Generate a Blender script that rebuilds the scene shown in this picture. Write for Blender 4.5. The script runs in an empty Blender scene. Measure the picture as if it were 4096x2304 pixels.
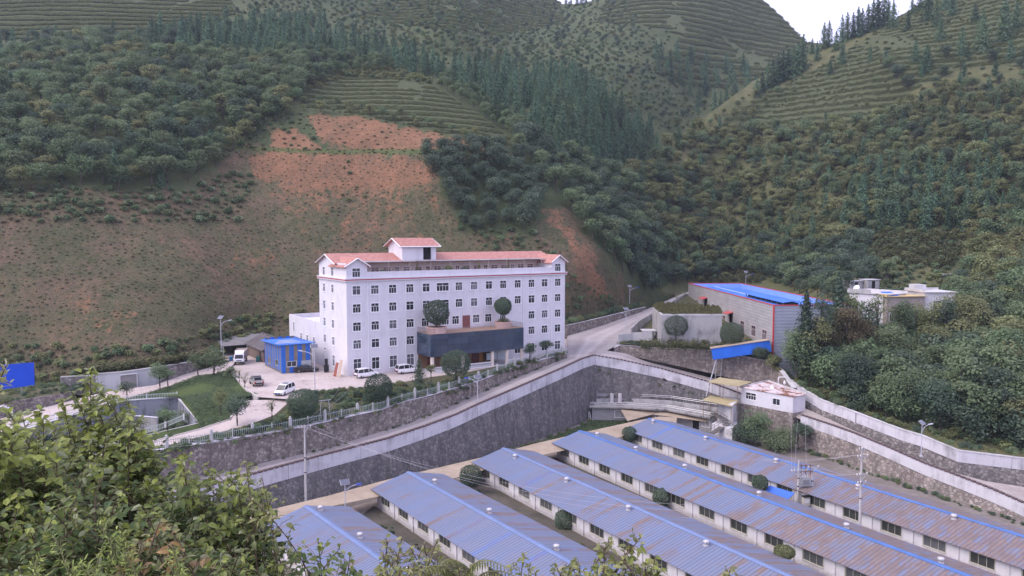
import bpy, math, random
import numpy as np
from mathutils import Vector, Matrix

# ------------------------------------------------------------------ camera, sky, sun, exposure
SC = bpy.context.scene
COL = SC.collection
FPX, CU, CV, CAMZ, HOR = 760.0, 512.0, 288.0, 27.0, 238.0
TH = math.atan((CV - HOR) / FPX)
cam_data = bpy.data.cameras.new('camera')
cam_data.sensor_width = 36.0
cam_data.lens = 36.0 * FPX / 1024.0
cam_data.clip_start = 0.1
cam_data.clip_end = 6000.0
cam = bpy.data.objects.new('camera', cam_data)
COL.objects.link(cam)
cam.location = (0, 0, CAMZ)
cam.rotation_euler = (math.radians(90) - TH, 0, 0)
SC.camera = cam

SUN_ELEV, SUN_AZ = math.radians(48), math.radians(-108)      # azimuth measured from +Y towards +X: light from the left
world = bpy.data.worlds.new('World')
SC.world = world
world.use_nodes = True
wn, wl = world.node_tree.nodes, world.node_tree.links
wn.clear()
w_out = wn.new('ShaderNodeOutputWorld')
w_bg = wn.new('ShaderNodeBackground')
w_sky = wn.new('ShaderNodeTexSky')
w_sky.sky_type = 'NISHITA'
w_sky.sun_disc = False
w_sky.sun_elevation = SUN_ELEV
w_sky.sun_rotation = SUN_AZ
w_sky.air_density = 1.0
w_sky.dust_density = 3.0
w_sky.ozone_density = 2.0
w_mix = wn.new('ShaderNodeMix')
w_mix.data_type = 'RGBA'
w_mix.inputs[0].default_value = 0.62                            # thin bright cloud over the whole sky
w_mix.inputs[7].default_value = (8.8, 8.35, 11.9, 1)
wl.new(w_sky.outputs[0], w_mix.inputs[6])
wl.new(w_mix.outputs[2], w_bg.inputs[0])
w_bg.inputs[1].default_value = 0.15
wl.new(w_bg.outputs[0], w_out.inputs[0])

sun_data = bpy.data.lights.new('sun', 'SUN')
sun_data.energy = 1.9
sun_data.angle = math.radians(50)
sun_data.color = (1.0, 0.89, 0.82)
sun = bpy.data.objects.new('sun', sun_data)
COL.objects.link(sun)
sd = Vector((math.sin(SUN_AZ) * math.cos(SUN_ELEV), math.cos(SUN_AZ) * math.cos(SUN_ELEV), math.sin(SUN_ELEV)))
sun.rotation_euler = sd.to_track_quat('Z', 'Y').to_euler()

SC.view_settings.view_transform = 'Standard'
SC.view_settings.look = 'None'
SC.view_settings.gamma = 1.0
SC.view_settings.use_curve_mapping = False
SC.view_settings.exposure = 0.42
SC.render.engine = 'CYCLES'
SC.cycles.max_bounces = 8
SC.cycles.diffuse_bounces = 4
SC.cycles.volume_bounces = 1
SC.cycles.glossy_bounces = 2
SC.cycles.transparent_max_bounces = 6

# ------------------------------------------------------------------ placing: a bearing, a height and a distance give a point
cT, sT = math.cos(TH), math.sin(TH)


def ray(u, v):
    a, b = (u - CU) / FPX, (CV - v) / FPX
    return np.array([a, cT + b * sT, -sT + b * cT])


def P(u, v, z):                       # point at height z
    d = ray(u, v)
    t = (z - CAMZ) / d[2]
    return np.array([d[0] * t, d[1] * t, z])


def D(u, v, y):                       # point at ground distance y
    d = ray(u, v)
    t = y / d[1]
    return np.array([d[0] * t, y, CAMZ + d[2] * t])


def DV(U, V, Y):                      # vectorised D
    a, b = (U - CU) / FPX, (CV - V) / FPX
    dy, dz = cT + b * sT, -sT + b * cT
    t = Y / dy
    return np.stack([a * t, Y, CAMZ + dz * t], -1)


def project(p):
    p = np.asarray(p, float)
    x, y, z = p[..., 0], p[..., 1], p[..., 2] - CAMZ
    f = y * cT - z * sT
    up = y * sT + z * cT
    return CU + FPX * x / f, CV - FPX * up / f


# ------------------------------------------------------------------ mesh helpers
def tag(o, label=None, cat=None, group=None, kind=None):
    if label: o['label'] = label
    if cat: o['category'] = cat
    if group: o['group'] = group
    if kind: o['kind'] = kind
    return o


def empty(name, loc=(0, 0, 0), rz=0.0, label=None, cat=None, group=None):
    o = bpy.data.objects.new(name, None)
    COL.objects.link(o)
    o.location = tuple(float(c) for c in loc)
    o.rotation_euler = (0, 0, rz)
    o.empty_display_size = 0.5
    return tag(o, label, cat, group)


def link_mesh(name, me, parent=None, loc=None, rz=None):
    o = bpy.data.objects.new(name, me)
    COL.objects.link(o)
    if parent is not None: o.parent = parent
    if loc is not None: o.location = tuple(float(c) for c in loc)
    if rz is not None: o.rotation_euler = (0, 0, rz)
    return o


def copy_tree(o, parent=None, loc=None, rz=None, sc=None):
    c = o.copy()
    COL.objects.link(c)
    c.parent = parent
    if loc is not None: c.location = tuple(float(k) for k in loc)
    if rz is not None: c.rotation_euler = (0, 0, rz)
    if sc is not None: c.scale = (sc, sc, sc) if not hasattr(sc, '__len__') else sc
    for ch in list(o.children):
        copy_tree(ch, c)
    return c


def np_mesh(name, V, F, mats, mi=None, tint=None, smooth=False, attrs=None):
    """V (n,3), F (m,k) of one face size k"""
    me = bpy.data.meshes.new(name)
    V = np.asarray(V, np.float32)
    F = np.asarray(F, np.int32)
    m, k = F.shape
    me.vertices.add(len(V))
    me.vertices.foreach_set('co', V.ravel())
    me.loops.add(m * k)
    me.loops.foreach_set('vertex_index', F.ravel())
    me.polygons.add(m)
    me.polygons.foreach_set('loop_start', np.arange(0, m * k, k, dtype=np.int32))
    if mi is not None:
        me.polygons.foreach_set('material_index', np.asarray(mi, np.int32))
    me.polygons.foreach_set('use_smooth', np.full(m, bool(smooth)))
    for mt in mats: me.materials.append(mt)
    if tint is not None:
        a = me.attributes.new('tint', 'FLOAT', 'FACE')
        a.data.foreach_set('value', np.asarray(tint, np.float32))
    for nm, arr in (attrs or {}).items():
        a = me.attributes.new(nm, 'FLOAT', 'POINT')
        a.data.foreach_set('value', np.asarray(arr, np.float32))
    me.update(calc_edges=True)
    me.validate()
    return me


class MB:
    def __init__(s):
        s.v, s.f, s.m = [], [], []

    def add(s, vs, fs, m=0):
        b = len(s.v)
        s.v += [tuple(float(c) for c in p) for p in vs]
        for f in fs:
            s.f.append(tuple(i + b for i in f)); s.m.append(m)

    def poly(s, pts, m=0):
        s.add(pts, [tuple(range(len(pts)))], m)

    def box(s, x0, x1, y0, y1, z0, z1, m=0):
        v = [(x, y, z) for z in (z0, z1) for (x, y) in ((x0, y0), (x1, y0), (x1, y1), (x0, y1))]
        s.add(v, [(3, 2, 1, 0), (4, 5, 6, 7), (0, 1, 5, 4), (1, 2, 6, 5), (2, 3, 7, 6), (3, 0, 4, 7)], m)

    def obox(s, c, size, rz=0.0, m=0, rx=0.0, ry=0.0):
        R = Matrix.Rotation(rz, 3, 'Z') @ Matrix.Rotation(ry, 3, 'Y') @ Matrix.Rotation(rx, 3, 'X')
        h = [k / 2 for k in size]
        v = []
        for z in (-1, 1):
            for (x, y) in ((-1, -1), (1, -1), (1, 1), (-1, 1)):
                p = R @ Vector((x * h[0], y * h[1], z * h[2]))
                v.append((p.x + c[0], p.y + c[1], p.z + c[2]))
        s.add(v, [(3, 2, 1, 0), (4, 5, 6, 7), (0, 1, 5, 4), (1, 2, 6, 5), (2, 3, 7, 6), (3, 0, 4, 7)], m)

    def prism(s, pts, z0, z1, m=0, mtop=None):
        n = len(pts)
        a0 = (lambda i: z0[i]) if hasattr(z0, '__len__') else (lambda i: z0)
        a1 = (lambda i: z1[i]) if hasattr(z1, '__len__') else (lambda i: z1)
        ar = sum(pts[i][0] * pts[(i + 1) % n][1] - pts[(i + 1) % n][0] * pts[i][1] for i in range(n))
        idx = list(range(n)) if ar > 0 else list(range(n))[::-1]
        v = [(pts[i][0], pts[i][1], a0(i)) for i in idx] + [(pts[i][0], pts[i][1], a1(i)) for i in idx]
        s.add(v, [(i, (i + 1) % n, (i + 1) % n + n, i + n) for i in range(n)] + [tuple(range(n))[::-1]], m)
        s.add(v[n:], [tuple(range(n))], m if mtop is None else mtop)

    def slab(s, q, t, m=0, mside=None):
        """a quad or polygon thickened by t straight down"""
        n = len(q)
        q = [tuple(p) for p in q]
        ar = sum(q[i][0] * q[(i + 1) % n][1] - q[(i + 1) % n][0] * q[i][1] for i in range(n))
        if ar < 0: q = q[::-1]
        v = q + [(p[0], p[1], p[2] - t) for p in q]
        s.add(v, [tuple(range(n))], m)
        s.add(v, [tuple(range(n, 2 * n))[::-1]] + [(i, i + n, (i + 1) % n + n, (i + 1) % n) for i in range(n)], m if mside is None else mside)

    def tube(s, pts, r, n=6, m=0, cap=True):
        pts = [Vector(tuple(float(c) for c in p)) for p in pts]
        k = len(pts)
        rr = r if hasattr(r, '__len__') else [r] * k
        rings = []
        for i, p in enumerate(pts):
            t = (pts[min(i + 1, k - 1)] - pts[max(i - 1, 0)])
            t = t.normalized() if t.length > 1e-9 else Vector((0, 0, 1))
            a = t.cross(Vector((0, 0, 1)))
            if a.length < 1e-3: a = t.cross(Vector((1, 0, 0)))
            a.normalize()
            b = t.cross(a).normalized()
            rings.append([p + (a * math.cos(2 * math.pi * j / n) + b * math.sin(2 * math.pi * j / n)) * rr[i] for j in range(n)])
        v = [tuple(q) for ring in rings for q in ring]
        fs = [(i * n + j, (i + 1) * n + j, (i + 1) * n + (j + 1) % n, i * n + (j + 1) % n) for i in range(k - 1) for j in range(n)]
        if cap: fs += [tuple(range(n)), tuple(range((k - 1) * n, k * n))[::-1]]
        s.add(v, fs, m)

    def lathe(s, prof, c=(0, 0, 0), n=12, m=0):
        v, fs = [], []
        k = len(prof)
        for (r, z) in prof:
            for j in range(n):
                a = 2 * math.pi * j / n
                v.append((c[0] + r * math.cos(a), c[1] + r * math.sin(a), c[2] + z))
        fs = [(i * n + j, i * n + (j + 1) % n, (i + 1) * n + (j + 1) % n, (i + 1) * n + j) for i in range(k - 1) for j in range(n)]
        fs += [tuple(range(n))[::-1], tuple(range((k - 1) * n, k * n))]
        s.add(v, fs, m)

    def mesh(s, name, mats, smooth=False):
        me = bpy.data.meshes.new(name)
        me.from_pydata(s.v, [], s.f)
        mats = mats if isinstance(mats, (list, tuple)) else [mats]
        for mt in mats: me.materials.append(mt)
        me.polygons.foreach_set('material_index', s.m)
        if smooth: me.polygons.foreach_set('use_smooth', [True] * len(s.f))
        me.update()
        return me

    def build(s, name, mats, parent=None, loc=None, rz=None, smooth=False):
        return link_mesh(name, s.mesh(name, mats, smooth), parent, loc, rz)


# ------------------------------------------------------------------ materials
MATS = {}


class NT:
    def __init__(s, name):
        s.mat = bpy.data.materials.new(name)
        s.mat.use_nodes = True
        s.n, s.l = s.mat.node_tree.nodes, s.mat.node_tree.links
        s.b = s.n['Principled BSDF']
        s.tc = None

    def co(s, kind='Object'):
        if s.tc is None: s.tc = s.n.new('ShaderNodeTexCoord')
        return s.tc.outputs[kind]

    def link(s, a, b): s.l.new(a, b)

    def mapping(s, scale=(1, 1, 1), rot=(0, 0, 0), src=None):
        m = s.n.new('ShaderNodeMapping')
        m.inputs['Scale'].default_value = scale
        m.inputs['Rotation'].default_value = rot
        s.link(src or s.co(), m.inputs['Vector'])
        return m.outputs[0]

    def noise(s, scale, detail=4, rough=0.6, src=None, dist=0.0):
        t = s.n.new('ShaderNodeTexNoise')
        t.inputs['Scale'].default_value = scale
        t.inputs['Detail'].default_value = detail
        t.inputs['Roughness'].default_value = rough
        t.inputs['Distortion'].default_value = dist
        s.link(src or s.co(), t.inputs['Vector'])
        return t.outputs['Fac']

    def vor(s, scale, src=None, feature='F1', out='Distance', rnd=1.0):
        t = s.n.new('ShaderNodeTexVoronoi')
        t.feature = feature
        t.inputs['Scale'].default_value = scale
        t.inputs['Randomness'].default_value = rnd
        s.link(src or s.co(), t.inputs['Vector'])
        return t.outputs[out]

    def ramp(s, fac, stops, interp='LINEAR'):
        r = s.n.new('ShaderNodeValToRGB')
        r.color_ramp.interpolation = interp
        e = r.color_ramp.elements
        while len(e) < len(stops): e.new(0.5)
        for i, (p, c) in enumerate(stops):
            e[i].position = p
            e[i].color = (c[0], c[1], c[2], 1) if hasattr(c, '__len__') else (c, c, c, 1)
        s.link(fac, r.inputs[0])
        return r.outputs[0]

    def mix(s, fac, a, b, mode='MIX'):
        m = s.n.new('ShaderNodeMix')
        m.data_type = 'RGBA'
        m.blend_type = mode
        for sock, val in ((m.inputs[0], fac), (m.inputs[6], a), (m.inputs[7], b)):
            if hasattr(val, 'is_output'): s.link(val, sock)
            elif hasattr(val, '__len__'): sock.default_value = (val[0], val[1], val[2], 1)
            else: sock.default_value = val
        return m.outputs[2]

    def math(s, op, a, b=0.0, c=0.0):
        m = s.n.new('ShaderNodeMath')
        m.operation = op
        for i, val in enumerate((a, b, c)):
            if hasattr(val, 'is_output'): s.link(val, m.inputs[i])
            else: m.inputs[i].default_value = val
        return m.outputs[0]

    def attr(s, name, out='Fac'):
        a = s.n.new('ShaderNodeAttribute')
        a.attribute_name = name
        return a.outputs[out]

    def xyz(s, src=None):
        x = s.n.new('ShaderNodeSeparateXYZ')
        s.link(src or s.co(), x.inputs[0])
        return x.outputs

    def white(s, val):
        w = s.n.new('ShaderNodeTexWhiteNoise')
        w.noise_dimensions = '1D'
        s.link(val, w.inputs['W'])
        return w.outputs['Value']

    def rnd(s):
        return s.n.new('ShaderNodeObjectInfo').outputs['Random']

    def bump(s, h, dist=0.02, strength=0.6):
        b = s.n.new('ShaderNodeBump')
        b.inputs['Distance'].default_value = dist
        b.inputs['Strength'].default_value = strength
        s.link(h, b.inputs['Height'])
        s.link(b.outputs[0], s.b.inputs['Normal'])

    def done(s, color, rough=0.8, metal=0.0, spec=0.3):
        if hasattr(color, 'is_output'): s.link(color, s.b.inputs['Base Color'])
        else: s.b.inputs['Base Color'].default_value = (color[0], color[1], color[2], 1)
        if hasattr(rough, 'is_output'): s.link(rough, s.b.inputs['Roughness'])
        else: s.b.inputs['Roughness'].default_value = rough
        s.b.inputs['Metallic'].default_value = metal
        s.b.inputs['Specular IOR Level'].default_value = spec
        return s.mat


def mat(name, c, rough=0.7, var=0.25, scale=1.5, metal=0.0, spec=0.3, bump=0.0):
    """a plain material with uneven tone"""
    if name in MATS: return MATS[name]
    t = NT(name)
    n = t.noise(scale, 5, 0.65)
    n2 = t.noise(scale * 9, 3, 0.6)
    f = t.math('ADD', t.math('MULTIPLY', n, 0.7), t.math('MULTIPLY', n2, 0.3))
    lo = [k * (1 - var) for k in c]
    hi = [min(1, k * (1 + var * 0.6)) for k in c]
    col = t.ramp(f, [(0.3, lo), (0.7, hi)])
    if bump: t.bump(n2, bump)
    MATS[name] = t.done(col, rough, metal, spec)
    return MATS[name]


def plaster(name, c, dirt=(0.45, 0.42, 0.4), amount=0.5, zdirt=None, joints=0):
    t = NT(name)
    st = t.noise(1.0, 5, 0.7, t.mapping((0.9, 0.9, 0.14)))
    bl = t.noise(0.35, 4, 0.6)
    fine = t.noise(6, 3, 0.6)
    f = t.ramp(t.math('MULTIPLY', st, bl), [(0.22, 0.0), (0.42, 1.0)])
    f = t.math('MULTIPLY', f, amount)
    col = t.mix(f, c, dirt)
    col = t.mix(t.math('MULTIPLY', fine, 0.18), col, [k * 0.8 for k in c])
    if zdirt is not None:
        z = t.xyz()[2]
        g = t.math('ADD', t.math('MULTIPLY', t.math('SUBTRACT', zdirt, z), 1.3), t.math('MULTIPLY', t.math('SUBTRACT', t.noise(1.1, 4, 0.7), 0.5), 2.2))
        g = t.ramp(g, [(0.1, 0.0), (0.9, 0.75)])
        col = t.mix(g, col, dirt)
    if joints:
        x_ = t.xyz()
        jf = t.math('LESS_THAN', t.math('FRACT', t.math('MULTIPLY', t.math('ADD', x_[0], t.math('MULTIPLY', x_[1], .3)), joints)), .006)
        col = t.mix(t.math('MULTIPLY', jf, .7), col, [k * .35 for k in dirt])
    t.bump(fine, 0.01, 0.4)
    MATS[name] = t.done(col, 0.85)
    return MATS[name]


def stone(name, c1, c2, c3, scale=1.6, mortar=(0.25, 0.24, 0.24), streak=0.5, flat=1.0, moss=0.3):
    t = NT(name)
    co = t.mapping((scale, scale, scale * flat))
    cell = t.vor(1.0, co, 'F1', 'Color')
    edge = t.vor(1.0, co, 'DISTANCE_TO_EDGE', 'Distance')
    sep = t.n.new('ShaderNodeSeparateColor')
    t.link(cell, sep.inputs[0])
    col = t.ramp(sep.outputs[0], [(0.1, c1), (0.5, c2), (0.9, c3)])
    col = t.mix(t.ramp(edge, [(0.015, 1.0), (0.07, 0.0)]), col, mortar)
    st = t.noise(1.0, 5, 0.7, t.mapping((0.7, 0.7, 0.1)))
    col = t.mix(t.math('MULTIPLY', t.ramp(st, [(0.45, 0.0), (0.65, 1.0)]), streak), col, [k * 0.45 for k in c1])
    fine = t.noise(4.5, 4, 0.7)
    col = t.mix(t.math('MULTIPLY', fine, 0.5), col, [k * 0.6 for k in c2])
    if moss:
        mo = t.ramp(t.noise(0.28, 5, 0.75), [(0.55, 0.0), (0.68, 1.0)])
        col = t.mix(t.math('MULTIPLY', mo, moss), col, (0.06, 0.075, 0.045))
    t.bump(t.math('ADD', t.ramp(edge, [(0.0, 0.0), (0.12, 1.0)]), t.math('MULTIPLY', fine, 0.5)), 0.08, 0.8)
    MATS[name] = t.done(col, 0.9, spec=0.2)
    return MATS[name]


def ground_mat(name, c1, c2, c3, s1=0.12, s2=1.3, bump=0.03):
    t = NT(name)
    a = t.noise(s1, 5, 0.65)
    b = t.noise(s2, 4, 0.7)
    col = t.ramp(t.math('ADD', t.math('MULTIPLY', a, 0.65), t.math('MULTIPLY', b, 0.35)), [(0.32, c1), (0.5, c2), (0.68, c3)])
    fine = t.noise(s2 * 7, 3, 0.7)
    col = t.mix(t.math('MULTIPLY', fine, 0.4), col, [k * 0.7 for k in c2])
    t.bump(fine, bump)
    MATS[name] = t.done(col, 0.95, spec=0.15)
    return MATS[name]


def leaf_mat(name, stops, var=0.35, hue=None, rough=0.65, trans=True, spec=0.25):
    """colour from the leaf's own tint, shifted for each plant; light passes through"""
    t = NT(name)
    col = t.ramp(t.attr('tint'), stops)
    r = t.rnd()
    k = t.math('ADD', 1.0 - var, t.math('MULTIPLY', r, 2 * var))
    m = t.n.new('ShaderNodeVectorMath')
    m.operation = 'SCALE'
    t.link(col, m.inputs[0]); t.link(k, m.inputs['Scale'])
    col = m.outputs[0]
    if hue:
        r2 = t.math('FRACT', t.math('MULTIPLY', r, 7.31))
        col = t.mix(t.math('MULTIPLY', r2, hue[1]), col, hue[0])
    t.done(col, rough, spec=spec)
    if trans:
        tr = t.n.new('ShaderNodeBsdfTranslucent')
        t.link(col, tr.inputs[0])
        mx = t.n.new('ShaderNodeMixShader')
        mx.inputs[0].default_value = 0.4
        out = [n for n in t.n if n.type == 'OUTPUT_MATERIAL'][0]
        t.link(t.b.outputs[0], mx.inputs[1]); t.link(tr.outputs[0], mx.inputs[2])
        t.link(mx.outputs[0], out.inputs[0])
    MATS[name] = t.mat
    return t.mat


WHITE = plaster('white_render', (0.67, 0.655, 0.695), (0.46, 0.445, 0.46), 0.5)
WHITE_OLD = plaster('weathered_white_render', (0.72, 0.7, 0.71), (0.38, 0.36, 0.37), 0.6)
SHED_WALL = plaster('whitewashed_shed_wall', (0.7, 0.685, 0.7), (0.36, 0.34, 0.33), 0.45, zdirt=1.0)
PARAPET = plaster('whitewashed_parapet', (0.6, 0.585, 0.62), (0.3, 0.29, 0.31), 0.95, joints=.085)
CONCRETE = plaster('stained_concrete', (0.42, 0.41, 0.41), (0.16, 0.155, 0.15), 0.9)
CONC_LIGHT = plaster('pale_concrete', (0.55, 0.54, 0.55), (0.28, 0.27, 0.27), 0.7)
FRAME_W = mat('white_window_frame', (0.8, 0.8, 0.82), 0.4, 0.06)
FRAME_BEIGE = mat('aluminium_window_frame', (0.5, 0.48, 0.4), 0.4, 0.1)
DARK_STONE = stone('dark_retaining_stone', (0.15, 0.142, 0.146), (0.205, 0.192, 0.192), (0.3, 0.28, 0.27), 2.3, (0.12, 0.113, 0.113), 0.65, 0.8, 0.25)
WARM_STONE = stone('warm_rubble_stone', (0.2, 0.17, 0.155), (0.31, 0.265, 0.24), (0.45, 0.4, 0.36), 1.9, (0.17, 0.15, 0.14), 0.6, 1.0, 0.35)
GREY_STONE = stone('grey_rubble_stone', (0.17, 0.155, 0.15), (0.27, 0.245, 0.235), (0.42, 0.38, 0.36), 1.8, (0.15, 0.14, 0.14), 0.45, 1.1, 0.35)
STEEL = mat('galvanised_steel', (0.5, 0.5, 0.52), 0.4, 0.2, 2.0, 0.5)
PALE_PAINT = mat('pale_lamp_paint', (0.5, 0.5, 0.56), 0.4, 0.1)
POLE_CONC = mat('pole_concrete', (0.5, 0.48, 0.47), 0.85, 0.2)
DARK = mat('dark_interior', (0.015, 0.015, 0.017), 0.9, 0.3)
RUBBER = mat('tyre_rubber', (0.02, 0.02, 0.02), 0.8, 0.2)
RED_TRIM = mat('red_trim', (0.45, 0.09, 0.09), 0.6, 0.25)


def glass_mat(name, c=(0.02, 0.024, 0.028), rough=0.08, var=True):
    t = NT(name)
    n = t.noise(0.7, 2, 0.5)
    r = t.rnd()
    col = t.mix(t.math('MULTIPLY', t.ramp(r, [(0.55, 0.0), (1.0, 1.0)]), 0.55), t.ramp(n, [(0.35, c), (0.7, [k * 2.2 for k in c])]), (0.22, 0.23, 0.25)) if var else t.ramp(n, [(0.35, c), (0.7, [k * 1.7 for k in c])])
    MATS[name] = t.done(col, rough, 0.0, 0.5)
    return MATS[name]


GLASS = glass_mat('window_glass')
GLASS_SHED = glass_mat('tinted_shed_glass', (0.045, 0.05, 0.045), 0.15)
CAR_GLASS = glass_mat('car_glass', (0.012, 0.013, 0.016), 0.05, False)
# ------------------------------------------------------------------ land
RNG = np.random.default_rng(7)
random.seed(11)


def _lat(ix, iy, seed):
    h = (ix * 374761393 + iy * 668265263 + seed * 974711) & 0x7fffffff
    h = ((h ^ (h >> 13)) * 1274126177) & 0x7fffffff
    return ((h ^ (h >> 16)) & 0xffff) / 65535.0


def vnoise(x, y, sc, seed=0, octv=4):
    x, y = np.asarray(x, float) * sc, np.asarray(y, float) * sc
    out, amp, tot = 0, 1.0, 0
    for o in range(octv):
        ix, iy = np.floor(x).astype(np.int64), np.floor(y).astype(np.int64)
        fx, fy = x - ix, y - iy
        fx, fy = fx * fx * (3 - 2 * fx), fy * fy * (3 - 2 * fy)
        s = seed + o * 17
        a = _lat(ix, iy, s) * (1 - fx) + _lat(ix + 1, iy, s) * fx
        b = _lat(ix, iy + 1, s) * (1 - fx) + _lat(ix + 1, iy + 1, s) * fx
        out = out + amp * (a * (1 - fy) + b * fy)
        tot += amp
        amp *= 0.5; x = x * 2.03; y = y * 2.03
    return out / tot


def inpoly(px, py, poly):
    px, py = np.asarray(px), np.asarray(py)
    c = np.zeros(px.shape, bool)
    n = len(poly)
    for i in range(n):
        x0, y0 = poly[i]; x1, y1 = poly[(i + 1) % n]
        t = ((y0 > py) != (y1 > py)) & (px < (x1 - x0) * (py - y0) / ((y1 - y0) if y1 != y0 else 1e-9) + x0)
        c ^= t
    return c


class TPS:
    def __init__(s, pts):
        a = np.array(pts, float)
        s.p = a[:, :2] / 100.0
        n = len(a)
        K = s.k(np.hypot(*(s.p[:, None] - s.p[None]).transpose(2, 0, 1)))
        Q = np.hstack([np.ones((n, 1)), s.p])
        M = np.block([[K + np.eye(n) * 2e-3, Q], [Q.T, np.zeros((3, 3))]])
        s.w = np.linalg.solve(M, np.concatenate([np.log(a[:, 2]), np.zeros(3)]))

    @staticmethod
    def k(r):
        return np.where(r > 1e-9, r * r * np.log(np.maximum(r, 1e-9)), 0)

    def __call__(s, u, v):
        q = np.stack([np.asarray(u, float), np.asarray(v, float)], -1) / 100.0
        sh = q.shape[:-1]
        q = q.reshape(-1, 2)
        r = np.hypot(q[:, 0:1] - s.p[None, :, 0], q[:, 1:2] - s.p[None, :, 1])
        n = len(s.p)
        o = s.k(r) @ s.w[:n] + s.w[n] + q @ s.w[n + 1:]
        return np.exp(o).reshape(sh)


class Slope:
    """a hillside: bearing, height angle and distance at control points, smoothed into one surface"""

    def __init__(s, pts, top, bot, rough=0.012):
        s.t = TPS(pts)
        s.top, s.bot = np.array(top, float), np.array(bot, float)
        s.rough = rough

    def vt(s, u): return np.interp(u, s.top[:, 0], s.top[:, 1])

    def vb(s, u): return np.interp(u, s.bot[:, 0], s.bot[:, 1])

    def depth(s, u, v):
        d = s.t(u, v)
        p = DV(u, v, d)
        n = vnoise(p[..., 0], p[..., 2] * 1.2, 0.03, 5) - 0.5
        n2 = vnoise(p[..., 0], p[..., 2] * 1.2, 0.12, 9) - 0.5
        return d * (1 + s.rough * 2 * n + s.rough * 0.5 * n2)

    def at(s, u, v):
        u, v = np.asarray(u, float), np.asarray(v, float)
        return DV(u, v, s.depth(u, v))

    def mesh(s, name, mats, u0, u1, nu, nv, masks, fold=90.0):
        us = np.linspace(u0, u1, nu)
        tt = np.linspace(0, 1, nv)
        U = np.repeat(us[None], nv, 0)
        V = s.vt(us)[None] * (1 - tt[:, None]) + s.vb(us)[None] * tt[:, None]
        X = s.at(U, V)
        back = X[0:1].copy(); back[..., 1] += fold; back[..., 2] -= fold * 0.35; back[..., 0] += back[..., 0] * fold / np.maximum(X[0:1, :, 1], 1)
        back2 = back.copy(); back2[..., 1] += fold; back2[..., 2] -= 90
        skirt = X[-1:].copy(); skirt[..., 2] -= 14; skirt[..., 1] += 0.6
        A = np.concatenate([back2, back, X, skirt], 0)
        UU = np.concatenate([U[:1], U[:1], U, U[-1:]], 0)
        VV = np.concatenate([V[:1], V[:1], V, V[-1:]], 0)
        R = A.shape[0]
        idx = np.arange(R * nu).reshape(R, nu)
        F = np.stack([idx[1:, :-1], idx[1:, 1:], idx[:-1, 1:], idx[:-1, :-1]], -1).reshape(-1, 4)
        at = {k: f(UU, VV, A).ravel() for k, f in masks.items()}
        me = np_mesh(name, A.reshape(-1, 3), F, mats, smooth=True, attrs=at)
        o = link_mesh(name, me)
        return tag(o, kind='structure')


K = 0.39752        # photo measurements were taken on a 2576 px wide copy


def K_(poly): return [(x * K, y * K) for x, y in poly]


S1 = Slope([
    (-150, 400, 150), (0, 388, 150), (100, 371, 152), (139, 364, 153), (200, 350, 168), (250, 338, 184), (320, 330, 190), (440, 330, 200),
    (560, 323, 208), (566, 323, 208), (640, 305, 243), (690, 288, 274), (370, 151, 240), (480, 152, 240), (250, 151, 238), (370, 250, 212), (100, 190, 200), (0, 190, 195), (-150, 190, 190),
    (100, 290, 172), (-150, 300, 168), (0, 60, 300), (0, 0, 428), (0, -60, 590), (150, 60, 300), (150, 0, 430), (300, 60, 320), (300, 10, 450), (-150, 0, 420), (-150, 60, 300),
    (370, 112, 262), (310, 112, 258), (400, 75, 316), (340, 80, 305), (450, 60, 362), (450, 30, 425), (400, 0, 560), (400, -60, 720), (500, -40, 760), (560, 5, 700), (500, 20, 560),
    (560, 100, 325), (500, 130, 274), (560, 150, 272), (600, 190, 280), (640, 160, 350), (655, 150, 362), (620, 180, 322), (560, 75, 380), (590, 60, 440), (580, 40, 520),
    (480, 190, 226), (540, 220, 221), (600, 250, 226), (650, 270, 258), (690, 130, 430), (690, 100, 470), (740, 60, 560), (800, 45, 640), (806, 42, 650),
    (765, 0, 700), (700, 0, 620), (640, 30, 540), (620, 0, 640), (690, -40, 720), (760, 90, 500), (720, 160, 380), (900, 60, 640), (1000, 60, 640),
], top=[(-160, -75), (520, -75), (540, -30), (556, 0), (562, 4), (575, 4), (597, 0), (605, -12), (640, -30), (690, -42), (740, -20), (763, 0), (785, 20), (806, 42), (830, 44), (1000, 60)],
   bot=[(-160, 405), (0, 392), (100, 374), (139, 367), (200, 354), (250, 341), (320, 334), (440, 334), (562, 330), (570, 326), (600, 319.5), (640, 308.5), (690, 291), (760, 240), (1000, 200)])

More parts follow.
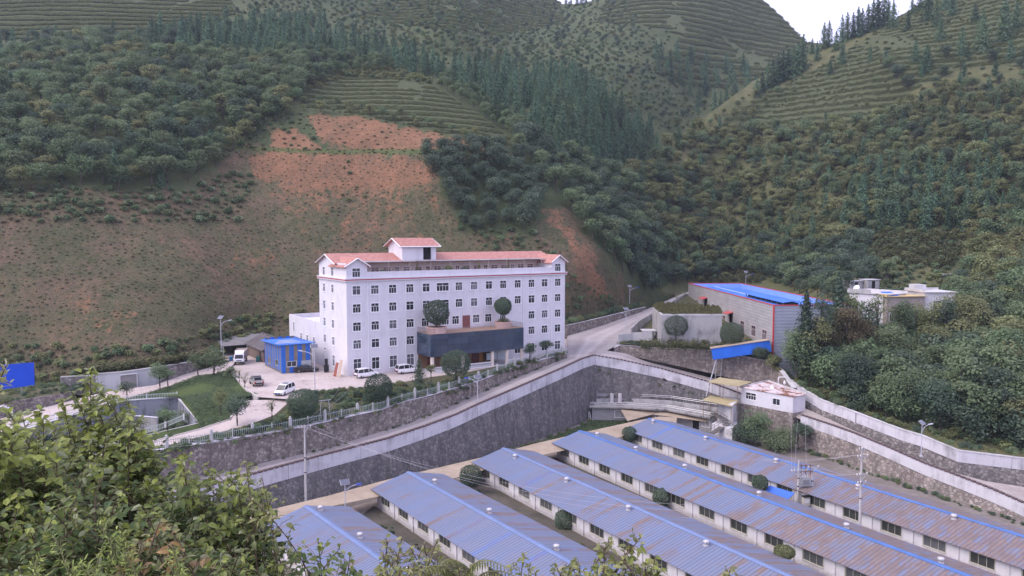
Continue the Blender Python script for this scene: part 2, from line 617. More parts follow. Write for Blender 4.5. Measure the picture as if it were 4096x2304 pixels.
S2 = Slope([
    (600, 255, 236), (690, 292, 268), (720, 280, 278), (700, 250, 292), (800, 285, 238), (830, 300, 202), (850, 330, 176), (800, 380, 166), (804, 390, 158), (846, 408, 147.5), (900, 430, 138.5), (958, 450, 129.5),
    (1024, 458, 127), (1174, 480, 118), (862, 332, 190), (900, 325, 190), (960, 310, 196), (1024, 300, 190), (900, 240, 235), (960, 245, 230), (1024, 230, 224), (900, 200, 255), (1024, 180, 245),
    (760, 200, 306), (690, 200, 314), (640, 230, 276), (620, 187, 290), (686, 131, 350), (755, 80, 385), (827, 44, 400), (890, 20, 405), (926, 0, 410), (960, -30, 425), (800, 130, 335), (800, 200, 285),
    (900, 100, 322), (1000, 100, 290), (1024, 0, 350), (900, 60, 335), (1174, 100, 270), (1174, 200, 220), (1174, 300, 172), (1174, -30, 350), (560, 280, 236), (560, 310, 240), (770, 330, 200), (1000, 390, 148), (900, 380, 156),
], top=[(555, 306), (600, 215), (620, 187), (686, 131), (755, 80), (800, 58), (827, 46), (890, 22), (926, 0), (932, -12), (945, -25), (1180, -60)],
   bot=[(555, 310), (600, 258), (640, 285), (690, 300), (770, 332), (800, 391), (846, 409), (900, 430), (958, 452), (1024, 460), (1180, 492)], rough=0.008)

RED_UP = K_([(755, 285), (900, 290), (1040, 318), (1180, 350), (1300, 388), (1300, 402), (1060, 380), (900, 376), (800, 348)])
RED_UP2 = K_([(665, 322), (735, 318), (795, 362), (800, 378), (690, 368)])
RED_LOW = K_([(595, 372), (1060, 386), (1072, 430), (1080, 480), (900, 490), (760, 480), (640, 440)])
RED_WASH = K_([(620, 430), (1080, 400), (1120, 540), (1060, 640), (860, 640), (700, 560)])
SCRUB = K_([(585, 370), (1065, 383), (1120, 500), (1160, 600), (1330, 590), (1400, 500), (1560, 690), (1620, 770), (1420, 850), (600, 850), (480, 920), (-300, 980), (-300, 470), (480, 485)])
STREAKS = [K_([(1365, 520), (1405, 520), (1480, 620), (1540, 735), (1500, 765), (1440, 700), (1430, 640)]), K_([(470, 470), (505, 470), (515, 515), (480, 510)]), K_([(170, 725), (230, 730), (300, 800), (240, 860), (200, 800)]),
           K_([(370, 500), (430, 520), (440, 560), (380, 555)]), K_([(1290, 580), (1330, 590), (1310, 610), (1230, 610)]), K_([(600, 620), (690, 600), (680, 680), (610, 690)]), K_([(300, 740), (350, 760), (330, 850), (290, 830)])]
BENCH = K_([(590, 366), (800, 376), (1060, 374), (1300, 388), (1300, 398), (1060, 388), (800, 386), (590, 376)])
TEA_A = K_([(765, 222), (860, 190), (990, 186), (1100, 222), (1200, 288), (1310, 368), (1250, 374), (1060, 322), (900, 286), (755, 276)])
TEA_B = K_([(-300, -200), (560, -60), (590, 30), (520, 80), (300, 98), (-300, 100)])
TEA_C = K_([(1500, 60), (1530, 0), (1740, -100), (1930, 0), (2040, 110), (1900, 200), (1780, 230), (1640, 180), (1720, 90), (1600, 60)])
TEA_D = K_([(2060, 170), (2240, 60), (2340, -60), (2900, -200), (2900, 160), (2420, 170), (2290, 230), (2250, 310), (2000, 330), (1790, 335), (1880, 260)])
TEA_E = K_([(900, 40), (1050, -40), (1400, -20), (1420, 60), (1250, 90), (1000, 60)])
CORN = K_([(2195, 600), (2330, 588), (2420, 590), (2400, 690), (2300, 650), (2200, 660)])


def soft(polys, amp=5.0, seed=1, blur=1.5):
    polys = polys if isinstance(polys[0][0], tuple) else [polys]

    def f(U, V, A):
        du = (vnoise(U, V, 0.09, seed) - 0.5) * 2 * amp
        dv = (vnoise(U, V, 0.09, seed + 50) - 0.5) * 2 * amp
        o = np.zeros(U.shape)
        for jx, jy in ((0, 0), (blur, 0), (-blur, 0), (0, blur), (0, -blur), (blur * .6, blur * .6), (-blur * .6, blur * .6), (blur * .6, -blur * .6), (-blur * .6, -blur * .6)):
            m = np.zeros(U.shape, bool)
            for p in polys: m |= inpoly(U + du + jx, V + dv + jy, p)
            o += m / 9.0
        return o
    return f


def hill_mat(name, g1, g2, g3):
    t = NT(name)
    a = t.noise(0.035, 6, 0.65)
    b = t.noise(0.4, 5, 0.7)
    fine = t.noise(2.2, 4, 0.75)
    m1 = t.math('ADD', t.math('MULTIPLY', a, 0.55), t.math('ADD', t.math('MULTIPLY', b, 0.3), t.math('MULTIPLY', fine, 0.15)))
    green = t.ramp(m1, [(0.36, g1), (0.5, g2), (0.64, g3)])
    # cut slope: weathered brown earth, thin green growth, grey stones
    s1 = t.noise(0.07, 6, 0.72, t.mapping((1, 1, 0.5)))
    s2 = t.noise(0.5, 5, 0.78, t.mapping((1, 1, 0.8)))
    s3 = t.noise(2.6, 4, 0.8)
    sc = t.math('ADD', t.math('MULTIPLY', s1, 0.42), t.math('ADD', t.math('MULTIPLY', s2, 0.36), t.math('MULTIPLY', s3, 0.22)))
    scrub = t.ramp(sc, [(0.36, (0.058, 0.07, 0.034)), (0.44, (0.088, 0.086, 0.046)), (0.5, (0.125, 0.1, 0.064)), (0.56, (0.165, 0.118, 0.076)), (0.66, (0.24, 0.15, 0.09))])
    pat = t.ramp(t.noise(0.075, 7, 0.78, t.mapping((1, 1, .6))), [(0.45, 0.0), (0.57, 1.0)])
    scrub = t.mix(t.math('MULTIPLY', pat, 0.68), scrub, t.ramp(t.math('ADD', t.math('MULTIPLY', s2, .5), t.math('MULTIPLY', s3, .5)), [(.38, (0.05, 0.065, 0.032)), (.6, (0.12, 0.125, 0.066))]))
    stn = t.ramp(t.noise(1.1, 4, 0.85), [(0.6, 0.0), (0.68, 1.0)])
    scrub = t.mix(t.math('MULTIPLY', stn, 0.4), scrub, (0.2, 0.19, 0.18))
    r = t.math('ADD', t.math('MULTIPLY', t.noise(0.12, 6, 0.72, t.mapping((1, 1, 0.4))), 0.5), t.math('MULTIPLY', t.noise(0.9, 5, 0.8), 0.5))
    red = t.ramp(r, [(0.34, (0.12, 0.095, 0.055)), (0.43, (0.175, 0.11, 0.065)), (0.53, (0.25, 0.135, 0.078)), (0.66, (0.34, 0.19, 0.115))])
    wob = t.math('MULTIPLY', t.math('SUBTRACT', t.math('ADD', t.math('MULTIPLY', s2, .6), t.math('MULTIPLY', t.noise(0.2, 6, 0.8, t.mapping((1, 1, .35))), .8)), .7), 2.6)
    smask = t.ramp(t.math('ADD', t.attr('scrub'), t.math('MULTIPLY', wob, .35)), [(0.3, 0.0), (0.7, 1.0)])
    col = t.mix(smask, green, scrub)
    rm = t.ramp(t.math('ADD', t.attr('red'), wob), [(0.42, 0.0), (0.75, 0.95)])
    rm = t.math('MULTIPLY', rm, t.ramp(t.attr('red'), [(0.02, 0.0), (0.2, 1.0)]))
    col = t.mix(rm, col, red)
    col = t.mix(t.attr('grass'), col, (0.1, 0.125, 0.05))
    col = t.mix(t.attr('tea'), col, t.ramp(t.noise(0.7, 4, 0.7), [(0.35, (0.07, 0.088, 0.044)), (0.65, (0.105, 0.12, 0.062))]))
    t.bump(t.math('ADD', t.math('MULTIPLY', s2, 0.6), t.math('MULTIPLY', fine, 0.4)), 1.2, 0.8)
    return t.done(col, 0.95, spec=0.1)


HILL_L = hill_mat('left_hill_ground', (0.05, 0.068, 0.034), (0.078, 0.098, 0.047), (0.11, 0.124, 0.064))
HILL_R = hill_mat('right_hill_ground', (0.08, 0.09, 0.045), (0.125, 0.13, 0.064), (0.18, 0.172, 0.09))
zero = lambda U, V, A: np.zeros(U.shape)
hill_left = S1.mesh('hillside', [HILL_L], -155, 990, 760, 330, dict(
    scrub=soft(SCRUB, 12, 3, 8), red=lambda U, V, A: np.clip(soft([RED_UP, RED_UP2], 7, 8, 4)(U, V, A) + soft(RED_LOW, 12, 9, 10)(U, V, A) * np.interp(V, [148, 175, 200], [1, .75, .3]) + .42 * soft(RED_WASH, 14, 10, 12)(U, V, A) + .5 * soft(STREAKS[1:], 16, 12, 9)(U, V, A) + .8 * soft(STREAKS[0], 10, 13, 6)(U, V, A), 0, 1),
    grass=soft(BENCH, 1.5, 4), tea=soft([TEA_A, TEA_B, TEA_C, TEA_E], 3, 6)))
hill_right = S2.mesh('hillside', [HILL_R], 556, 1178, 460, 300, dict(scrub=zero, red=zero, grass=zero, tea=soft([TEA_D, CORN], 3, 7)))

# low ground of the shed yard: one sheet out to the far side of the hills
YARD = -13.5
LOW = ground_mat('shed_yard_ground', (0.12, 0.105, 0.09), (0.2, 0.175, 0.155), (0.3, 0.27, 0.25), 0.15, 1.1)
g = MB()
g.poly([(-800, -200, YARD), (800, -200, YARD), (800, 1200, YARD), (-800, 1200, YARD)])
tag(g.build('ground', LOW), kind='structure')

ROADM = NT('concrete_road')
n1 = ROADM.noise(0.18, 5, 0.7); n2 = ROADM.noise(2.5, 4, 0.7)
c = ROADM.ramp(ROADM.math('ADD', ROADM.math('MULTIPLY', n1, 0.7), ROADM.math('MULTIPLY', n2, 0.3)), [(0.3, (0.2, 0.18, 0.18)), (0.52, (0.34, 0.305, 0.295)), (0.72, (0.46, 0.41, 0.385))])
tr = ROADM.ramp(ROADM.attr('track'), [(0.0, (0.25, 0.22, 0.21)), (0.5, (0.5, 0.47, 0.47)), (1.0, (0.4, 0.36, 0.34))])
c = ROADM.mix(0.45, c, tr)
ROADM.bump(n2, 0.02)
ROAD = ROADM.done(c, 0.9, spec=0.2)
YM = NT('yard_concrete')
y1, y2 = YM.noise(.22, 5, .65), YM.noise(1.4, 5, .7)
yc = YM.ramp(YM.math('ADD', YM.math('MULTIPLY', y1, .6), YM.math('MULTIPLY', y2, .4)), [(.32, (.33, .28, .26)), (.5, (.46, .395, .365)), (.68, (.55, .485, .45))])
stain = YM.math('MULTIPLY', YM.ramp(YM.noise(.55, 4, .7, YM.mapping((1, 1.6, 1))), [(.58, 0), (.64, .75)]), YM.ramp(YM.noise(.09, 2, .5), [(.45, 0), (.6, 1)]))
yc = YM.mix(stain, yc, (.14, .12, .115))
yx = YM.xyz()
jt = YM.math('MAXIMUM', YM.math('LESS_THAN', YM.math('FRACT', YM.math('MULTIPLY', YM.math('ADD', YM.math('MULTIPLY', yx[0], .833), YM.math('MULTIPLY', yx[1], .553)), .2)), .012), YM.math('LESS_THAN', YM.math('FRACT', YM.math('MULTIPLY', YM.math('SUBTRACT', YM.math('MULTIPLY', yx[1], .833), YM.math('MULTIPLY', yx[0], .553)), .2)), .012))
yc = YM.mix(YM.math('MULTIPLY', jt, .45), yc, (.2, .17, .16))
YM.bump(y2, .01)
YARDM = YM.done(yc, .9, spec=.2)
GRASS = ground_mat('lawn_grass', (0.045, 0.07, 0.025), (0.075, 0.105, 0.035), (0.105, 0.13, 0.05), 0.2, 1.8, 0.1)
DIRT = ground_mat('garden_soil', (0.06, 0.07, 0.035), (0.1, 0.1, 0.055), (0.16, 0.14, 0.085), 0.2, 1.8, 0.1)


def ribbon(name, left, right, m, n=8, kind='structure', sub=10):
    """a road surface lofted between two edge lines of world points"""
    def res(a, k):
        a = np.array(a)
        t = np.concatenate([[0], np.cumsum(np.linalg.norm(np.diff(a, axis=0), axis=1))])
        q = np.linspace(0, t[-1], k)
        return np.stack([np.interp(q, t, a[:, i]) for i in range(3)], -1)
    k = sub * max(len(left), len(right))
    L, R = res(left, k), res(right, k)
    w = np.linspace(0, 1, n + 1)
    A = L[:, None] * (1 - w[None, :, None]) + R[:, None] * w[None, :, None]
    idx = np.arange(k * (n + 1)).reshape(k, n + 1)
    F = np.stack([idx[:-1, :-1], idx[:-1, 1:], idx[1:, 1:], idx[1:, :-1]], -1).reshape(-1, 4)
    tk = np.repeat((0.5 + 0.5 * np.cos((w - 0.5) * 4 * math.pi))[None] * np.sin(w * math.pi)[None], k, 0)
    V = A.reshape(-1, 3)
    if np.cross(V[F[0, 1]] - V[F[0, 0]], V[F[0, 3]] - V[F[0, 0]])[2] < 0: F = F[:, ::-1]
    me = np_mesh(name, V, F, [m], smooth=True, attrs=dict(track=tk.ravel()))
    return tag(link_mesh(name, me), kind=kind)


# big retaining wall: top edge (bearing, height angle, distance), left end to corner, then to the right
BIGW = [(150, 500, 99.5), (180, 492, 102), (230, 480, 106), (280, 466, 111), (325, 454, 116), (387.4, 438.1, 124.5), (427, 425, 130.5), (456.8, 413.8, 135.5), (477.6, 404.1, 139), (521.9, 385.1, 148.5), (561.5, 368, 159.5), (582.5, 358.3, 167.5), (594, 354.8, 172)]
BIGR = [(594, 354.8, 172), (620, 359.2, 171.8), (660.6, 368, 171), (707.5, 381, 167), (748, 396, 161.5)]
bigw = [D(*p) for p in BIGW]
bigr = [D(*p) for p in BIGR]
# fence wall between road and yard: (bearing, top, foot, distance)
FENW = [(150, 452, 488, 104), (180, 447, 480, 107), (234.5, 439, 469, 112), (277.6, 432, 459, 116.5), (325, 422.2, 449, 122), (382, 409.6, 431, 129.5), (404.7, 401.7, 423.5, 133), (431, 395.4, 414.2, 138), (477.6, 381.5, 394, 149.5), (516.5, 366.5, 376.9, 160), (566.2, 353.5, 357.5, 175.5)]
fw_top = [D(a, b, d) for a, b, c_, d in FENW]
fw_bot = [D(a, c_, d) for a, b, c_, d in FENW]
def run_on(pts, length):
    d = (pts[0] - pts[2])[:2]; d = d / np.linalg.norm(d)
    return [pts[0] + np.array([d[0] * length, d[1] * length, 0])] + pts


bigw_x, fw_top_x, fw_bot_x = run_on(bigw, 48), run_on(fw_top, 46), run_on(fw_bot, 46)
road_out = [p - np.array([0, 0, 1.0]) for p in bigw_x]
road_in = fw_bot_x
ribbon('road', road_in, road_out, ROAD, 12)
up_l = [D(566.2, 357.3, 175.5), D(567, 336, 200), D(600, 326, 213), D(640, 312.3, 231), D(684, 293, 258), D(712, 285, 290)]
up_r = [bigw[-1] - np.array([0, 0, 1.0]), D(607, 350.5, 181), D(620, 344, 187), D(642.6, 323, 213), D(665, 308, 236), D(686, 296, 254), D(722, 287, 285)]
ribbon('road', up_l, up_r, ROAD, 12)
# lower road behind the right-hand stretch of parapet
PLAT_BASE = [(607, 350.5, 181), (626, 353.5, 179), (646.8, 361.7, 177.6), (713, 378.3, 174.4), (771, 386.6, 168.8), (790, 394, 160)]
lr_in = [D(*p) for p in PLAT_BASE]
lr_out = [p - np.array([0, 0, 1.0]) for p in bigr]
ribbon('road', lr_in, lr_out, ROAD, 8)

# yard plateau
yard_front = [(257.5, 397), (274, 398.2), (291.6, 399.5), (316.5, 391), (363, 387), (400, 382.5), (431, 377), (469.9, 371.5), (516, 362.5), (566, 352)]
YZ = 0.0
yf = [P(a, b, 0.0) for a, b in yard_front]
yl = [P(222, 358.5, 0), P(224, 371.8, 0), P(235.8, 377.8, 0), P(247, 389.6, 0)]
back = [np.array([16, 203, 0.0]), np.array([-20, 205, 0.0]), np.array([-62, 205, 0.0]), np.array([-72, 178, 0.0])]
ybm = MB()
ybm.poly([tuple(p) for p in yl + yf + back])
tag(ybm.build('yard', YARDM), kind='structure')
# planted strip between the yard and the fence wall
strip_in = [P(a, b, 0.0) + np.array([0, 0, -0.006]) for a, b in yard_front[2:]]
strip_out = [p + np.array([0.05, 0.05, -0.02]) for p in fw_top[3:]]
ribbon('planted_strip', strip_in, strip_out, DIRT, 8)
# drive going down to the left
dr_l = [D(242, 400.3, 127), D(229.5, 419.7, 119.5), D(200, 429.4, 117), D(147.5, 443, 111), D(80, 458, 106)]
dr_r = [D(291.6, 399.5, 127.5), D(274.5, 415, 121), D(243.5, 426.7, 116.5), D(200, 436.8, 112.5), D(169, 445, 108.5), D(132, 451, 106.5), D(70, 466, 102)]
ribbon('driveway', dr_l, dr_r, YARDM, 6)
# verge from the drive to the fence wall
ribbon('verge', [p + np.array([0, 0, -0.05]) for p in dr_r[1:]], [p + np.array([0, 0.1, -0.05]) for p in fw_top[4:0:-1]] + [D(100, 462, 100)], DIRT, 5)
b_ = MB(); b_.poly([tuple(dr_r[0] - np.array([0, 0, .06])), tuple(yf[2] - np.array([0, 0, .05])), tuple(strip_in[1] - np.array([0, 0, .05])), tuple(fw_top[5] - np.array([0, 0, .1])), tuple(fw_top[4] - np.array([0, 0, .1])), tuple(fw_top[3] - np.array([0, 0, .1])), tuple(dr_r[2] - np.array([0, 0, .1])), tuple(dr_r[1] - np.array([0, 0, .08]))])
tag(b_.build('verge', DIRT), kind='structure')
# lawn slope
lawn = MB()
LA = [D(135.9, 396.6, 137), D(178.6, 396.6, 136.6), D(198.8, 422.2, 121), D(200, 429.0, 117.3), D(229.5, 419.5, 119.7), D(237.3, 397.2, 129), D(257.5, 395.5, 130.5), D(236.5, 377.8, 146.8), D(226, 371.5, 152), D(200, 377, 146)]
ctr = sum(LA) / len(LA) + np.array([0, 0, 0.15])
for i in range(len(LA)):
    lawn.poly([LA[i], LA[(i + 1) % len(LA)], ctr])
lw = lawn.build('lawn', GRASS); tag(lw, kind='structure')
KERBM = mat('kerb_concrete', (.5, .46, .44), .85, .2)
def kerb(pts):
    b = MB(); wall_run_(b, pts)
    tag(b.build('kerb', KERBM), kind='structure')
def wall_run_(b, pts):
    for p, q in zip(pts[:-1], pts[1:]):
        d = (q - p)[:2]; L = np.linalg.norm(d); n = np.array([d[1], -d[0]]) / L * .12
        v = [(p[0] - n[0], p[1] - n[1], p[2] + .12), (q[0] - n[0], q[1] - n[1], q[2] + .12), (q[0] + n[0], q[1] + n[1], q[2] + .12), (p[0] + n[0], p[1] + n[1], p[2] + .12)]
        b.slab(v, 2.2)
kerb([P(222, 358.5, 0), P(224, 371.8, 0), P(235.8, 377.8, 0), P(247, 389.6, 0), P(257.5, 397, 0), P(257.9, 397.4, 0)])
kerb([p + np.array([0, 0, .02]) for p in dr_l])
# path up to the yard from the left and the lane left of the lawn
pa_in = [D(-40, 430, 118), D(4.7, 417.5, 124), D(54.3, 405, 132), D(100, 393, 139), D(121, 389.6, 140), D(155.3, 385, 142), D(182.5, 374.8, 148.5), D(198, 370.5, 151.5), D(232, 361, 163)]
pa_out = [D(-40, 446, 112), D(16.7, 430, 117), D(73.8, 414, 127), D(110, 402, 134), D(131, 397.3, 136.8), D(165, 388, 141), D(200, 377.3, 146), D(226, 371.8, 152), D(236, 362, 162)]
ribbon('path', pa_in, pa_out, YARDM, 6)
# sunken basin: floor and banks
basin_rim = [D(20, 431, 116), D(74, 415, 126.5), D(125, 401, 133.5), D(177, 397.4, 136.4), D(199, 422.5, 121.3), D(140.5, 436, 114.5), D(60, 455, 107)]
bz = MB()
bz.poly([(p[0], p[1], -6.2) for p in basin_rim])
tag(bz.build('basin_floor', ground_mat('basin_grass', (0.03, 0.045, 0.02), (0.05, 0.068, 0.03), (0.075, 0.09, 0.04), 0.2, 1.5)), kind='structure')
lowl = MB()
lowl.poly([(-140, 60, -4.6), (basin_rim[-1][0], basin_rim[-1][1], -4.6), (basin_rim[-2][0], basin_rim[-2][1], -4.2), tuple(dr_l[3] - np.array([0, 0, .1])), tuple(dr_l[4] - np.array([0, 0, .1])), (-60, 100, -4.4)])
lowl.poly([(basin_rim[-2][0], basin_rim[-2][1], basin_rim[-2][2] - .02), (basin_rim[-3][0], basin_rim[-3][1], basin_rim[-3][2] - .02), tuple(dr_l[2] - np.array([0, 0, .05])), tuple(dr_l[3] - np.array([0, 0, .05]))])
lowl.poly([(basin_rim[-3][0], basin_rim[-3][1], basin_rim[-3][2] - .02), tuple(LA[3] - np.array([0, 0, .03])), tuple(dr_l[2] - np.array([0, 0, .05]))])
lowl.poly([tuple(pa_out[k] - np.array([0, 0, .04])) for k in (1, 2, 3, 4, 5)] + [tuple(LA[0] - np.array([0, 0, .02])), tuple(LA[1] - np.array([0, 0, .04]))] + [tuple(basin_rim[k] - np.array([0, 0, .05])) for k in (3, 2, 1, 0)])
lowl.poly([tuple(fw_top_x[0] + np.array([0, .1, -.12])), tuple(fw_top[0] + np.array([0, .1, -.12])), tuple(fw_top[1] + np.array([0, .1, -.12])), tuple(dr_r[-2] - np.array([0, 0, .1])), tuple(dr_r[-1] - np.array([0, 0, .1])), (-120, 62, -3.6)])
tag(lowl.build('verge', GRASS), kind='structure')
# ground left of the path up to the hill foot
lb = MB()
lb.poly([D(-160, 450, 112), D(-40, 424, 120) + np.array([0, 0, 1.2]), D(0, 407, 125), D(60.6, 393.5, 134), D(60, 390, 141), D(110, 378, 146), D(200, 361, 152), D(232, 358, 166), D(200, 352, 171), D(139, 366, 156), D(60, 380, 155), D(0, 391, 153), D(-160, 405, 152)])
tag(lb.build('hill_foot', DIRT), kind='structure')

# workshop platform
plat_top = [D(620.5, 345.2, 185), D(660, 348, 179.8), D(711.6, 350.7, 174.5), D(771, 361.7, 168.8), D(781, 372, 163)]
PZ = 1.2
pf = MB()
pp = [(p[0], p[1]) for p in plat_top[:4]] + [(59.2, 169.2), (59.2, 262), (56, 262), (52, 238), (37, 213.5), (27.5, 188)]
pf.poly([(x, y, PZ if y < 200 else PZ + (y - 200) * 0.12) for x, y in pp])
tag(pf.build('platform_ground', DIRT), kind='structure')

# path between the two right-hand walls
RW_TOP = [(801, 414.5, 145.5), (830, 424, 139.5), (854.3, 432.6, 134.2), (890, 447.5, 127.2), (923.7, 462.4, 121.2), (960, 476, 115.5), (993, 488.8, 111), (1024, 502.6, 107), (1100, 535, 99), (1180, 570, 92)]
rwt = [D(*p) for p in RW_TOP]
UP_TOP = [(780.6, 372.8, 166), (804.4, 389.6, 152), (822.4, 400, 146.5), (846, 408.3, 141.5), (901.5, 429, 132), (921, 434.7, 129), (958.4, 450, 123.5), (1024, 458, 121), (1100, 470, 116), (1180, 490, 108)]
upt = [D(*p) for p in UP_TOP]
path_in = [D(770, 392, 163), D(807, 409, 149), D(854, 430.5, 138.5), D(901, 451, 130), D(947.3, 470.7, 122), D(985, 481, 119), D(1024, 487, 117), D(1180, 530, 104)]
path_out = [D(762, 400, 158), rwt[0] - np.array([0, 0, 1.0])] + [p - np.array([0, 0, 1.0]) for p in rwt[1:]]
ribbon('path', path_in, path_out, ground_mat('path_concrete', (0.24, 0.21, 0.19), (0.36, 0.315, 0.285), (0.46, 0.41, 0.37), 0.2, 1.6, 0.02), 6)

# bank under the viewpoint
nb = 40
xs, ys = np.linspace(-40, 40, nb), np.linspace(-12, 60, nb)
XX, YY = np.meshgrid(xs, ys)
ZZ = 25.1 - np.maximum(YY + 0.5, 0) * 0.72 + (vnoise(XX, YY, 0.3, 3) - 0.5) * 0.7
ZZ = np.maximum(ZZ, YARD - 0.5)
idx = np.arange(nb * nb).reshape(nb, nb)
F = np.stack([idx[:-1, :-1], idx[:-1, 1:], idx[1:, 1:], idx[1:, :-1]], -1).reshape(-1, 4)
tag(link_mesh('bank', np_mesh('bank', np.stack([XX, YY, ZZ], -1).reshape(-1, 3), F, [DIRT], smooth=True)), kind='structure')


def bank_z(x, y): return 25.1 - max(y + 0.5, 0) * 0.72
# ------------------------------------------------------------------ walls
def offs(pts, d, side):
    """plan offset of a polyline, mitred"""
    p = [np.array(q[:2], float) for q in pts]
    out = []
    for i in range(len(p)):
        a = p[i] - p[i - 1] if i > 0 else p[1] - p[0]
        b = p[i + 1] - p[i] if i < len(p) - 1 else a
        a = a / np.linalg.norm(a); b = b / np.linalg.norm(b)
        na, nb_ = np.array([a[1], -a[0]]) * side, np.array([b[1], -b[0]]) * side
        m = na + nb_
        m = m / max(np.dot(m, na), 0.3)
        out.append(p[i] + m * d)
    return out


def wall_run(mb, pts, zt, zb, front, back, side, m=0, bot_front=None):
    """a solid wall along pts; front/back: plan offsets of its two faces; bot_front: offset of the foot (batter)"""
    f0 = offs(pts, front, side); b0 = offs(pts, back, side); ff = offs(pts, front if bot_front is None else bot_front, side)
    n = len(pts)
    v = []
    for i in range(n):
        v += [(ff[i][0], ff[i][1], zb[i]), (f0[i][0], f0[i][1], zt[i]), (b0[i][0], b0[i][1], zt[i]), (b0[i][0], b0[i][1], zb[i])]
    fs = []
    for i in range(n - 1):
        a, b = 4 * i, 4 * i + 4
        fs += [(a, b, b + 1, a + 1), (a + 1, b + 1, b + 2, a + 2), (a + 2, b + 2, b + 3, a + 3)]
    fs += [(0, 1, 2, 3), tuple(range(4 * n - 4, 4 * n))[::-1]]
    if side < 0: fs = [f[::-1] for f in fs]
    mb.add(v, fs, m)


def dense(pts, step=3.0):
    out = []
    for a, b in zip(pts[:-1], pts[1:]):
        k = max(1, int(np.linalg.norm((b - a)[:2]) / step))
        out += [a + (b - a) * i / k for i in range(k)]
    return out + [pts[-1]]


COPING = mat('dark_brick_coping', (0.12, 0.085, 0.085), 0.85, 0.5, 3.0)
# the high wall under the road
bp = bigw_x + bigr[1:]
wt = empty('retaining_wall', (17.3, 172, YARD), label='high dark stone retaining wall with whitewashed parapet along the road', cat='retaining wall')
dk = [p for p in bp]
s = MB(); wall_run(s, dk, [p[2] - 2.3 for p in dk], [YARD - 0.3] * len(dk), 0.0, -1.2, 1, 0, bot_front=1.3)
s.build('stone_face', DARK_STONE, None)
so = bpy.context.scene.objects['stone_face']; so.parent = wt; so.matrix_parent_inverse = Matrix.Translation((-17.3, -172, -YARD))
s = MB(); wall_run(s, dk, [p[2] - 0.16 for p in dk], [p[2] - 2.3 for p in dk], 0.06, -0.36, 1)
so = s.build('parapet', PARAPET, wt); so.matrix_parent_inverse = Matrix.Translation((-17.3, -172, -YARD))
s = MB()
cp = dense(dk, 0.8)
for i in range(len(cp) - 1):
    a, b = cp[i], cp[i] + (cp[i + 1] - cp[i]) * 0.78
    wall_run(s, [a, b], [a[2] + 0.06, b[2] + 0.06], [a[2] - 0.16, b[2] - 0.16], 0.14, -0.44, 1)
so = s.build('coping', COPING, wt); so.matrix_parent_inverse = Matrix.Translation((-17.3, -172, -YARD))


def wall_thing(name, label, pts, zt, zb, front, back, side, m, cap=None, cat='wall', batter=None):
    root = empty(name, (pts[0][0], pts[0][1], zb[0]), label=label, cat=cat)
    inv = Matrix.Translation((-float(pts[0][0]), -float(pts[0][1]), -float(zb[0])))
    s = MB(); wall_run(s, pts, zt, zb, front, back, side, 0, bot_front=batter)
    o = s.build('wall_face', m, root); o.matrix_parent_inverse = inv
    if cap:
        s = MB(); wall_run(s, pts, [z + cap[1] for z in zt], zt, front + 0.1, back - 0.1, side)
        o = s.build('coping', cap[0], root); o.matrix_parent_inverse = inv
    return root, inv


# wall and railing between road and yard
fwr, fwi = wall_thing('garden_wall', 'rubble stone wall between road and office garden, topped by a railing', fw_top_x, [p[2] for p in fw_top_x], [p[2] - 0.4 for p in fw_bot_x], 0.0, -0.5, 1, WARM_STONE, (PARAPET, 0.12))
RAIL = mat('grey_green_railing_paint', (0.36, 0.42, 0.4), 0.5, 0.15)
FENCE_W = mat('white_green_railing_paint', (0.62, 0.68, 0.64), 0.5, 0.15)


def railing(name, label, pts, h, gap, m, post_every=4.0, ball=True, group=None, postm=None):
    root = empty(name, pts[0], label=label, cat='fence', group=group)
    inv = Matrix.Translation(tuple(-float(c) for c in pts[0]))
    pk, rl = MB(), (MB(), MB())
    seg = dense([np.array(p) for p in pts], gap)
    dist = 0
    posts = []
    for i in range(len(seg) - 1):
        a, b = seg[i], seg[i + 1]
        dv = (b - a); L = np.linalg.norm(dv[:2]); rz = math.atan2(dv[1], dv[0])
        pk.obox(a + np.array([0, 0, h * 0.5]), (0.05, 0.035, h * 0.92), rz)
        for zz, rb_ in ((0.18, rl[0]), (0.82, rl[1])):
            c = (a + b) / 2 + np.array([0, 0, h * zz])
            rb_.obox(c, (L * 1.04, 0.045, 0.06), rz, ry=-math.atan2(dv[2], L))
        if dist <= 0:
            posts.append((a, rz)); dist = post_every
        dist -= L
    posts.append((seg[-1], rz))
    o = pk.build('pickets', m, root); o.matrix_parent_inverse = inv
    for rb_ in rl:
        o = rb_.build('rail', m, root); o.matrix_parent_inverse = inv
    for i, (a, rz) in enumerate(posts):
        p = MB()
        if ball and i % 2 == 0:
            p.obox((0, 0, h * 0.55), (0.34, 0.34, h * 1.1), rz); p.obox((0, 0, h * 1.14), (0.44, 0.44, 0.1), rz)
            p.lathe([(0.02, 0), (0.14, 0.06), (0.19, 0.17), (0.14, 0.3), (0.02, 0.36)], (0, 0, h * 1.17), 8)
        else:
            p.obox((0, 0, h * 0.52), (0.14, 0.14, h * 1.04), rz)
        po = p.build('post', postm or FRAME_W, root, a); po.matrix_parent_inverse = inv
    return root


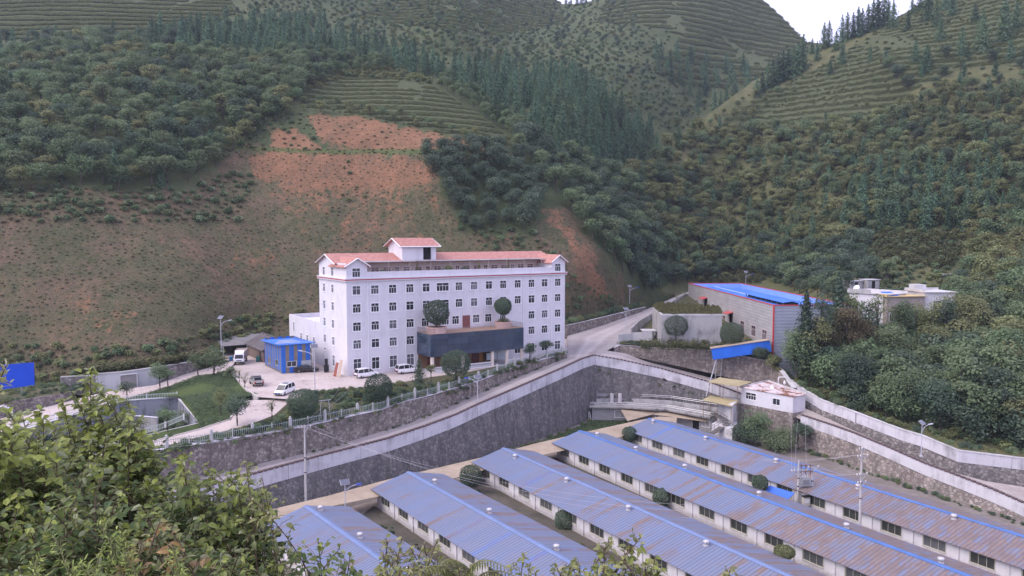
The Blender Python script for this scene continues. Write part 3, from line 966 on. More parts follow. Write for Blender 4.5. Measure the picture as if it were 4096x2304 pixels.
MAR = mat('pale_post_stone', (0.5, 0.5, 0.5), 0.7, 0.2)
railing('railing', 'grey green picket railing with ball topped posts above the garden wall', [p + np.array([-0.02, 0.15, 0.12]) for p in fw_top_x], 1.35, 0.3, RAIL, 2.9, True, None, MAR)
railing('railing', 'white picket railing along the outer side of the left lane', [D(-10, 436, 115.5), D(16.7, 430.5, 117.2), D(73.8, 414.5, 126.8), D(100, 407.5, 130.8)], 1.1, 0.28, FENCE_W, 5.0, False)
railing('railing', 'white picket railing at the far rim of the sunken basin', [D(116, 404, 132), D(131, 400.4, 134), D(158, 398.6, 135.2), D(177, 397.4, 136.4)], 1.0, 0.26, FENCE_W, 5.0, False)
railing('railing', 'white picket railing at the near rim of the sunken basin by the drive', [D(140.5, 435.6, 114.6), D(164, 428.5, 118), D(184, 420, 122)], 1.0, 0.26, FENCE_W, 4.0, False)

# basin walls
br = basin_rim
wall_thing('basin_wall', 'blue grey stained wall around the sunken basin beside the lawn', [br[0], br[1], br[2], br[3], br[4]], [p[2] for p in br[:5]], [-6.4] * 5, 0.0, -0.35, 1, plaster('basin_render', (0.26, 0.275, 0.31), (0.08, 0.085, 0.09), 1.6), (CONC_LIGHT, 0.1))
wall_thing('basin_wall', 'low concrete edge on the near side of the basin', [br[4], br[5], br[6]], [p[2] for p in br[4:7]], [-6.4] * 3, 0.0, -0.35, 1, CONCRETE)
bw2 = [D(118, 424, 121), D(128, 416.5, 126), D(139, 416.3, 126.5), D(157, 418, 125.5)]
wall_thing('basin_wall', 'grey dividing wall standing inside the sunken basin', bw2, [p[2] for p in bw2], [-6.3] * 4, 0.0, -0.3, 1, CONCRETE, (CONC_LIGHT, 0.08))

# grey wall with the shutter at the hill foot, left
GW = [(60.2, 377.6, 140), (95.5, 375.6, 141), (96.2, 374.4, 140.6), (121, 372.5, 141), (157.6, 367.6, 143.5), (182.5, 363.5, 148.5), (198.5, 361.4, 152)]
gw = [D(*p) for p in GW]
gt, gi = wall_thing('hill_foot_wall', 'long grey wall with a shutter bay at the foot of the left slope', gw, [p[2] for p in gw], [-2.6, -1.8, -1.8, -1.6, -1.0, -0.4, 0.2], 0.0, -0.5, 1, plaster('grey_render', (0.4, 0.41, 0.44), (0.2, 0.2, 0.21), 0.8), (CONCRETE, 0.14))
s = MB(); wall_run(s, gw[:2], [p[2] - 0.05 for p in gw[:2]], [-2.6, -1.9], 0.05, -0.1, 1); o = s.build('rubble_facing', GREY_STONE, gt); o.matrix_parent_inverse = gi
s = MB(); wall_run(s, [D(160, 366.9, 144), gw[5], gw[6]], [D(160, 366.9, 144)[2] - .1, gw[5][2] - .05, gw[6][2] - .05], [-1.0, -0.5, 0.1], 0.06, -0.1, 1); o = s.build('rubble_facing', GREY_STONE, gt); o.matrix_parent_inverse = gi
SHUT = NT('roller_shutter'); w_ = SHUT.math('FRACT', SHUT.math('MULTIPLY', SHUT.xyz()[2], 6.0)); SHUT.bump(w_, 0.03); SHUT = SHUT.done((0.25, 0.24, 0.24), 0.6)
a_, b_ = D(120.4, 375.6, 140.7), D(136.5, 373.8, 141.9)
s = MB(); wall_run(s, [a_, b_], [a_[2], b_[2]], [-1.5, -1.3], 0.04, -0.1, 1); o = s.build('shutter', SHUT, gt); o.matrix_parent_inverse = gi
s = MB(); wall_run(s, [a_ + (b_ - a_) * -0.06, a_], [a_[2] + .15, a_[2] + .15], [-1.6, -1.6], 0.2, -0.1, 1); wall_run(s, [b_, b_ + (b_ - a_) * .06], [b_[2] + .15, b_[2] + .15], [-1.4, -1.4], 0.2, -0.1, 1)
wall_run(s, [a_, b_], [a_[2] + .16, b_[2] + .16], [a_[2] + .01, b_[2] + .01], 0.2, -0.1, 1)
o = s.build('shutter_frame', CONC_LIGHT, gt); o.matrix_parent_inverse = gi
LW = [(-40, 414, 121), (0, 406.3, 125), (7.8, 402.8, 126), (30, 398.5, 129.5), (60.6, 394.0, 133.5), (72, 393, 136)]
lw_ = [D(*p) for p in LW]
wall_thing('lane_wall', 'low rubble stone wall along the upper side of the left lane', lw_, [p[2] for p in lw_], [p[2] - 2.4 for p in lw_], 0.0, -0.5, 1, WARM_STONE)
# wall on the outer side of the climbing road
UW = [(566.5, 325.5, 201), (575, 323.8, 204), (600, 318, 213), (638.5, 308.6, 231), (646, 307, 236)]
uw = [D(*p) for p in UW]
wall_thing('roadside_wall', 'grey stone wall on the hill side of the climbing road behind the office block', uw, [p[2] for p in uw], [p[2] - 3.2 for p in uw], 0.0, -0.4, 1, WARM_STONE, (CONC_LIGHT, 0.08))
UR = [(655, 311.5, 223), (664, 306.5, 233), (675, 299.5, 243), (687, 293, 254)]
ur = [D(*p) for p in UR]
wall_thing('roadside_wall', 'low concrete wall between the climbing road and the grey workshop', ur, [p[2] for p in ur], [p[2] - 3.6 for p in ur], 0.0, -0.3, 1, CONCRETE)
# platform wall
pt_ = [D(614, 348, 184)] + plat_top + [D(792, 388, 156)]
wall_thing('platform_wall', 'warm grey rubble wall carrying the workshop terrace above the lower road', pt_, [p[2] for p in pt_], [-1.0, -1.2, -2.5, -4.2, -6.5, -7.5, -8.5, -8.5][:len(pt_)], 0.0, -0.8, 1, WARM_STONE, (CONC_LIGHT, 0.1), batter=0.5)
# right-hand walls
rr = empty('retaining_wall', (rwt[0][0], rwt[0][1], YARD), label='rubble retaining wall with whitewashed parapet behind the last blue-roofed shed', cat='retaining wall')
ri = Matrix.Translation((-float(rwt[0][0]), -float(rwt[0][1]), -YARD))
s = MB(); wall_run(s, rwt, [p[2] - 2.0 for p in rwt], [YARD - 0.3] * len(rwt), 0.0, -1.0, 1, 0, bot_front=0.8)
o = s.build('stone_face', WARM_STONE, rr); o.matrix_parent_inverse = ri
s = MB(); wall_run(s, rwt, [p[2] - 0.14 for p in rwt], [p[2] - 2.0 for p in rwt], 0.06, -0.32, 1)
o = s.build('parapet', PARAPET, rr); o.matrix_parent_inverse = ri
s = MB(); cp = dense(rwt, 0.8)
for i in range(len(cp) - 1):
    a, b = cp[i], cp[i] + (cp[i + 1] - cp[i]) * 0.78
    wall_run(s, [a, b], [a[2] + 0.06, b[2] + 0.06], [a[2] - 0.14, b[2] - 0.14], 0.14, -0.4, 1)
o = s.build('coping', COPING, rr); o.matrix_parent_inverse = ri
ur_ = empty('retaining_wall', (upt[0][0], upt[0][1], -9), label='rubble wall with pale parapet between the right-hand path and the trees', cat='retaining wall')
ri = Matrix.Translation((-float(upt[0][0]), -float(upt[0][1]), 9.0))
s = MB(); wall_run(s, upt, [p[2] - 2.0 for p in upt], [p[2] - 6.5 for p in upt], 0.0, -0.8, 1, 0, bot_front=0.5)
o = s.build('stone_face', GREY_STONE, ur_); o.matrix_parent_inverse = ri
s = MB(); wall_run(s, upt, [p[2] - 0.14 for p in upt], [p[2] - 2.0 for p in upt], 0.05, -0.32, 1)
o = s.build('parapet', PARAPET, ur_); o.matrix_parent_inverse = ri
s = MB(); wall_run(s, upt, [p[2] + 0.02 for p in upt], [p[2] - 0.14 for p in upt], 0.14, -0.4, 1)
o = s.build('coping', CONC_LIGHT, ur_); o.matrix_parent_inverse = ri
# ------------------------------------------------------------------ the white office block
BO = np.array([-32.1, 147.0, 0.0])
BA = math.radians(33.6)
BU, BN = np.array([math.cos(BA), math.sin(BA), 0]), np.array([-math.sin(BA), math.cos(BA), 0])


def bx(u, z, y=0.0, lo=-30.0, hi=80.0):
    """distance along the facade (y metres behind it) at which bearing u is met"""
    for _ in range(50):
        m = (lo + hi) / 2
        if project(BO + BU * m + BN * y + np.array([0, 0, z]))[0] < u: lo = m
        else: hi = m
    return (lo + hi) / 2


def holes_wall(mb, x0, x1, z0, z1, holes, depth, tf, m=0):
    """a wall face with openings and reveals; tf maps (along, into the wall, up) to local coordinates"""
    xs = sorted({x0, x1} | {h[0] for h in holes} | {h[1] for h in holes})
    zs = sorted({z0, z1} | {h[2] for h in holes} | {h[3] for h in holes})
    xs = [x for x in xs if x0 <= x <= x1]; zs = [z for z in zs if z0 <= z <= z1]
    for i in range(len(xs) - 1):
        for j in range(len(zs) - 1):
            cx, cz = (xs[i] + xs[i + 1]) / 2, (zs[j] + zs[j + 1]) / 2
            if any(h[0] < cx < h[1] and h[2] < cz < h[3] for h in holes): continue
            mb.poly([tf(xs[i], 0, zs[j]), tf(xs[i + 1], 0, zs[j]), tf(xs[i + 1], 0, zs[j + 1]), tf(xs[i], 0, zs[j + 1])], m)
    for a, b, c, d in holes:
        q = [(a, c), (b, c), (b, d), (a, d)]
        for k in range(4):
            (p0, p1), (r0, r1) = q[k], q[(k + 1) % 4]
            mb.poly([tf(p0, 0, p1), tf(p0, depth, p1), tf(r0, depth, r1), tf(r0, 0, r1)], m)


WIN = {}


def window_meshes(w, h, cols=3, transom=0.34, fm=None, trim=0.13, gm=None):
    key = (round(w, 2), round(h, 2), cols, round(transom, 2), fm.name if fm else '', trim)
    if key in WIN: return WIN[key]
    f = MB()
    t = trim
    if t:
        f.box(-w / 2 - t, w / 2 + t, -0.05, 0.0, h, h + t); f.box(-w / 2 - t - 0.04, w / 2 + t + 0.04, -0.09, 0.0, -t, 0)
        f.box(-w / 2 - t, -w / 2, -0.05, 0.0, 0, h); f.box(w / 2, w / 2 + t, -0.05, 0.0, 0, h)
    e = 0.06
    f.box(-w / 2, w / 2, 0.05, 0.11, 0, e); f.box(-w / 2, w / 2, 0.05, 0.11, h - e, h)
    f.box(-w / 2, -w / 2 + e, 0.05, 0.11, e, h - e); f.box(w / 2 - e, w / 2, 0.05, 0.11, e, h - e)
    zt = h * (1 - transom)
    if transom: f.box(-w / 2 + e, w / 2 - e, 0.045, 0.105, zt - 0.035, zt + 0.035)
    for k in range(1, cols):
        x = -w / 2 + w * k / cols
        f.box(x - 0.03, x + 0.03, 0.05, 0.1, e, (zt if transom else h) - e)
    if transom and cols > 1:
        f.box(-0.03, 0.03, 0.05, 0.1, zt, h - e)
    g = MB(); g.poly([(-w / 2, 0.12, 0), (w / 2, 0.12, 0), (w / 2, 0.12, h), (-w / 2, 0.12, h)])
    WIN[key] = (f.mesh('window', [fm or FRAME_W]), g.mesh('pane', [gm or GLASS]))
    return WIN[key]


def put_window(root, loc, rz, w, h, cols=3, transom=0.34, fm=None, trim=0.13, gm=None, back=True):
    a, b = window_meshes(w, h, cols, transom, fm, trim, gm)
    o = link_mesh('window', a, root, loc, rz)
    link_mesh('pane', b, o)
    return o


office = empty('office_building', BO, BA, 'six storey white office block with red tiled roof and glass clad entrance', 'office building')
BL, BD = bx(564.7, 3.0), 15.4
colsU = [300 + .13802 * x for x in (410, 543, 672, 797, 915, 1035, 1152, 1262, 1370, 1473, 1578, 1678, 1773, 1868)]
cx = [bx(u, 16.5) for u in colsU]
colsT = [300 + .13802 * x for x in (410, 541, 671, 796, 908, 1055, 1128, 1205, 1277, 1365, 1470, 1575, 1673, 1768)]
ct = [bx(u, 9.6) for u in colsT]
Hs = 1.75
rows = [15.9, 12.35, 8.75, 5.25]                    # sill heights of the four upper rows
holes, wins = [], []
for r, z in enumerate(rows):
    for i, x in enumerate(cx):
        if r == 2 and 4 <= i <= 10:
            continue
        if r == 3 and 4 <= i <= 10: continue
        w = 2.9 if (i == 5 and r in (0, 1)) else 1.65
        wins.append((x, z, w, Hs, 4 if w > 2 else (3 if (i * 7 + r * 3) % 4 else 2)))
for i in (4, 5, 6, 8, 9, 10):
    wins.append((ct[i], 8.75, 1.65, Hs, 3))
for i in (0, 1, 2, 3, 10, 11, 12, 13):
    wins.append((cx[i], 0.95 if i < 4 else 1.2, 1.65, 2.35 if i < 4 else 2.0, 2))
for (x, z, w, h, c) in wins: holes.append((x - w / 2, x + w / 2, z, z + h))
door_x = ct[7]
holes.append((door_x - 0.95, door_x + 0.95, 7.75, 10.5))
EW0, EW1 = bx(416.9, 6), bx(523.6, 6, -6.0)
CZ = 18.55                                         # underside of the red band
PARTOP = 20.35                                     # parapet of the roof terrace
b = MB()
f_front = lambda x, y, z: (x, y, z)
holes_wall(b, 0, BL, -0.5, CZ, holes, 0.13, f_front)
sx = [3.4, 10.6]
# side windows by bearing: columns at zoom x 238 and 177
sy = []
for zu in (238, 177):
    uu = 300 + .13802 * zu
    lo, hi = 0, 30
    for _ in range(50):
        m_ = (lo + hi) / 2
        if project(BO + BN * m_ + np.array([0, 0, 12]))[0] > uu: lo = m_
        else: hi = m_
    sy.append((lo + hi) / 2)
side_h = []
for z in rows + [19.35]:
    for y in sy: side_h.append((y - 0.62, y + 0.62, z, z + 1.7))
side_h.append((sy[0] - 0.62, sy[0] + 0.62, 0.95, 3.2)); side_h.append((sy[1] - 0.4, sy[1] + 0.4, 3.6, 4.2))
f_side = lambda s_, y, z: (y, BD - s_, z)
holes_wall(b, 0, BD, -0.5, 22.1, [(BD - h[1], BD - h[0], h[2], h[3]) for h in side_h], 0.13, f_side)
# back, right side, decks
b.poly([(BL, 0, -.5), (BL, BD, -.5), (BL, BD, 22.1), (BL, 0, 22.1)])
b.poly([(BL, BD, -.5), (0, BD, -.5), (0, BD, 22.1), (BL, BD, 22.1)])
b.poly([(0, 0, 18.9), (BL, 0, 18.9), (BL, BD, 18.9), (0, BD, 18.9)])
b.build('wall', WHITE, office)
# dark rooms behind the openings: inner liner
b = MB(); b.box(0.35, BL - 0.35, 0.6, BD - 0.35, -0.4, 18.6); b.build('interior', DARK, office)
# red band and cornice
b = MB(); b.box(-0.35, BL + 0.35, -0.35, BD + 0.2, CZ, CZ + 0.2); b.box(-0.45, BL + 0.45, -0.45, BD + .25, CZ + 0.42, CZ + 0.6)
b.build('cornice', WHITE, office)
b = MB(); b.box(-0.4, BL + 0.4, -0.4, BD + 0.22, CZ + 0.2, CZ + 0.42); b.build('red_band', RED_TRIM, office)
gx = bx(300 + .13802 * 487, 20)                    # right edge of the left gable block
gx2 = bx(300 + .13802 * 1825, 20)
b = MB()
# top storey: gable blocks at both ends, parapet between, set-back rooms
for (x0, x1) in ((0.0, gx), (gx2, BL)):
    xm = (x0 + x1) / 2
    wx = cx[0] if x0 == 0 else cx[13]
    holes_wall(b, x0, x1, CZ + .6, 21.7, [(wx - .82, wx + .82, 19.35, 21.1)], 0.13, f_front)
    b.poly([(x0, 0, 21.7), (x1, 0, 21.7), (xm, 0, 23.1)])
    b.poly([(x1, 0, CZ + .6), (x1, 9, CZ + .6), (x1, 9, 21.7), (x1, 0, 21.7)])
    if x0 > 0: b.poly([(x0, 5.4, CZ + .6), (x0, 0, CZ + .6), (x0, 0, 21.7), (x0, 5.4, 21.7)])
b.box(gx, gx2, 0.0, 0.22, CZ + .6, PARTOP)
b.poly([(0, 5.2, 22.1), (0, BD, 22.1), (0, (5.2 + BD) / 2, 23.7)][::-1]); b.poly([(BL, 5.2, 22.1), (BL, BD, 22.1), (BL, (5.2 + BD) / 2, 23.7)])
b.build('top_storey_wall', WHITE, office)
put_window(office, (cx[0], 0, 19.35), 0, 1.65, 1.75); put_window(office, (cx[13], 0, 19.35), 0, 1.65, 1.75)
# gallery wall behind the roof terrace with its doors and windows
GAL = mat('gallery_tan_wall', (0.46, 0.38, 0.33), 0.8, 0.3)
b = MB()
gh = []
x = gx + 1.2
k = 0
while x < gx2 - 2.4:
    wd = 1.7 if k % 3 else 1.0
    gh.append((x, x + wd, 19.6 if k % 3 else 18.95, 21.0)); x += wd + 0.95; k += 1
holes_wall(b, gx, gx2, 18.9, 22.3, gh, 0.1, lambda x, y, z: (x, y + 5.4, z))
b.build('gallery_wall', GAL, office)
BRN = mat('brown_window_timber', (0.16, 0.08, 0.06), 0.6, 0.3)
for (a0, a1, z0, z1) in gh:
    put_window(office, ((a0 + a1) / 2, 5.4, z0), 0, a1 - a0, z1 - z0, 2, 0.3, mat('gallery_window_frame', (0.6, 0.52, 0.5), 0.5, .1), 0.08, glass_mat('gallery_glass', (0.1, 0.05, 0.045), 0.15) if 'gallery_glass' not in MATS else MATS['gallery_glass'])
# flat canopy over the gallery and its posts
b = MB(); b.box(gx + .05, gx2 + .05, 2.6, 5.6, 22.1, 22.25); b.build('gallery_canopy', CONCRETE, office)
for k in range(10):
    xp = gx + 1.0 + (gx2 - gx - 2.0) * k / 9
    b = MB(); b.box(xp - .07, xp + .07, 2.7, 2.84, 18.9, 22.1); b.build('gallery_post', mat('tan_post', (0.34, 0.3, 0.27), 0.6, .2), office)
# red tile roofs
TILE = NT('red_roof_tiles')
xx = TILE.xyz()
wv = TILE.math('FRACT', TILE.math('MULTIPLY', xx[0], 3.2)); wy = TILE.math('FRACT', TILE.math('MULTIPLY', xx[1], 2.6))
nn = TILE.noise(1.4, 5, 0.7)
cc = TILE.ramp(nn, [(0.3, (0.34, 0.145, 0.12)), (0.5, (0.44, 0.21, 0.175)), (0.7, (0.52, 0.29, 0.24))])
cc = TILE.mix(TILE.ramp(wy, [(0.0, 0.45), (0.18, 0.0)]), cc, (0.2, 0.08, 0.07))
TILE.bump(TILE.math('ADD', TILE.math('PINGPONG', wv, 0.5), wy), 0.06, 0.9)
TILE = TILE.done(cc, 0.75)


def gable(mb, x0, x1, y0, y1, ze, zr, along='x', t=0.16, ov=0.5, m=0):
    if along == 'x':
        ym = (y0 + y1) / 2; s_ = (zr - ze) / (ym - y0); o_ = ov * s_
        mb.slab([(x0 - ov, y0 - ov, ze - o_), (x1 + ov, y0 - ov, ze - o_), (x1 + ov, ym, zr), (x0 - ov, ym, zr)], t, m)
        mb.slab([(x0 - ov, ym, zr), (x1 + ov, ym, zr), (x1 + ov, y1 + ov, ze - o_), (x0 - ov, y1 + ov, ze - o_)], t, m)
    else:
        xm = (x0 + x1) / 2; s_ = (zr - ze) / (xm - x0); o_ = ov * s_
        mb.slab([(x0 - ov, y0 - ov, ze - o_), (x0 - ov, y1, ze - o_), (xm, y1, zr), (xm, y0 - ov, zr)], t, m)
        mb.slab([(xm, y0 - ov, zr), (xm, y1, zr), (x1 + ov, y1, ze - o_), (x1 + ov, y0 - ov, ze - o_)], t, m)


b = MB()
gable(b, 0, BL, 5.2, BD, 22.15, 23.85, 'x', 0.16, 0.55)
gable(b, 0.0, gx, 0.0, 8.6, 21.72, 23.2, 'y', 0.16, 0.5)
gable(b, gx2, BL, 0.0, 8.6, 21.72, 23.2, 'y', 0.16, 0.5)
b.build('roof', TILE, office)
# white barge boards
b = MB()


def barge(pts):
    for p, q in zip(pts[:-1], pts[1:]):
        b.tube([p, q], 0.11, 4)


barge([(-.62, 4.65, 21.8), (-.62, 10.3, 23.68), (-.62, BD + .6, 21.8)]); barge([(-.55, -.56, 21.4), (gx / 2, -.56, 23.05), (gx + .5, -.56, 21.4)]); barge([(gx2 - .5, -.56, 21.4), ((gx2 + BL) / 2, -.56, 23.05), (BL + .5, -.56, 21.4)])
b.build('barge_board', FRAME_W, office)
# stair tower
tx0, tx1 = bx(402.1, 24, 5.6), bx(436, 24, 5.6)
b = MB()
dx0, dx1 = bx(300 + .13802 * 893, 23, 5.6), bx(300 + .13802 * 951, 23, 5.6)
holes_wall(b, tx0, tx1, 22.0, 25.55, [(dx0, dx1, 22.35, 25.0)], 0.3, lambda x, y, z: (x, y + 5.6, z))
tb = 12.4
b.poly([(tx0, tb, 21), (tx0, 5.6, 21), (tx0, 5.6, 25.55), (tx0, tb, 25.55)]); b.poly([(tx1, 5.6, 21), (tx1, tb, 21), (tx1, tb, 25.55), (tx1, 5.6, 25.55)]); b.poly([(tx1, tb, 21), (tx0, tb, 21), (tx0, tb, 25.55), (tx1, tb, 25.55)])
b.poly([(tx0, tb, 25.55), (tx0, 5.6, 25.55), (tx0, 9, 26.9)]); b.poly([(tx1, 5.6, 25.55), (tx1, tb, 25.55), (tx1, 9, 26.9)])
b.build('stair_tower', WHITE, office)
b = MB(); b.box(dx0 - .1, dx1 + .1, 5.95, 9.0, 22.2, 25.2); b.build('tower_doorway', DARK, office)
b = MB(); gable(b, tx0, tx1, 5.6, tb, 25.6, 27.05, 'x', 0.15, 0.75); b.build('tower_roof', TILE, office)
b = MB()
for xe in (tx0 - .82, tx1 + .82):
    barge([(xe, 4.8, 25.2), (xe, 9, 26.92), (xe, tb + .8, 25.2)])
b.tube([(tx0 - .8, 4.82, 25.18), (tx1 + .8, 4.82, 25.18)], 0.1, 4)
b.build('barge_board', FRAME_W, office)
for (x, z, w, h, c) in wins: put_window(office, (x, 0, z), 0, w, h, c)
for (a0, a1, z0, z1) in side_h: put_window(office, (0, (a0 + a1) / 2, z0), -math.pi / 2, a1 - a0, z1 - z0, 2 if a1 - a0 > 1 else 1, 0.34 if z1 - z0 > 1 else 0)
# rain pipes
for xz in (490, 762, 1615, 1817):
    xp = bx(300 + .13802 * xz, 14)
    b = MB(); b.tube([(xp, -.1, 0.1), (xp, -.1, 18.5)], 0.075, 6)
    for z in range(2, 18, 3): b.box(xp - .11, xp + .11, -.12, 0, z, z + .06)
    b.build('rain_pipe', FRAME_W, office)
b = MB(); b.box(door_x - .95, door_x - .01, .03, .09, 7.78, 10.5); b.box(door_x + .01, door_x + .95, .03, .09, 7.78, 10.5)
for s_ in (-1, 1):
    for (z0, z1) in ((7.95, 9.0), (9.15, 10.35)): b.box(door_x + s_ * .48 - .32, door_x + s_ * .48 + .32, .0, .03, z0, z1)
o = b.build('terrace_door', mat('red_brown_door', (0.22, 0.085, 0.075), 0.5, .2), office)
b = MB(); b.box(door_x - .1, door_x - .06, -.03, .03, 8.9, 9.2); b.build('handle', STEEL, o)
# glass clad entrance block
EP = 6.0
CLAD = NT('dark_glass_cladding')
x3 = CLAD.xyz()
gx_ = CLAD.math('FRACT', CLAD.math('MULTIPLY', CLAD.math('ADD', x3[0], x3[1]), 0.62)); gz_ = CLAD.math('FRACT', CLAD.math('MULTIPLY', x3[2], 0.74))
ln = CLAD.math('MAXIMUM', CLAD.math('LESS_THAN', gx_, 0.022), CLAD.math('LESS_THAN', gz_, 0.028))
pn = CLAD.white(CLAD.math('ADD', CLAD.math('FLOOR', CLAD.math('MULTIPLY', CLAD.math('ADD', x3[0], x3[1]), 0.62)), CLAD.math('MULTIPLY', CLAD.math('FLOOR', CLAD.math('MULTIPLY', x3[2], 0.74)), 37.0)))
bc = CLAD.ramp(pn, [(0.0, (0.026, 0.044, 0.072)), (1.0, (0.046, 0.072, 0.112))])
bc = CLAD.mix(CLAD.ramp(CLAD.noise(0.35, 4, 0.6), [(0.4, 0.0), (0.7, 0.6)]), bc, (0.065, 0.08, 0.1))
bc = CLAD.mix(ln, bc, (0.018, 0.028, 0.04))
CLAD.bump(CLAD.noise(0.5, 2, 0.5), 0.02, 0.25)
CLAD = CLAD.done(bc, 0.1, 0.0, 0.6)
b = MB()
ex1 = EW1
b.box(EW0, ex1, -EP, -0.003, 3.25, 7.75)
b.build('entrance_cladding', CLAD, office)
b = MB(); b.box(EW0 + .05, ex1 - .05, -EP + .05, -.01, 7.75, 7.8); b.build('terrace_deck', mat('tan_deck', (0.36, 0.24, 0.17), 0.8, .25), office)
b = MB()
tz = 7.8
for k in range(int((ex1 - EW0) / .3) + 1):
    xp = EW0 + .1 + k * .3
    if xp < ex1: b.box(xp - .02, xp + .02, -EP + .1, -EP + .14, tz, tz + .95)
for k in range(int(EP / .3)):
    for xe in (EW0 + .1, ex1 - .1): b.box(xe - .02, xe + .02, -EP + .1 + k * .3, -EP + .14 + k * .3, tz, tz + .95)
b.box(EW0 + .05, ex1 - .05, -EP + .08, -EP + .16, tz + .95, tz + 1.0)
for xe in (EW0 + .1, ex1 - .1): b.box(xe - .035, xe + .035, -EP + .1, -.05, tz + .95, tz + 1.0)
b.build('deck_railing', mat('tan_railing', (0.3, 0.25, 0.24), 0.6, .2), office)
colx = [EW0 + .7, bx(300 + .13802 * 1180, 1.6, -EP + .6), bx(300 + .13802 * 1393, 1.6, -EP + .6), bx(300 + .13802 * 1498, 1.6, -EP + .6), bx(300 + .13802 * 1605, 1.6, -EP + .6)]
CREAM = mat('cream_column', (0.72, 0.62, 0.54), 0.6, .1)
for xc in colx:
    b = MB(); b.lathe([(0.5, -.3), (0.5, 0.12), (0.38, 0.16), (0.38, 3.1), (0.46, 3.16), (0.46, 3.26)], (xc, -EP + .6, 0), 14); b.build('column', CREAM, office, smooth=False)
# porch interior: timber lined back wall, doors, painted panel boards
TIMB = mat('porch_timber', (0.22, 0.12, 0.07), 0.6, .35, 1.2)
b = MB(); b.box(EW0 + .2, ex1 - 5.2, -0.32, -0.01, 0.0, 3.2); b.build('porch_panelling', TIMB, office)
b = MB()
for k in range(5):
    xd = EW0 + 2.2 + k * 3.6
    b.box(xd, xd + 1.7, -.4, -.33, 0.1, 2.5)
b.build('porch_door', mat('dark_red_lacquer', (0.12, 0.03, 0.025), 0.4, .3), office)
b = MB(); b.box(bx(300 + .13802 * 1300, 2, -.5), bx(300 + .13802 * 1300, 2, -.5) + .9, -.5, -.33, .4, 3.1); b.build('porch_column', mat('gilt_timber', (0.42, 0.17, 0.035), 0.5, .3), office)
b = MB(); b.box(EW0, ex1, -EP, -.02, -.3, 0.06); b.build('porch_floor', CONC_LIGHT, office)
for (za, zb_) in ((1240, 1390), (1508, 1600)):
    xa, xb = bx(300 + .13802 * za, 1, -EP), bx(300 + .13802 * zb_, 1, -EP)
    b = MB()
    n_ = int((xb - xa) / .28)
    for k in range(n_ + 1): b.lathe([(.05, 0), (.08, .25), (.045, .5), (.07, .8)], (xa + (xb - xa) * k / n_, -EP + .35, .12), 6)
    b.box(xa - .1, xb + .1, -EP + .24, -EP + .46, .92, 1.05); b.box(xa - .1, xb + .1, -EP + .24, -EP + .46, 0, .12)
    b.build('balustrade', FRAME_W, office)
xa, xb = bx(300 + .13802 * 960, 1, -EP), bx(300 + .13802 * 1030, 1, -EP)
b = MB()
for k in range(10): b.lathe([(.05, 0), (.08, .25), (.045, .5), (.07, .8)], (xa + (xb - xa) * k / 9, -EP + .35, .12), 6)
b.box(xa - .1, xb + .1, -EP + .24, -EP + .46, .92, 1.05); b.box(xa - .1, xb + .1, -EP + .24, -EP + .46, 0, .12)
b.build('balustrade', FRAME_W, office)
# rear wing
b = MB(); f_w = lambda s_, y, z: (y, BD + 21 - s_, z)
wh = [(8, 9.1, 3.7, 5.6), (12.2, 13.3, 3.7, 5.6), (3.0, 3.9, 5.4, 7.6), (16.6, 17.7, 3.7, 5.6)]
holes_wall(b, 0, 21, -.5, 9.2, wh, .13, f_w)
b.poly([(0, BD + 21, -.5), (18, BD + 21, -.5), (18, BD + 21, 9.2), (0, BD + 21, 9.2)][::-1]); b.poly([(18, BD, -.5), (18, BD + 21, -.5), (18, BD + 21, 9.2), (18, BD, 9.2)])
b.poly([(0.25, BD, 8.2), (18, BD, 8.2), (18, BD + 21, 8.2), (0.25, BD + 21, 8.2)])
b.poly([(0, BD, 9.2), (.25, BD, 9.2), (.25, BD + 20.75, 9.2), (0, BD + 21, 9.2)]); b.poly([(0, BD + 21, 9.2), (.25, BD + 20.75, 9.2), (18, BD + 20.75, 9.2), (18, BD + 21, 9.2)])
b.poly([(.25, BD, 8.2), (.25, BD + 20.75, 8.2), (.25, BD + 20.75, 9.2), (.25, BD, 9.2)]); b.poly([(.25, BD + 20.75, 8.2), (18, BD + 20.75, 8.2), (18, BD + 20.75, 9.2), (.25, BD + 20.75, 9.2)])
b.build('rear_wing', WHITE, office)
for (a0, a1, z0, z1) in wh: put_window(office, (0, BD + 21 - (a0 + a1) / 2, z0), -math.pi / 2, a1 - a0, z1 - z0, 2, .3)

# panel boards in the porch: landscape pictures on easels
PIC = NT('painted_landscape')
z_ = PIC.xyz()[2]
q_ = PIC.math('ADD', z_, PIC.math('MULTIPLY', PIC.noise(1.5, 4, .6), 0.9))
PICM = PIC.done(PIC.ramp(q_, [(0.5, (0.1, 0.22, 0.06)), (0.75, (0.2, 0.35, 0.1)), (0.95, (0.12, 0.25, 0.35)), (1.3, (0.6, 0.68, 0.72))]), 0.6)
for k, (za, zb_) in enumerate(((1352, 1425), (1432, 1487))):
    xa, xb = bx(300 + .13802 * za, 1.5, -1.6), bx(300 + .13802 * zb_, 1.5, -1.6)
    p0 = BO + BU * xa + BN * -1.6
    r_ = empty('display_board', p0 + np.array([0, 0, 0.07]), BA, ('pale landscape display board standing left in the office porch', 'green landscape display board standing right in the office porch')[k], 'display board')
    b = MB(); b.box(0, xb - xa, 0, .05, .6, 2.1); b.build('picture', PICM, r_)
    b = MB(); b.box(-.04, 0, -.02, .07, .02, 2.15); b.box(xb - xa, xb - xa + .04, -.02, .07, .02, 2.15); b.build('leg', STEEL, r_)
# potted topiary tubs are planted in the vegetation section
TUBS = [(bx(300 + .13802 * 995, 8, -4.6), -4.3, 2.0), (bx(300 + .13802 * 1482, 8, -4.0), -3.4, 1.75)]
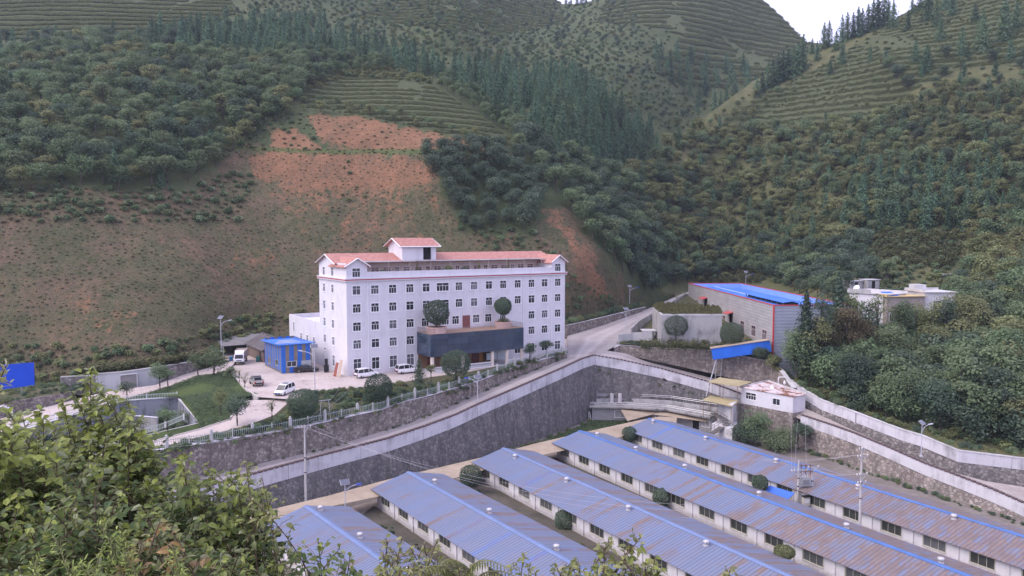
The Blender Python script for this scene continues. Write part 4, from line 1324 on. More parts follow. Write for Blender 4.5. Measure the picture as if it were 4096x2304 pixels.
# ------------------------------------------------------------------ blue roofed sheds
EAVE, RIDGE, HALF = YARD + 2.75, YARD + 4.25, 6.35


def shed_roof_mat(name, rust, bright, seed):
    t = NT(name)
    x = t.xyz()
    pan = t.math('FLOOR', t.math('MULTIPLY', x[0], 1.15))
    side = t.math('GREATER_THAN', x[1], 0.0)
    w1 = t.white(t.math('ADD', t.math('ADD', pan, seed), t.math('MULTIPLY', side, 311.0)))
    grp = t.white(t.math('ADD', t.math('FLOOR', t.math('MULTIPLY', x[0], 0.23)), seed * 3.1))
    base = t.ramp(w1, [(0.0, (0.14, 0.18, 0.28)), (0.5, (0.15, 0.2, 0.32)), (1.0, (0.13, 0.205, 0.385))])
    br_ = t.ramp(t.math('ADD', t.math('MULTIPLY', w1, 0.5), t.math('MULTIPLY', grp, 0.5)), [(bright, 0.0), (bright + 0.02, 1.0)])
    base = t.mix(br_, base, (0.08, 0.185, 0.5))
    grime = t.noise(0.35, 5, 0.7, t.mapping((1.0, 0.35, 1)))
    base = t.mix(t.ramp(grime, [(0.35, 0.15), (0.65, 0.75)]), base, (0.19, 0.2, 0.255))
    # rust follows the sheets, more towards the near end
    far = t.math('MULTIPLY', t.math('ADD', x[0], -18.0), rust)
    rn = t.math('ADD', t.math('MULTIPLY', w1, 0.55), t.math('ADD', far, t.math('MULTIPLY', t.noise(0.16, 4, 0.7, t.mapping((1, 0.6, 1))), 0.75)))
    rn = t.math('ADD', rn, t.math('MULTIPLY', side, 0.1))
    rm = t.ramp(rn, [(0.78, 0.0), (0.95, 0.85)])
    patch = t.ramp(t.noise(0.9, 3, 0.6, t.mapping((1.2, 0.45, 1))), [(0.52, 1.0), (0.6, 0.25)])
    rm = t.math('MULTIPLY', rm, patch)
    rc = t.ramp(t.noise(1.6, 4, 0.7, t.mapping((1, 0.3, 1))), [(0.3, (0.165, 0.11, 0.08)), (0.6, (0.235, 0.165, 0.125)), (0.8, (0.3, 0.235, 0.19))])
    col = t.mix(rm, base, rc)
    rib = t.math('PINGPONG', t.math('MULTIPLY', x[0], 1.9), 0.5)
    rust_line = t.ramp(t.noise(0.5, 4, .75, t.mapping((6, .25, 1))), [(.5, 0), (.62, .55)])
    col = t.mix(t.math('MULTIPLY', rust_line, t.ramp(rn, [(.55, .1), (.9, 1.0)])), col, (0.17, 0.125, 0.1))
    col = t.mix(t.ramp(rib, [(0.0, 0.7), (0.2, 0.0)]), col, (0.07, 0.075, 0.13))
    t.bump(t.ramp(rib, [(0.1, 0.0), (0.4, 1.0)]), 0.05, 0.8)
    return t.done(col, 0.5, 0.0, 0.35)


RIDGE_M = [mat('blue_ridge_cap', (0.08, 0.165, 0.4), .5, .25, 0.6), mat('faded_blue_ridge_cap', (0.16, 0.215, 0.37), .5, .2, 0.6)]
VENT_M = mat('roof_vent_steel', (0.62, 0.6, 0.6), 0.35, .15, 3, 0.5)


def shed(name_label, a, bpt, length, half, vents, vent_side, mat_i, ridge_m, win0, rust, bright, seed, off=0.0):
    A, B_ = P(a[0], a[1], RIDGE), P(bpt[0], bpt[1], RIDGE)
    d = (B_ - A)[:2]; d = d / np.linalg.norm(d)
    rz = math.atan2(d[1], d[0])
    root = empty('shed', (A[0], A[1], YARD), rz, name_label, 'shed', 'long blue roofed sheds in the yard')
    H, R = EAVE - YARD, RIDGE - YARD
    # local x runs along the ridge towards the viewer; the visible long wall is at negative y
    wy = -(half - 0.75)
    b = MB()
    nwin = int((length - 1.5) / 5.9)
    hs = []
    for k in range(nwin):
        xc = win0 + 5.9 * k
        hs.append((xc - 1.45, xc + 1.45, 0.98, 2.38))
    holes_wall(b, 0.7, length, -.2, H - 0.1, hs, .14, lambda x, y, z: (x, wy + y, z))
    # far wall (back long side) with openings too
    holes_wall(b, 0.7, length, -.2, H - .1, hs, .14, lambda x, y, z: (x, -wy - y, z))
    b.poly([(0.7, wy, -.2), (0.7, -wy, -.2), (0.7, -wy, H - .1), (0.7, 0, R - .16), (0.7, wy, H - .1)][::-1])
    b.poly([(length, wy, -.2), (length, -wy, -.2), (length, -wy, H - .1), (length, 0, R - .16), (length, wy, H - .1)])
    for k in range(nwin + 1):
        xp = win0 - 2.95 + 5.9 * k
        if xp > 0.8: b.box(xp - .22, xp + .22, wy - .14, wy + .05, -.2, H - .08)
    b.build('wall', SHED_WALL, root)
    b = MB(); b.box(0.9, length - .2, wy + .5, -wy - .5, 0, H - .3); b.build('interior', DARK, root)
    b = MB()
    b.slab([(0, -half, H), (length + .4, -half, H), (length + .4, -.02, R), (0, -.02, R)], 0.06)
    b.slab([(0, .02, R), (length + .4, .02, R), (length + .4, half, H), (0, half, H)], 0.06)
    b.build('roof', mat_i, root)
    b = MB()
    b.slab([(-.05, -.42, R - .04), (length + .4, -.42, R - .04), (length + .4, 0, R + .08), (-.05, 0, R + .08)], 0.04)
    b.slab([(-.05, 0, R + .08), (length + .4, 0, R + .08), (length + .4, .42, R - .04), (-.05, .42, R - .04)], 0.04)
    b.build('ridge_cap', ridge_m, root)
    for k in range(nwin):
        xc = win0 + 5.9 * k
        put_window(root, (xc, wy, 0.98), 0, 2.9, 1.4, 3, 0, FRAME_BEIGE, 0.07, GLASS_SHED)
    for (vx, vs) in vents:
        yv = vs * 1.1
        zv = R - abs(yv) / half * (R - H)
        b = MB()
        b.lathe([(.5, -.12), (.5, .04), (.3, .1), (.3, .42)], (0, 0, 0), 12)
        v = b.build('roof_vent', VENT_M, root, (vx, yv, zv)); v.scale = (.72, .72, .72)
        b = MB()
        b.lathe([(.34, .42), (.5, .5), (.54, .66), (.46, .84), (.2, .94), (.02, .96)], (0, 0, 0), 14)
        for j in range(14):
            an = 2 * math.pi * j / 14
            b.obox((.53 * math.cos(an), .53 * math.sin(an), .66), (.03, .09, .26), an)
        b.build('turbine_cap', VENT_M, v, smooth=False)
    return root, d


def pz8(x, y): return (325 + .13872 * x, 375 + .13872 * y)
def pz7(x, y): return (674 + .13872 * x, 375 + .13872 * y)


SHM = [shed_roof_mat('blue_roof_sheet', *p) for p in ((0.0, 0.86, 3.0), (0.0, 0.84, 17.0), (0.0045, 0.82, 41.0), (0.011, 0.83, 77.0), (0.0125, 0.8, 119.0))]
sheds = []
sheds.append(shed('blue-roofed shed nearest the left corner, half hidden by the leafy shrub', (306, 505.6), (383.6, 560.5), 34, HALF, [(2.2, 1), (14, 1), (26, 1)], 1, SHM[0], RIDGE_M[1], 3.4, 0, 0, 0))
sheds.append(shed('blue-roofed shed second from the left, its end beside the yard lamp', pz8(600, 697), pz8(1760, 1340), 45, HALF, [(6.5, 1), (21.5, 1), (36, 1)], 1, SHM[1], RIDGE_M[1], 3.6, 0, 0, 0))
sheds.append(shed('blue-roofed shed in the middle with the dark bush standing at its end wall', pz8(1285, 525), pz7(820, 1440), 62, HALF, [(5.5, -1), (20, -1), (34, -1), (48, -1)], -1, SHM[2], RIDGE_M[1], 3.4, 0, 0, 0))
sheds.append(shed('blue-roofed shed with rusty sheets, second from the right', pz8(1835, 400), pz7(2090, 1430), 80, HALF, [(4, 1), (15, 1), (27, 1), (42, 1), (56, 1), (68, 1)], 1, SHM[3], RIDGE_M[0], 3.2, 0, 0, 0))
sheds.append(shed('most rusted blue-roofed shed, last in the row below the right-hand wall', pz8(2335, 312), pz7(2523, 1160), 86, HALF, [(2.5, -1), (17, -1), (33, -1), (48, -1), (62, -1), (76, -1)], -1, SHM[4], RIDGE_M[0], 3.2, 0, 0, 0))

# pale sheet-roofed walkway along the heads of the sheds
BEIGE = NT('beige_roof_sheet')
xb_ = BEIGE.xyz()
rb = BEIGE.math('PINGPONG', BEIGE.math('MULTIPLY', BEIGE.math('ADD', xb_[0], BEIGE.math('MULTIPLY', xb_[1], -0.2)), 2.4), 0.5)
bc = BEIGE.ramp(BEIGE.noise(0.3, 5, .7), [(0.3, (0.29, 0.23, 0.165)), (0.55, (0.37, 0.3, 0.22)), (0.75, (0.42, 0.345, 0.265))])
bc = BEIGE.mix(BEIGE.ramp(rb, [(0, .35), (.12, 0)]), bc, (0.26, 0.2, 0.15))
BEIGE.bump(rb, .05, .6)
BEIGE = BEIGE.done(bc, .7)
wk_back = [P(a, b_, YARD + 2.7) for a, b_ in ((240, 517), (325, 496.5), (391.6, 478.5), (498.4, 453.5), (533, 444), (585, 432), (640, 420), (660, 416.5), (677, 417.5))]
wk_front = [P(a, b_, YARD + 2.35) for a, b_ in ((235, 532), (332, 506), (410, 490), (470, 474), (515, 461), (570, 449), (620, 437), (640, 428), (676, 424))]
wk = empty('covered_walkway', (wk_back[2][0], wk_back[2][1], YARD), label='long beige-roofed walkway running along the heads of the blue sheds', cat='covered walkway')
wi = Matrix.Translation((-float(wk_back[2][0]), -float(wk_back[2][1]), -YARD))
b = MB()
for i in range(len(wk_back) - 1):
    b.slab([tuple(wk_back[i]), tuple(wk_front[i]), tuple(wk_front[i + 1]), tuple(wk_back[i + 1])], .06)
o = b.build('roof', BEIGE, wk); o.matrix_parent_inverse = wi
for i in range(len(wk_front)):
    for src, z in ((wk_front[i], YARD + 2.3), (wk_back[i], YARD + 2.64)):
        c_ = (wk_front[i] + wk_back[i]) / 2
        q = src + (c_ - src) * .12
        b = MB(); b.tube([(q[0], q[1], YARD), (q[0], q[1], z)], .06, 6); o = b.build('post', STEEL, wk); o.matrix_parent_inverse = wi
b = MB()
pv = [wk_back[i] * 1.0 for i in range(len(wk_back))]
for i in range(len(wk_back) - 1):
    b.poly([(wk_back[i][0], wk_back[i][1], YARD + .02), (wk_front[i][0], wk_front[i][1] - 1, YARD + .02), (wk_front[i + 1][0], wk_front[i + 1][1] - 1, YARD + .02), (wk_back[i + 1][0], wk_back[i + 1][1], YARD + .02)])
tag(b.build('pavement', ground_mat('walk_paving', (0.26, 0.22, 0.2), (0.36, 0.31, 0.28), (0.44, 0.39, 0.36), .3, 1.5, .02)), kind='structure')
# grass strip at the foot of the high wall, paths between the sheds
b = MB()
gp = [P(a, b_, YARD + .006) for a, b_ in ((530, 446), (600, 419), (625, 420), (645, 421), (600, 431), (560, 440))]
b.poly(gp)
tag(b.build('grass_strip', GRASS), kind='structure')
PATHM = MATS['walk_paving']
SOILM = ground_mat('shed_soil', (0.06, 0.06, 0.045), (0.11, 0.1, 0.08), (0.17, 0.15, 0.125), .3, 1.6, .08)
for i in range(4):
    r0, d0 = sheds[i]; r1, d1 = sheds[i + 1]
    n0 = np.array([-d0[1], d0[0]]); n1 = np.array([-d1[1], d1[0]])
    p0 = np.array(r0.location[:2]) + n0 * (HALF - .2); p1 = np.array(r1.location[:2]) - n1 * (HALF - .55)
    for nm, w0, w1, mt, z in (('path', .0, .42, PATHM, .03), ('planting_bed', .47, 1.0, SOILM, .05)):
        b = MB()
        q = [p0 + (p1 - p0) * w0, p0 + (p1 - p0) * w1]
        e = [p0 + d0 * 60 + (p1 + d1 * 60 - p0 - d0 * 60) * w0, p0 + d0 * 60 + (p1 + d1 * 60 - p0 - d0 * 60) * w1]
        b.poly([(q[0][0], q[0][1], YARD + z), (e[0][0], e[0][1], YARD + z), (e[1][0], e[1][1], YARD + z), (q[1][0], q[1][1], YARD + z)])
        tag(b.build(nm, mt), kind='structure')
    if i == 0:
        q = p0 + (p1 - p0) * .45; e = p0 + d0 * 36 + (p1 + d1 * 36 - p0 - d0 * 36) * .45
        kr = empty('bed_edging', (q[0], q[1], YARD), label='row of pale stones edging the bed beside the second shed', cat='edging')
        b = MB()
        for k in range(110):
            c_ = q + (e - q) * k / 110 - q
            b.obox((c_[0], c_[1], .16), (.3 + .08 * random.random(), .26, .26 + .1 * random.random()), random.random())
        b.build('stone_row', CONC_LIGHT, kr)
# ------------------------------------------------------------------ the other buildings
def pz6(x, y): return (575 + .13802 * x, 237.5 + .13802 * y)
def pzb(x, y): return (587.5 + .07764 * x, 362.5 + .07764 * y)


def inv_at(p): return Matrix.Translation((-float(p[0]), -float(p[1]), -float(p[2])))


# --- grey workshop with blue roof
WX0, WX1, WY0, WY1, WZ1 = 58.6, 76.0, 169.5, 252.0, 11.9
wsh = empty('workshop', (WX0, WY0, PZ), label='large grey corrugated workshop with bright blue roof and red trim', cat='workshop')
Hw = WZ1 - PZ


def clad(name, c1, c2, per=2.6, metal=0.0):
    t = NT(name)
    z = t.xyz()[2]
    rib = t.math('PINGPONG', t.math('MULTIPLY', z, per), 0.5)
    col = t.ramp(t.noise(.5, 5, .7, t.mapping((.4, .4, 1.4))), [(.3, c1), (.7, c2)])
    col = t.mix(t.ramp(rib, [(0, .5), (.1, 0)]), col, [k * .4 for k in c1])
    xx_ = t.xyz()
    pv_ = t.math('FRACT', t.math('MULTIPLY', t.math('ADD', xx_[0], xx_[1]), .165))
    col = t.mix(t.math('MULTIPLY', t.math('LESS_THAN', pv_, .012), .5), col, [k * .4 for k in c1])
    t.bump(rib, .06, .8)
    MATS[name] = t.done(col, .5, metal, .35)
    return MATS[name]


CLADL = clad('grey_wall_cladding', (0.34, 0.33, 0.34), (0.46, 0.45, 0.46), 1.4)
BLUE_ROOF = NT('bright_blue_roof')
q = BLUE_ROOF.noise(.12, 5, .7)
rb = BLUE_ROOF.math('PINGPONG', BLUE_ROOF.math('MULTIPLY', BLUE_ROOF.xyz()[1], 1.2), .5)
bcol = BLUE_ROOF.ramp(q, [(.35, (0.05, 0.17, 0.55)), (.65, (0.08, 0.23, 0.65))])
bcol = BLUE_ROOF.mix(BLUE_ROOF.ramp(rb, [(0, .3), (.1, 0)]), bcol, (0.03, 0.12, 0.4))
BLUE_ROOF.bump(rb, .05, .6)
BLUE_ROOF = BLUE_ROOF.done(bcol, .45)
L_, W_ = WY1 - WY0, WX1 - WX0
b = MB()
long_h = []
wy_list = [(4.3, 7.6, 1.9, 4.5), (12.3, 15.6, 2.0, 4.6), (21.3, 24.6, 2.1, 4.7)]
f_l = lambda s_, y, z: (y, L_ - s_, z)
dzoors = [(31.5, 34.8, 2.4, 5.6), (58, 61.8, 4.0, 7.4)]
lh = wy_list + [(38.3, 41.2, 1.6, 4.4), (48.8, 52.4, 4.2, 6.6), (69.0, 72.9, 3.4, 6.2), (78.0, 81.4, 3.0, 5.8)]
holes_wall(b, 0, L_, -4, Hw, [(L_ - h[1], L_ - h[0], h[2], h[3]) for h in lh + dzoors], .12, f_l)
b.build('long_wall', CLADL, wsh)
b = MB(); holes_wall(b, 0, W_, -6.5, Hw, [(6.5, 9.5, -2.2, 0.4), (12.5, 15.5, -2.2, 0.4)], .12, lambda x, y, z: (x, y, z))
b.build('end_wall', clad('shaded_grey_wall_cladding', (0.27, 0.3, 0.37), (0.36, 0.39, 0.46), 1.4), wsh)  # same grey cladding; the end's cool shade is painted in as darker, bluer colour
b = MB(); b.poly([(W_, 0, -6.5), (W_, L_, 2), (W_, L_, Hw), (W_, 0, Hw)]); b.poly([(W_, L_, -2), (0, L_, -2), (0, L_, Hw), (W_, L_, Hw)]); b.build('rear_wall', CLADL, wsh)
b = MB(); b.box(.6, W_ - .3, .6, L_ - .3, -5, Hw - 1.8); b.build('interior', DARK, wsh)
b = MB()
zr = Hw - 1.35
b.slab([(0.1, .1, zr - .25), (W_ / 2, .1, zr + .3), (W_ / 2, L_ - .1, zr + .3), (.1, L_ - .1, zr - .25)], .08)
b.slab([(W_ / 2, .1, zr + .3), (W_ - .1, .1, zr - .25), (W_ - .1, L_ - .1, zr - .25), (W_ / 2, L_ - .1, zr + .3)], .08)
b.build('roof', BLUE_ROOF, wsh)
b = MB(); b.box(W_ / 2 - .25, W_ / 2 + .25, .2, L_ - .2, zr + .28, zr + .42); b.build('ridge_cap', mat('pale_blue_ridge', (0.45, 0.55, 0.75), .5, .1), wsh)
b = MB()
b.poly([(W_ - .08, .1, zr - .3), (W_ - .08, L_ - .1, zr - .3), (W_ - .08, L_ - .1, Hw), (W_ - .08, .1, Hw)][::-1]); b.poly([(.1, L_ - .08, zr - .3), (W_ - .1, L_ - .08, zr - .3), (W_ - .1, L_ - .08, Hw), (.1, L_ - .08, Hw)])
b.poly([(.08, .1, zr - .3), (.08, L_ - .1, zr - .3), (.08, L_ - .1, Hw), (.08, .1, Hw)]); b.poly([(.1, .08, zr - .3), (W_ - .1, .08, zr - .3), (W_ - .1, .08, Hw), (.1, .08, Hw)][::-1])
b.build('parapet_lining', mat('light_blue_lining', (0.26, 0.42, 0.8), .5, .15, .5), wsh)
b = MB()
b.box(-.12, .12, -.12, L_ + .1, Hw, Hw + .18); b.box(W_ - .12, W_ + .12, -.12, L_ + .1, Hw, Hw + .18); b.box(.12, W_ - .12, -.12, .12, Hw, Hw + .18); b.box(.12, W_ - .12, L_ - .12, L_ + .1, Hw, Hw + .18)
b.box(-.14, .16, -.14, .16, -4, Hw)
b.build('red_trim', mat('bright_red_trim', (0.55, 0.07, 0.07), .5, .15), wsh)
# raised ridge vent
b = MB()
b.slab([(W_ / 2 - 2.4, 12, zr + 1.0), (W_ / 2, 12, zr + 1.35), (W_ / 2, 42, zr + 1.35), (W_ / 2 - 2.4, 42, zr + 1.0)], .08)
b.slab([(W_ / 2, 12, zr + 1.35), (W_ / 2 + 2.4, 12, zr + 1.0), (W_ / 2 + 2.4, 42, zr + 1.0), (W_ / 2, 42, zr + 1.35)], .08)
rv = b.build('ridge_vent', BLUE_ROOF, wsh)
b = MB(); b.box(W_ / 2 - 1.5, W_ / 2 + 1.5, 12.4, 41.6, zr + .1, zr + .85); b.build('vent_opening', DARK, rv)
for k in range(8):
    for s_ in (-1, 1):
        b = MB(); b.box(W_ / 2 + s_ * 2.1 - .08, W_ / 2 + s_ * 2.1 + .08, 12.6 + k * 4.1, 12.76 + k * 4.1, zr - .1, zr + 1.0); b.build('vent_post', mat('brown_post', (0.2, 0.14, 0.11), .7, .2), rv)
for (a0, a1, z0, z1) in lh:
    put_window(wsh, (0, (a0 + a1) / 2, z0), -math.pi / 2, a1 - a0, z1 - z0, 4, .35, mat('pinkish_frame', (0.62, 0.5, 0.5), .5, .15), .14)
for xw in (8, 14): put_window(wsh, (xw, 0, -2.2), 0, 3, 2.6, 3, .35, FRAME_BEIGE, .1)
for (a0, a1, z0, z1) in dzoors:
    b = MB(); b.slab([(-1.7, a0 - .7, z1 + .1), (0, a0 - .7, z1 + .6), (0, a1 + .7, z1 + .6), (-1.7, a1 + .7, z1 + .1)], .1); b.build('door_canopy', RED_TRIM, wsh)
    b = MB(); b.box(.04, .1, a0, a0 + .25, z0, z1); b.box(.04, .1, a1 - .25, a1, z0, z1); b.build('door_frame', mat('red_grey_frame', (0.45, 0.3, 0.3), .5, .15), wsh)

# --- blue and brown striped hut
HO = P(282.1, 373.8, 0.0)
hut = empty('sheet_hut', HO, BA, 'tall hut clad in blue and brown vertical sheets with a bright blue roof', 'hut')
HW, HL, HH = 6.1, 12.0, 5.6
STR = NT('blue_brown_stripes')
xs_ = STR.xyz()
sm_ = STR.math('ADD', xs_[0], xs_[1])
fr = STR.math('FRACT', STR.math('ADD', STR.math('MULTIPLY', sm_, 0.6), .1))
isb = STR.math('LESS_THAN', fr, .56)
bl_ = STR.ramp(STR.noise(.4, 4, .6), [(.3, (0.018, 0.11, 0.45)), (.7, (0.028, 0.155, 0.56))])
gr_ = STR.ramp(STR.noise(.7, 4, .7), [(.3, (0.15, 0.13, 0.11)), (.7, (0.24, 0.2, 0.17))])
jn = STR.math('LESS_THAN', STR.math('FRACT', STR.math('MULTIPLY', xs_[2], .45)), .02)
gr_ = STR.mix(STR.math('MULTIPLY', jn, .6), gr_, (0.4, 0.36, 0.32))
low = STR.ramp(STR.math('ADD', xs_[2], STR.math('MULTIPLY', STR.noise(.8, 3, .6), .6)), [(.55, 1.0), (.75, 0.0)])
cl_ = STR.mix(isb, gr_, bl_)
cl_ = STR.mix(STR.math('MULTIPLY', low, STR.math('GREATER_THAN', xs_[1], 0.02)), cl_, (0.16, 0.14, 0.12))
STR.bump(STR.math('PINGPONG', STR.math('MULTIPLY', sm_, 3.0), .5), .04, .6)
STR = STR.done(cl_, .5)
b = MB()
holes_wall(b, 0, HW, -.2, HH, [(1.0, 2.95, 1.25, 2.35), (3.9, 6.0, 0.0, 2.3)], .1, lambda x, y, z: (x, y, z))
holes_wall(b, 0, HL, -.2, HH, [(7.6, 9.4, 1.2, 2.3), (2.4, 4.0, 0.9, 2.2)], .1, lambda s_, y, z: (y, HL - s_, z))
b.poly([(HW, 0, -.2), (HW, HL, -.2), (HW, HL, HH + .4), (HW, 0, HH + .1)]); b.poly([(HW, HL, -.2), (0, HL, -.2), (0, HL, HH + .3), (HW, HL, HH + .3)])
b.build('wall', STR, hut)
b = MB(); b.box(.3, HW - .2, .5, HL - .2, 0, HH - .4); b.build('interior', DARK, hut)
b = MB()
rz_ = lambda y: HH + .25 - (y - 0) * .03
rq = [(-.7, -.5, rz_(-.5)), (HW + .7, -.5, rz_(-.5)), (HW + .7, HL + .5, rz_(HL + .5)), (-.7, HL + .5, rz_(HL + .5))]
b.slab(rq, .14)
b.build('roof', BLUE_ROOF, hut)
for k in range(3):
    b = MB(); y0 = 2.4 + k * 2.2
    b.slab([(-.4 + k * .9, y0, rz_(y0) + .03), (4.6, y0, rz_(y0) + .03), (4.6, y0 + .7, rz_(y0) + .02), (-.4 + k * .9, y0 + .7, rz_(y0) + .02)], .025)
    b.build('skylight_strip', mat('pale_skylight', (0.55, 0.52, 0.5), .5, .2), hut)
put_window(hut, (1.98, 0, 1.25), 0, 1.95, 1.1, 2, 0, FRAME_W, .03)
put_window(hut, (0, HL - 8.5, 1.2), -math.pi / 2, 1.8, 1.1, 2, 0, FRAME_BEIGE, .02); put_window(hut, (0, HL - 3.2, .9), -math.pi / 2, 1.6, 1.3, 2, 0, FRAME_BEIGE, .02)
b = MB(); b.box(3.92, 4.93, -.02, .05, 0.02, 2.28); b.box(4.97, 5.98, -.02, .05, .02, 2.28); b.build('door', mat('pale_grey_door', (0.42, 0.46, 0.5), .5, .15), hut)

# --- old brick shed behind
bs0 = np.array([-53.9, 163.6, 0.0])
bs = empty('brick_shed', bs0, BA, 'low old brick shed with a dark tiled roof beside the striped hut', 'shed')
BRK = NT('old_brick')
br_t = BRK.n.new('ShaderNodeTexBrick'); BRK.link(BRK.mapping((1, 1, 1), (math.radians(90), 0, math.radians(90))), br_t.inputs[0])
br_t.inputs['Scale'].default_value = 3; br_t.inputs['Color1'].default_value = (.2, .09, .065, 1); br_t.inputs['Color2'].default_value = (.28, .14, .1, 1); br_t.inputs['Mortar'].default_value = (.2, .16, .14, 1)
BRK = BRK.done(BRK.mix(BRK.math('MULTIPLY', BRK.noise(.6, 5, .7), .6), br_t.outputs[0], (.12, .07, .055)), .9)
b = MB()
holes_wall(b, 0, 13.5, -.2, 2.9, [(10.2, 11.3, 0, 2.1)], .15, lambda s_, y, z: (y, 13.5 - s_, z))
b.poly([(0, 0, -.2), (7, 0, -.2), (7, 0, 2.9), (3.5, 0, 4.8), (0, 0, 2.9)]); b.poly([(0, 13.5, -.2), (7, 13.5, -.2), (7, 13.5, 2.9), (3.5, 13.5, 4.8), (0, 13.5, 2.9)][::-1]); b.poly([(7, 0, -.2), (7, 13.5, -.2), (7, 13.5, 2.9), (7, 0, 2.9)])
b.build('wall', BRK, bs)
b = MB(); b.box(.12, .2, 2.2, 3.3, 0, 2.1); b.build('door', mat('dark_timber_door', (.05, .045, .05), .7, .3), bs)
DT = NT('dark_roof_tiles'); wv = DT.math('PINGPONG', DT.math('MULTIPLY', DT.xyz()[1], 2.5), .5); DT.bump(wv, .06, .8)
DT = DT.done(DT.ramp(DT.noise(1.0, 5, .75), [(.3, (.07, .06, .062)), (.55, (.12, .105, .108)), (.75, (.19, .17, .17))]), .85)
b = MB(); gable(b, 0, 7, 0, 13.5, 2.95, 4.9, 'y', .14, .5); b.slab([(-.5, 13.5, 2.67), (-.5, 14.0, 2.67), (3.5, 14.0, 4.9), (3.5, 13.5, 4.9)], .14); b.build('roof', DT, bs)
b = MB(); b.box(3.35, 3.65, -.5, 14, 4.85, 5.02); b.build('ridge_tiles', DT, bs)
# grey slab roof further back
SR0 = P(235, 345, 2.4)
sr = empty('lean_to', SR0 + np.array([0, 0, -2.4]), BA, 'grey sheet roofed lean-to behind the parked truck', 'lean-to')
b = MB(); b.slab([(-3, -1, 2.5), (8, -1, 2.5), (8, 12, 3.9), (-3, 12, 3.9)], .12); b.build('roof', mat('grey_asbestos_sheet', (.2, .19, .19), .85, .35, .6), sr)
for x in (-2.8, 2.5, 7.8):
    for y, z in ((-.8, 2.4), (11.5, 3.8)):
        b = MB(); b.box(x - .1, x + .1, y - .1, y + .1, -1, z); b.build('post', POLE_CONC, sr)

# --- low flat-roofed building against the high wall
lbp = [P(592, 421, YARD), P(628, 421.5, YARD), P(668, 424, YARD), P(712, 432.5, YARD)]
LBZ = YARD + 3.1
bkv = [np.array([BN[0] * 5.2, BN[1] * 5.2, 0])] * 4
low = empty('flat_roofed_block', lbp[0], label='low block with a stained flat roof and pipe railings below the high wall', cat='block building')
li = inv_at(lbp[0])
lbk = [lbp[0] + np.array([1.0, 4.0, 0]), lbp[1] + np.array([.5, 5.0, 0]), lbp[2] + np.array([1.2, 4.8, 0]), lbp[3] + np.array([3.0, 4.2, 0])]
BLK = NT('grey_block_wall'); bt = BLK.n.new('ShaderNodeTexBrick'); BLK.link(BLK.mapping((1, 1, 1), (math.radians(90), 0, 0)), bt.inputs[0]); bt.inputs['Scale'].default_value = 1.6
bt.inputs['Color1'].default_value = (.36, .35, .36, 1); bt.inputs['Color2'].default_value = (.45, .44, .45, 1); bt.inputs['Mortar'].default_value = (.24, .23, .23, 1)
BLK = BLK.done(BLK.mix(BLK.math('MULTIPLY', BLK.noise(.5, 5, .7), .5), bt.outputs[0], (.24, .23, .23)), .9)
b = MB()
b.prism([(p[0], p[1]) for p in lbp] + [(p[0], p[1]) for p in lbk[::-1]], YARD, LBZ)
o = b.build('wall', BLK, low); o.matrix_parent_inverse = li
rf_f = [p + np.array([-.7, -.9, 0]) for p in lbp]; rf_b = [p + np.array([.4, .6, 0]) for p in lbk]
SLABM = plaster('stained_roof_slab', (.3, .285, .275), (.07, .065, .06), 1.4)
b = MB(); b.prism([(p[0], p[1]) for p in rf_f] + [(p[0], p[1]) for p in rf_b[::-1]], LBZ, LBZ + .28); o = b.build('roof_slab', SLABM, low); o.matrix_parent_inverse = li
b = MB(); wall_run(b, rf_f, [LBZ + .5] * 4, [LBZ + .28] * 4, -.05, -.3, 1); wall_run(b, rf_b, [LBZ + .95] * 4, [LBZ + .28] * 4, -.05, -.35, -1); o = b.build('roof_kerb', CONCRETE, low); o.matrix_parent_inverse = li
for path, z0 in ((rf_f, LBZ + 1.25), (rf_b, LBZ + 1.9)):
    b = MB()
    for dz in (0, -.35): b.tube([(p[0] + .2, p[1] + .2, z0 + dz) for p in path], .06, 5)
    for p in dense(path, 3.0): b.tube([(p[0] + .2, p[1] + .2, LBZ + .3), (p[0] + .2, p[1] + .2, z0)], .04, 5)
    o = b.build('pipe_railing', STEEL, low); o.matrix_parent_inverse = li
for q in (pzb(313, 470), pzb(417, 465)):
    b = MB(); c_ = D(q[0], q[1], 170.2)
    b.lathe([(.42, -.3), (.42, .35), (.36, .37), (.36, .45), (.42, .47), (.42, .85), (.36, .87), (.36, .95), (.42, .97), (.42, 1.35), (.36, 1.37), (.36, 1.45), (.42, 1.47), (.42, 1.9), (.1, 1.95)], (c_[0], c_[1], LBZ + .3), 12)
    o = b.build('flue', mat('flue_white', (.6, .58, .58), .6, .15), low); o.matrix_parent_inverse = li
for (q, w) in ((pzb(425, 640), 2.6),):
    c_ = lbp[0] + (lbp[1] - lbp[0]) * .78
    put_window(low, np.array([c_[0], c_[1], YARD + .9]) - lbp[0] + np.array([0, -.08, 0]), math.atan2((lbp[1] - lbp[0])[1], (lbp[1] - lbp[0])[0]), 2.4, 1.6, 2, .0, FRAME_W, .08)
dv_ = (lbp[3] - lbp[2]); rz3 = math.atan2(dv_[1], dv_[0])
for tfrac, w, h, z in ((.25, 1.6, .9, 1.6), (.4, 1.2, .9, 1.6), (.86, 1.8, 1.4, .9)):
    c_ = lbp[2] + dv_ * tfrac
    put_window(low, np.array([c_[0], c_[1], YARD + z]) - lbp[0] + np.array([0, -.1, 0]), rz3, w, h, 2, 0, FRAME_W, .06)
c_ = lbp[2] + dv_ * .64
b = MB(); b.obox(c_ - lbp[0] + np.array([0, -.05, 1.05]), (1.4, .12, 2.1), rz3); b.build('door', DARK, low)
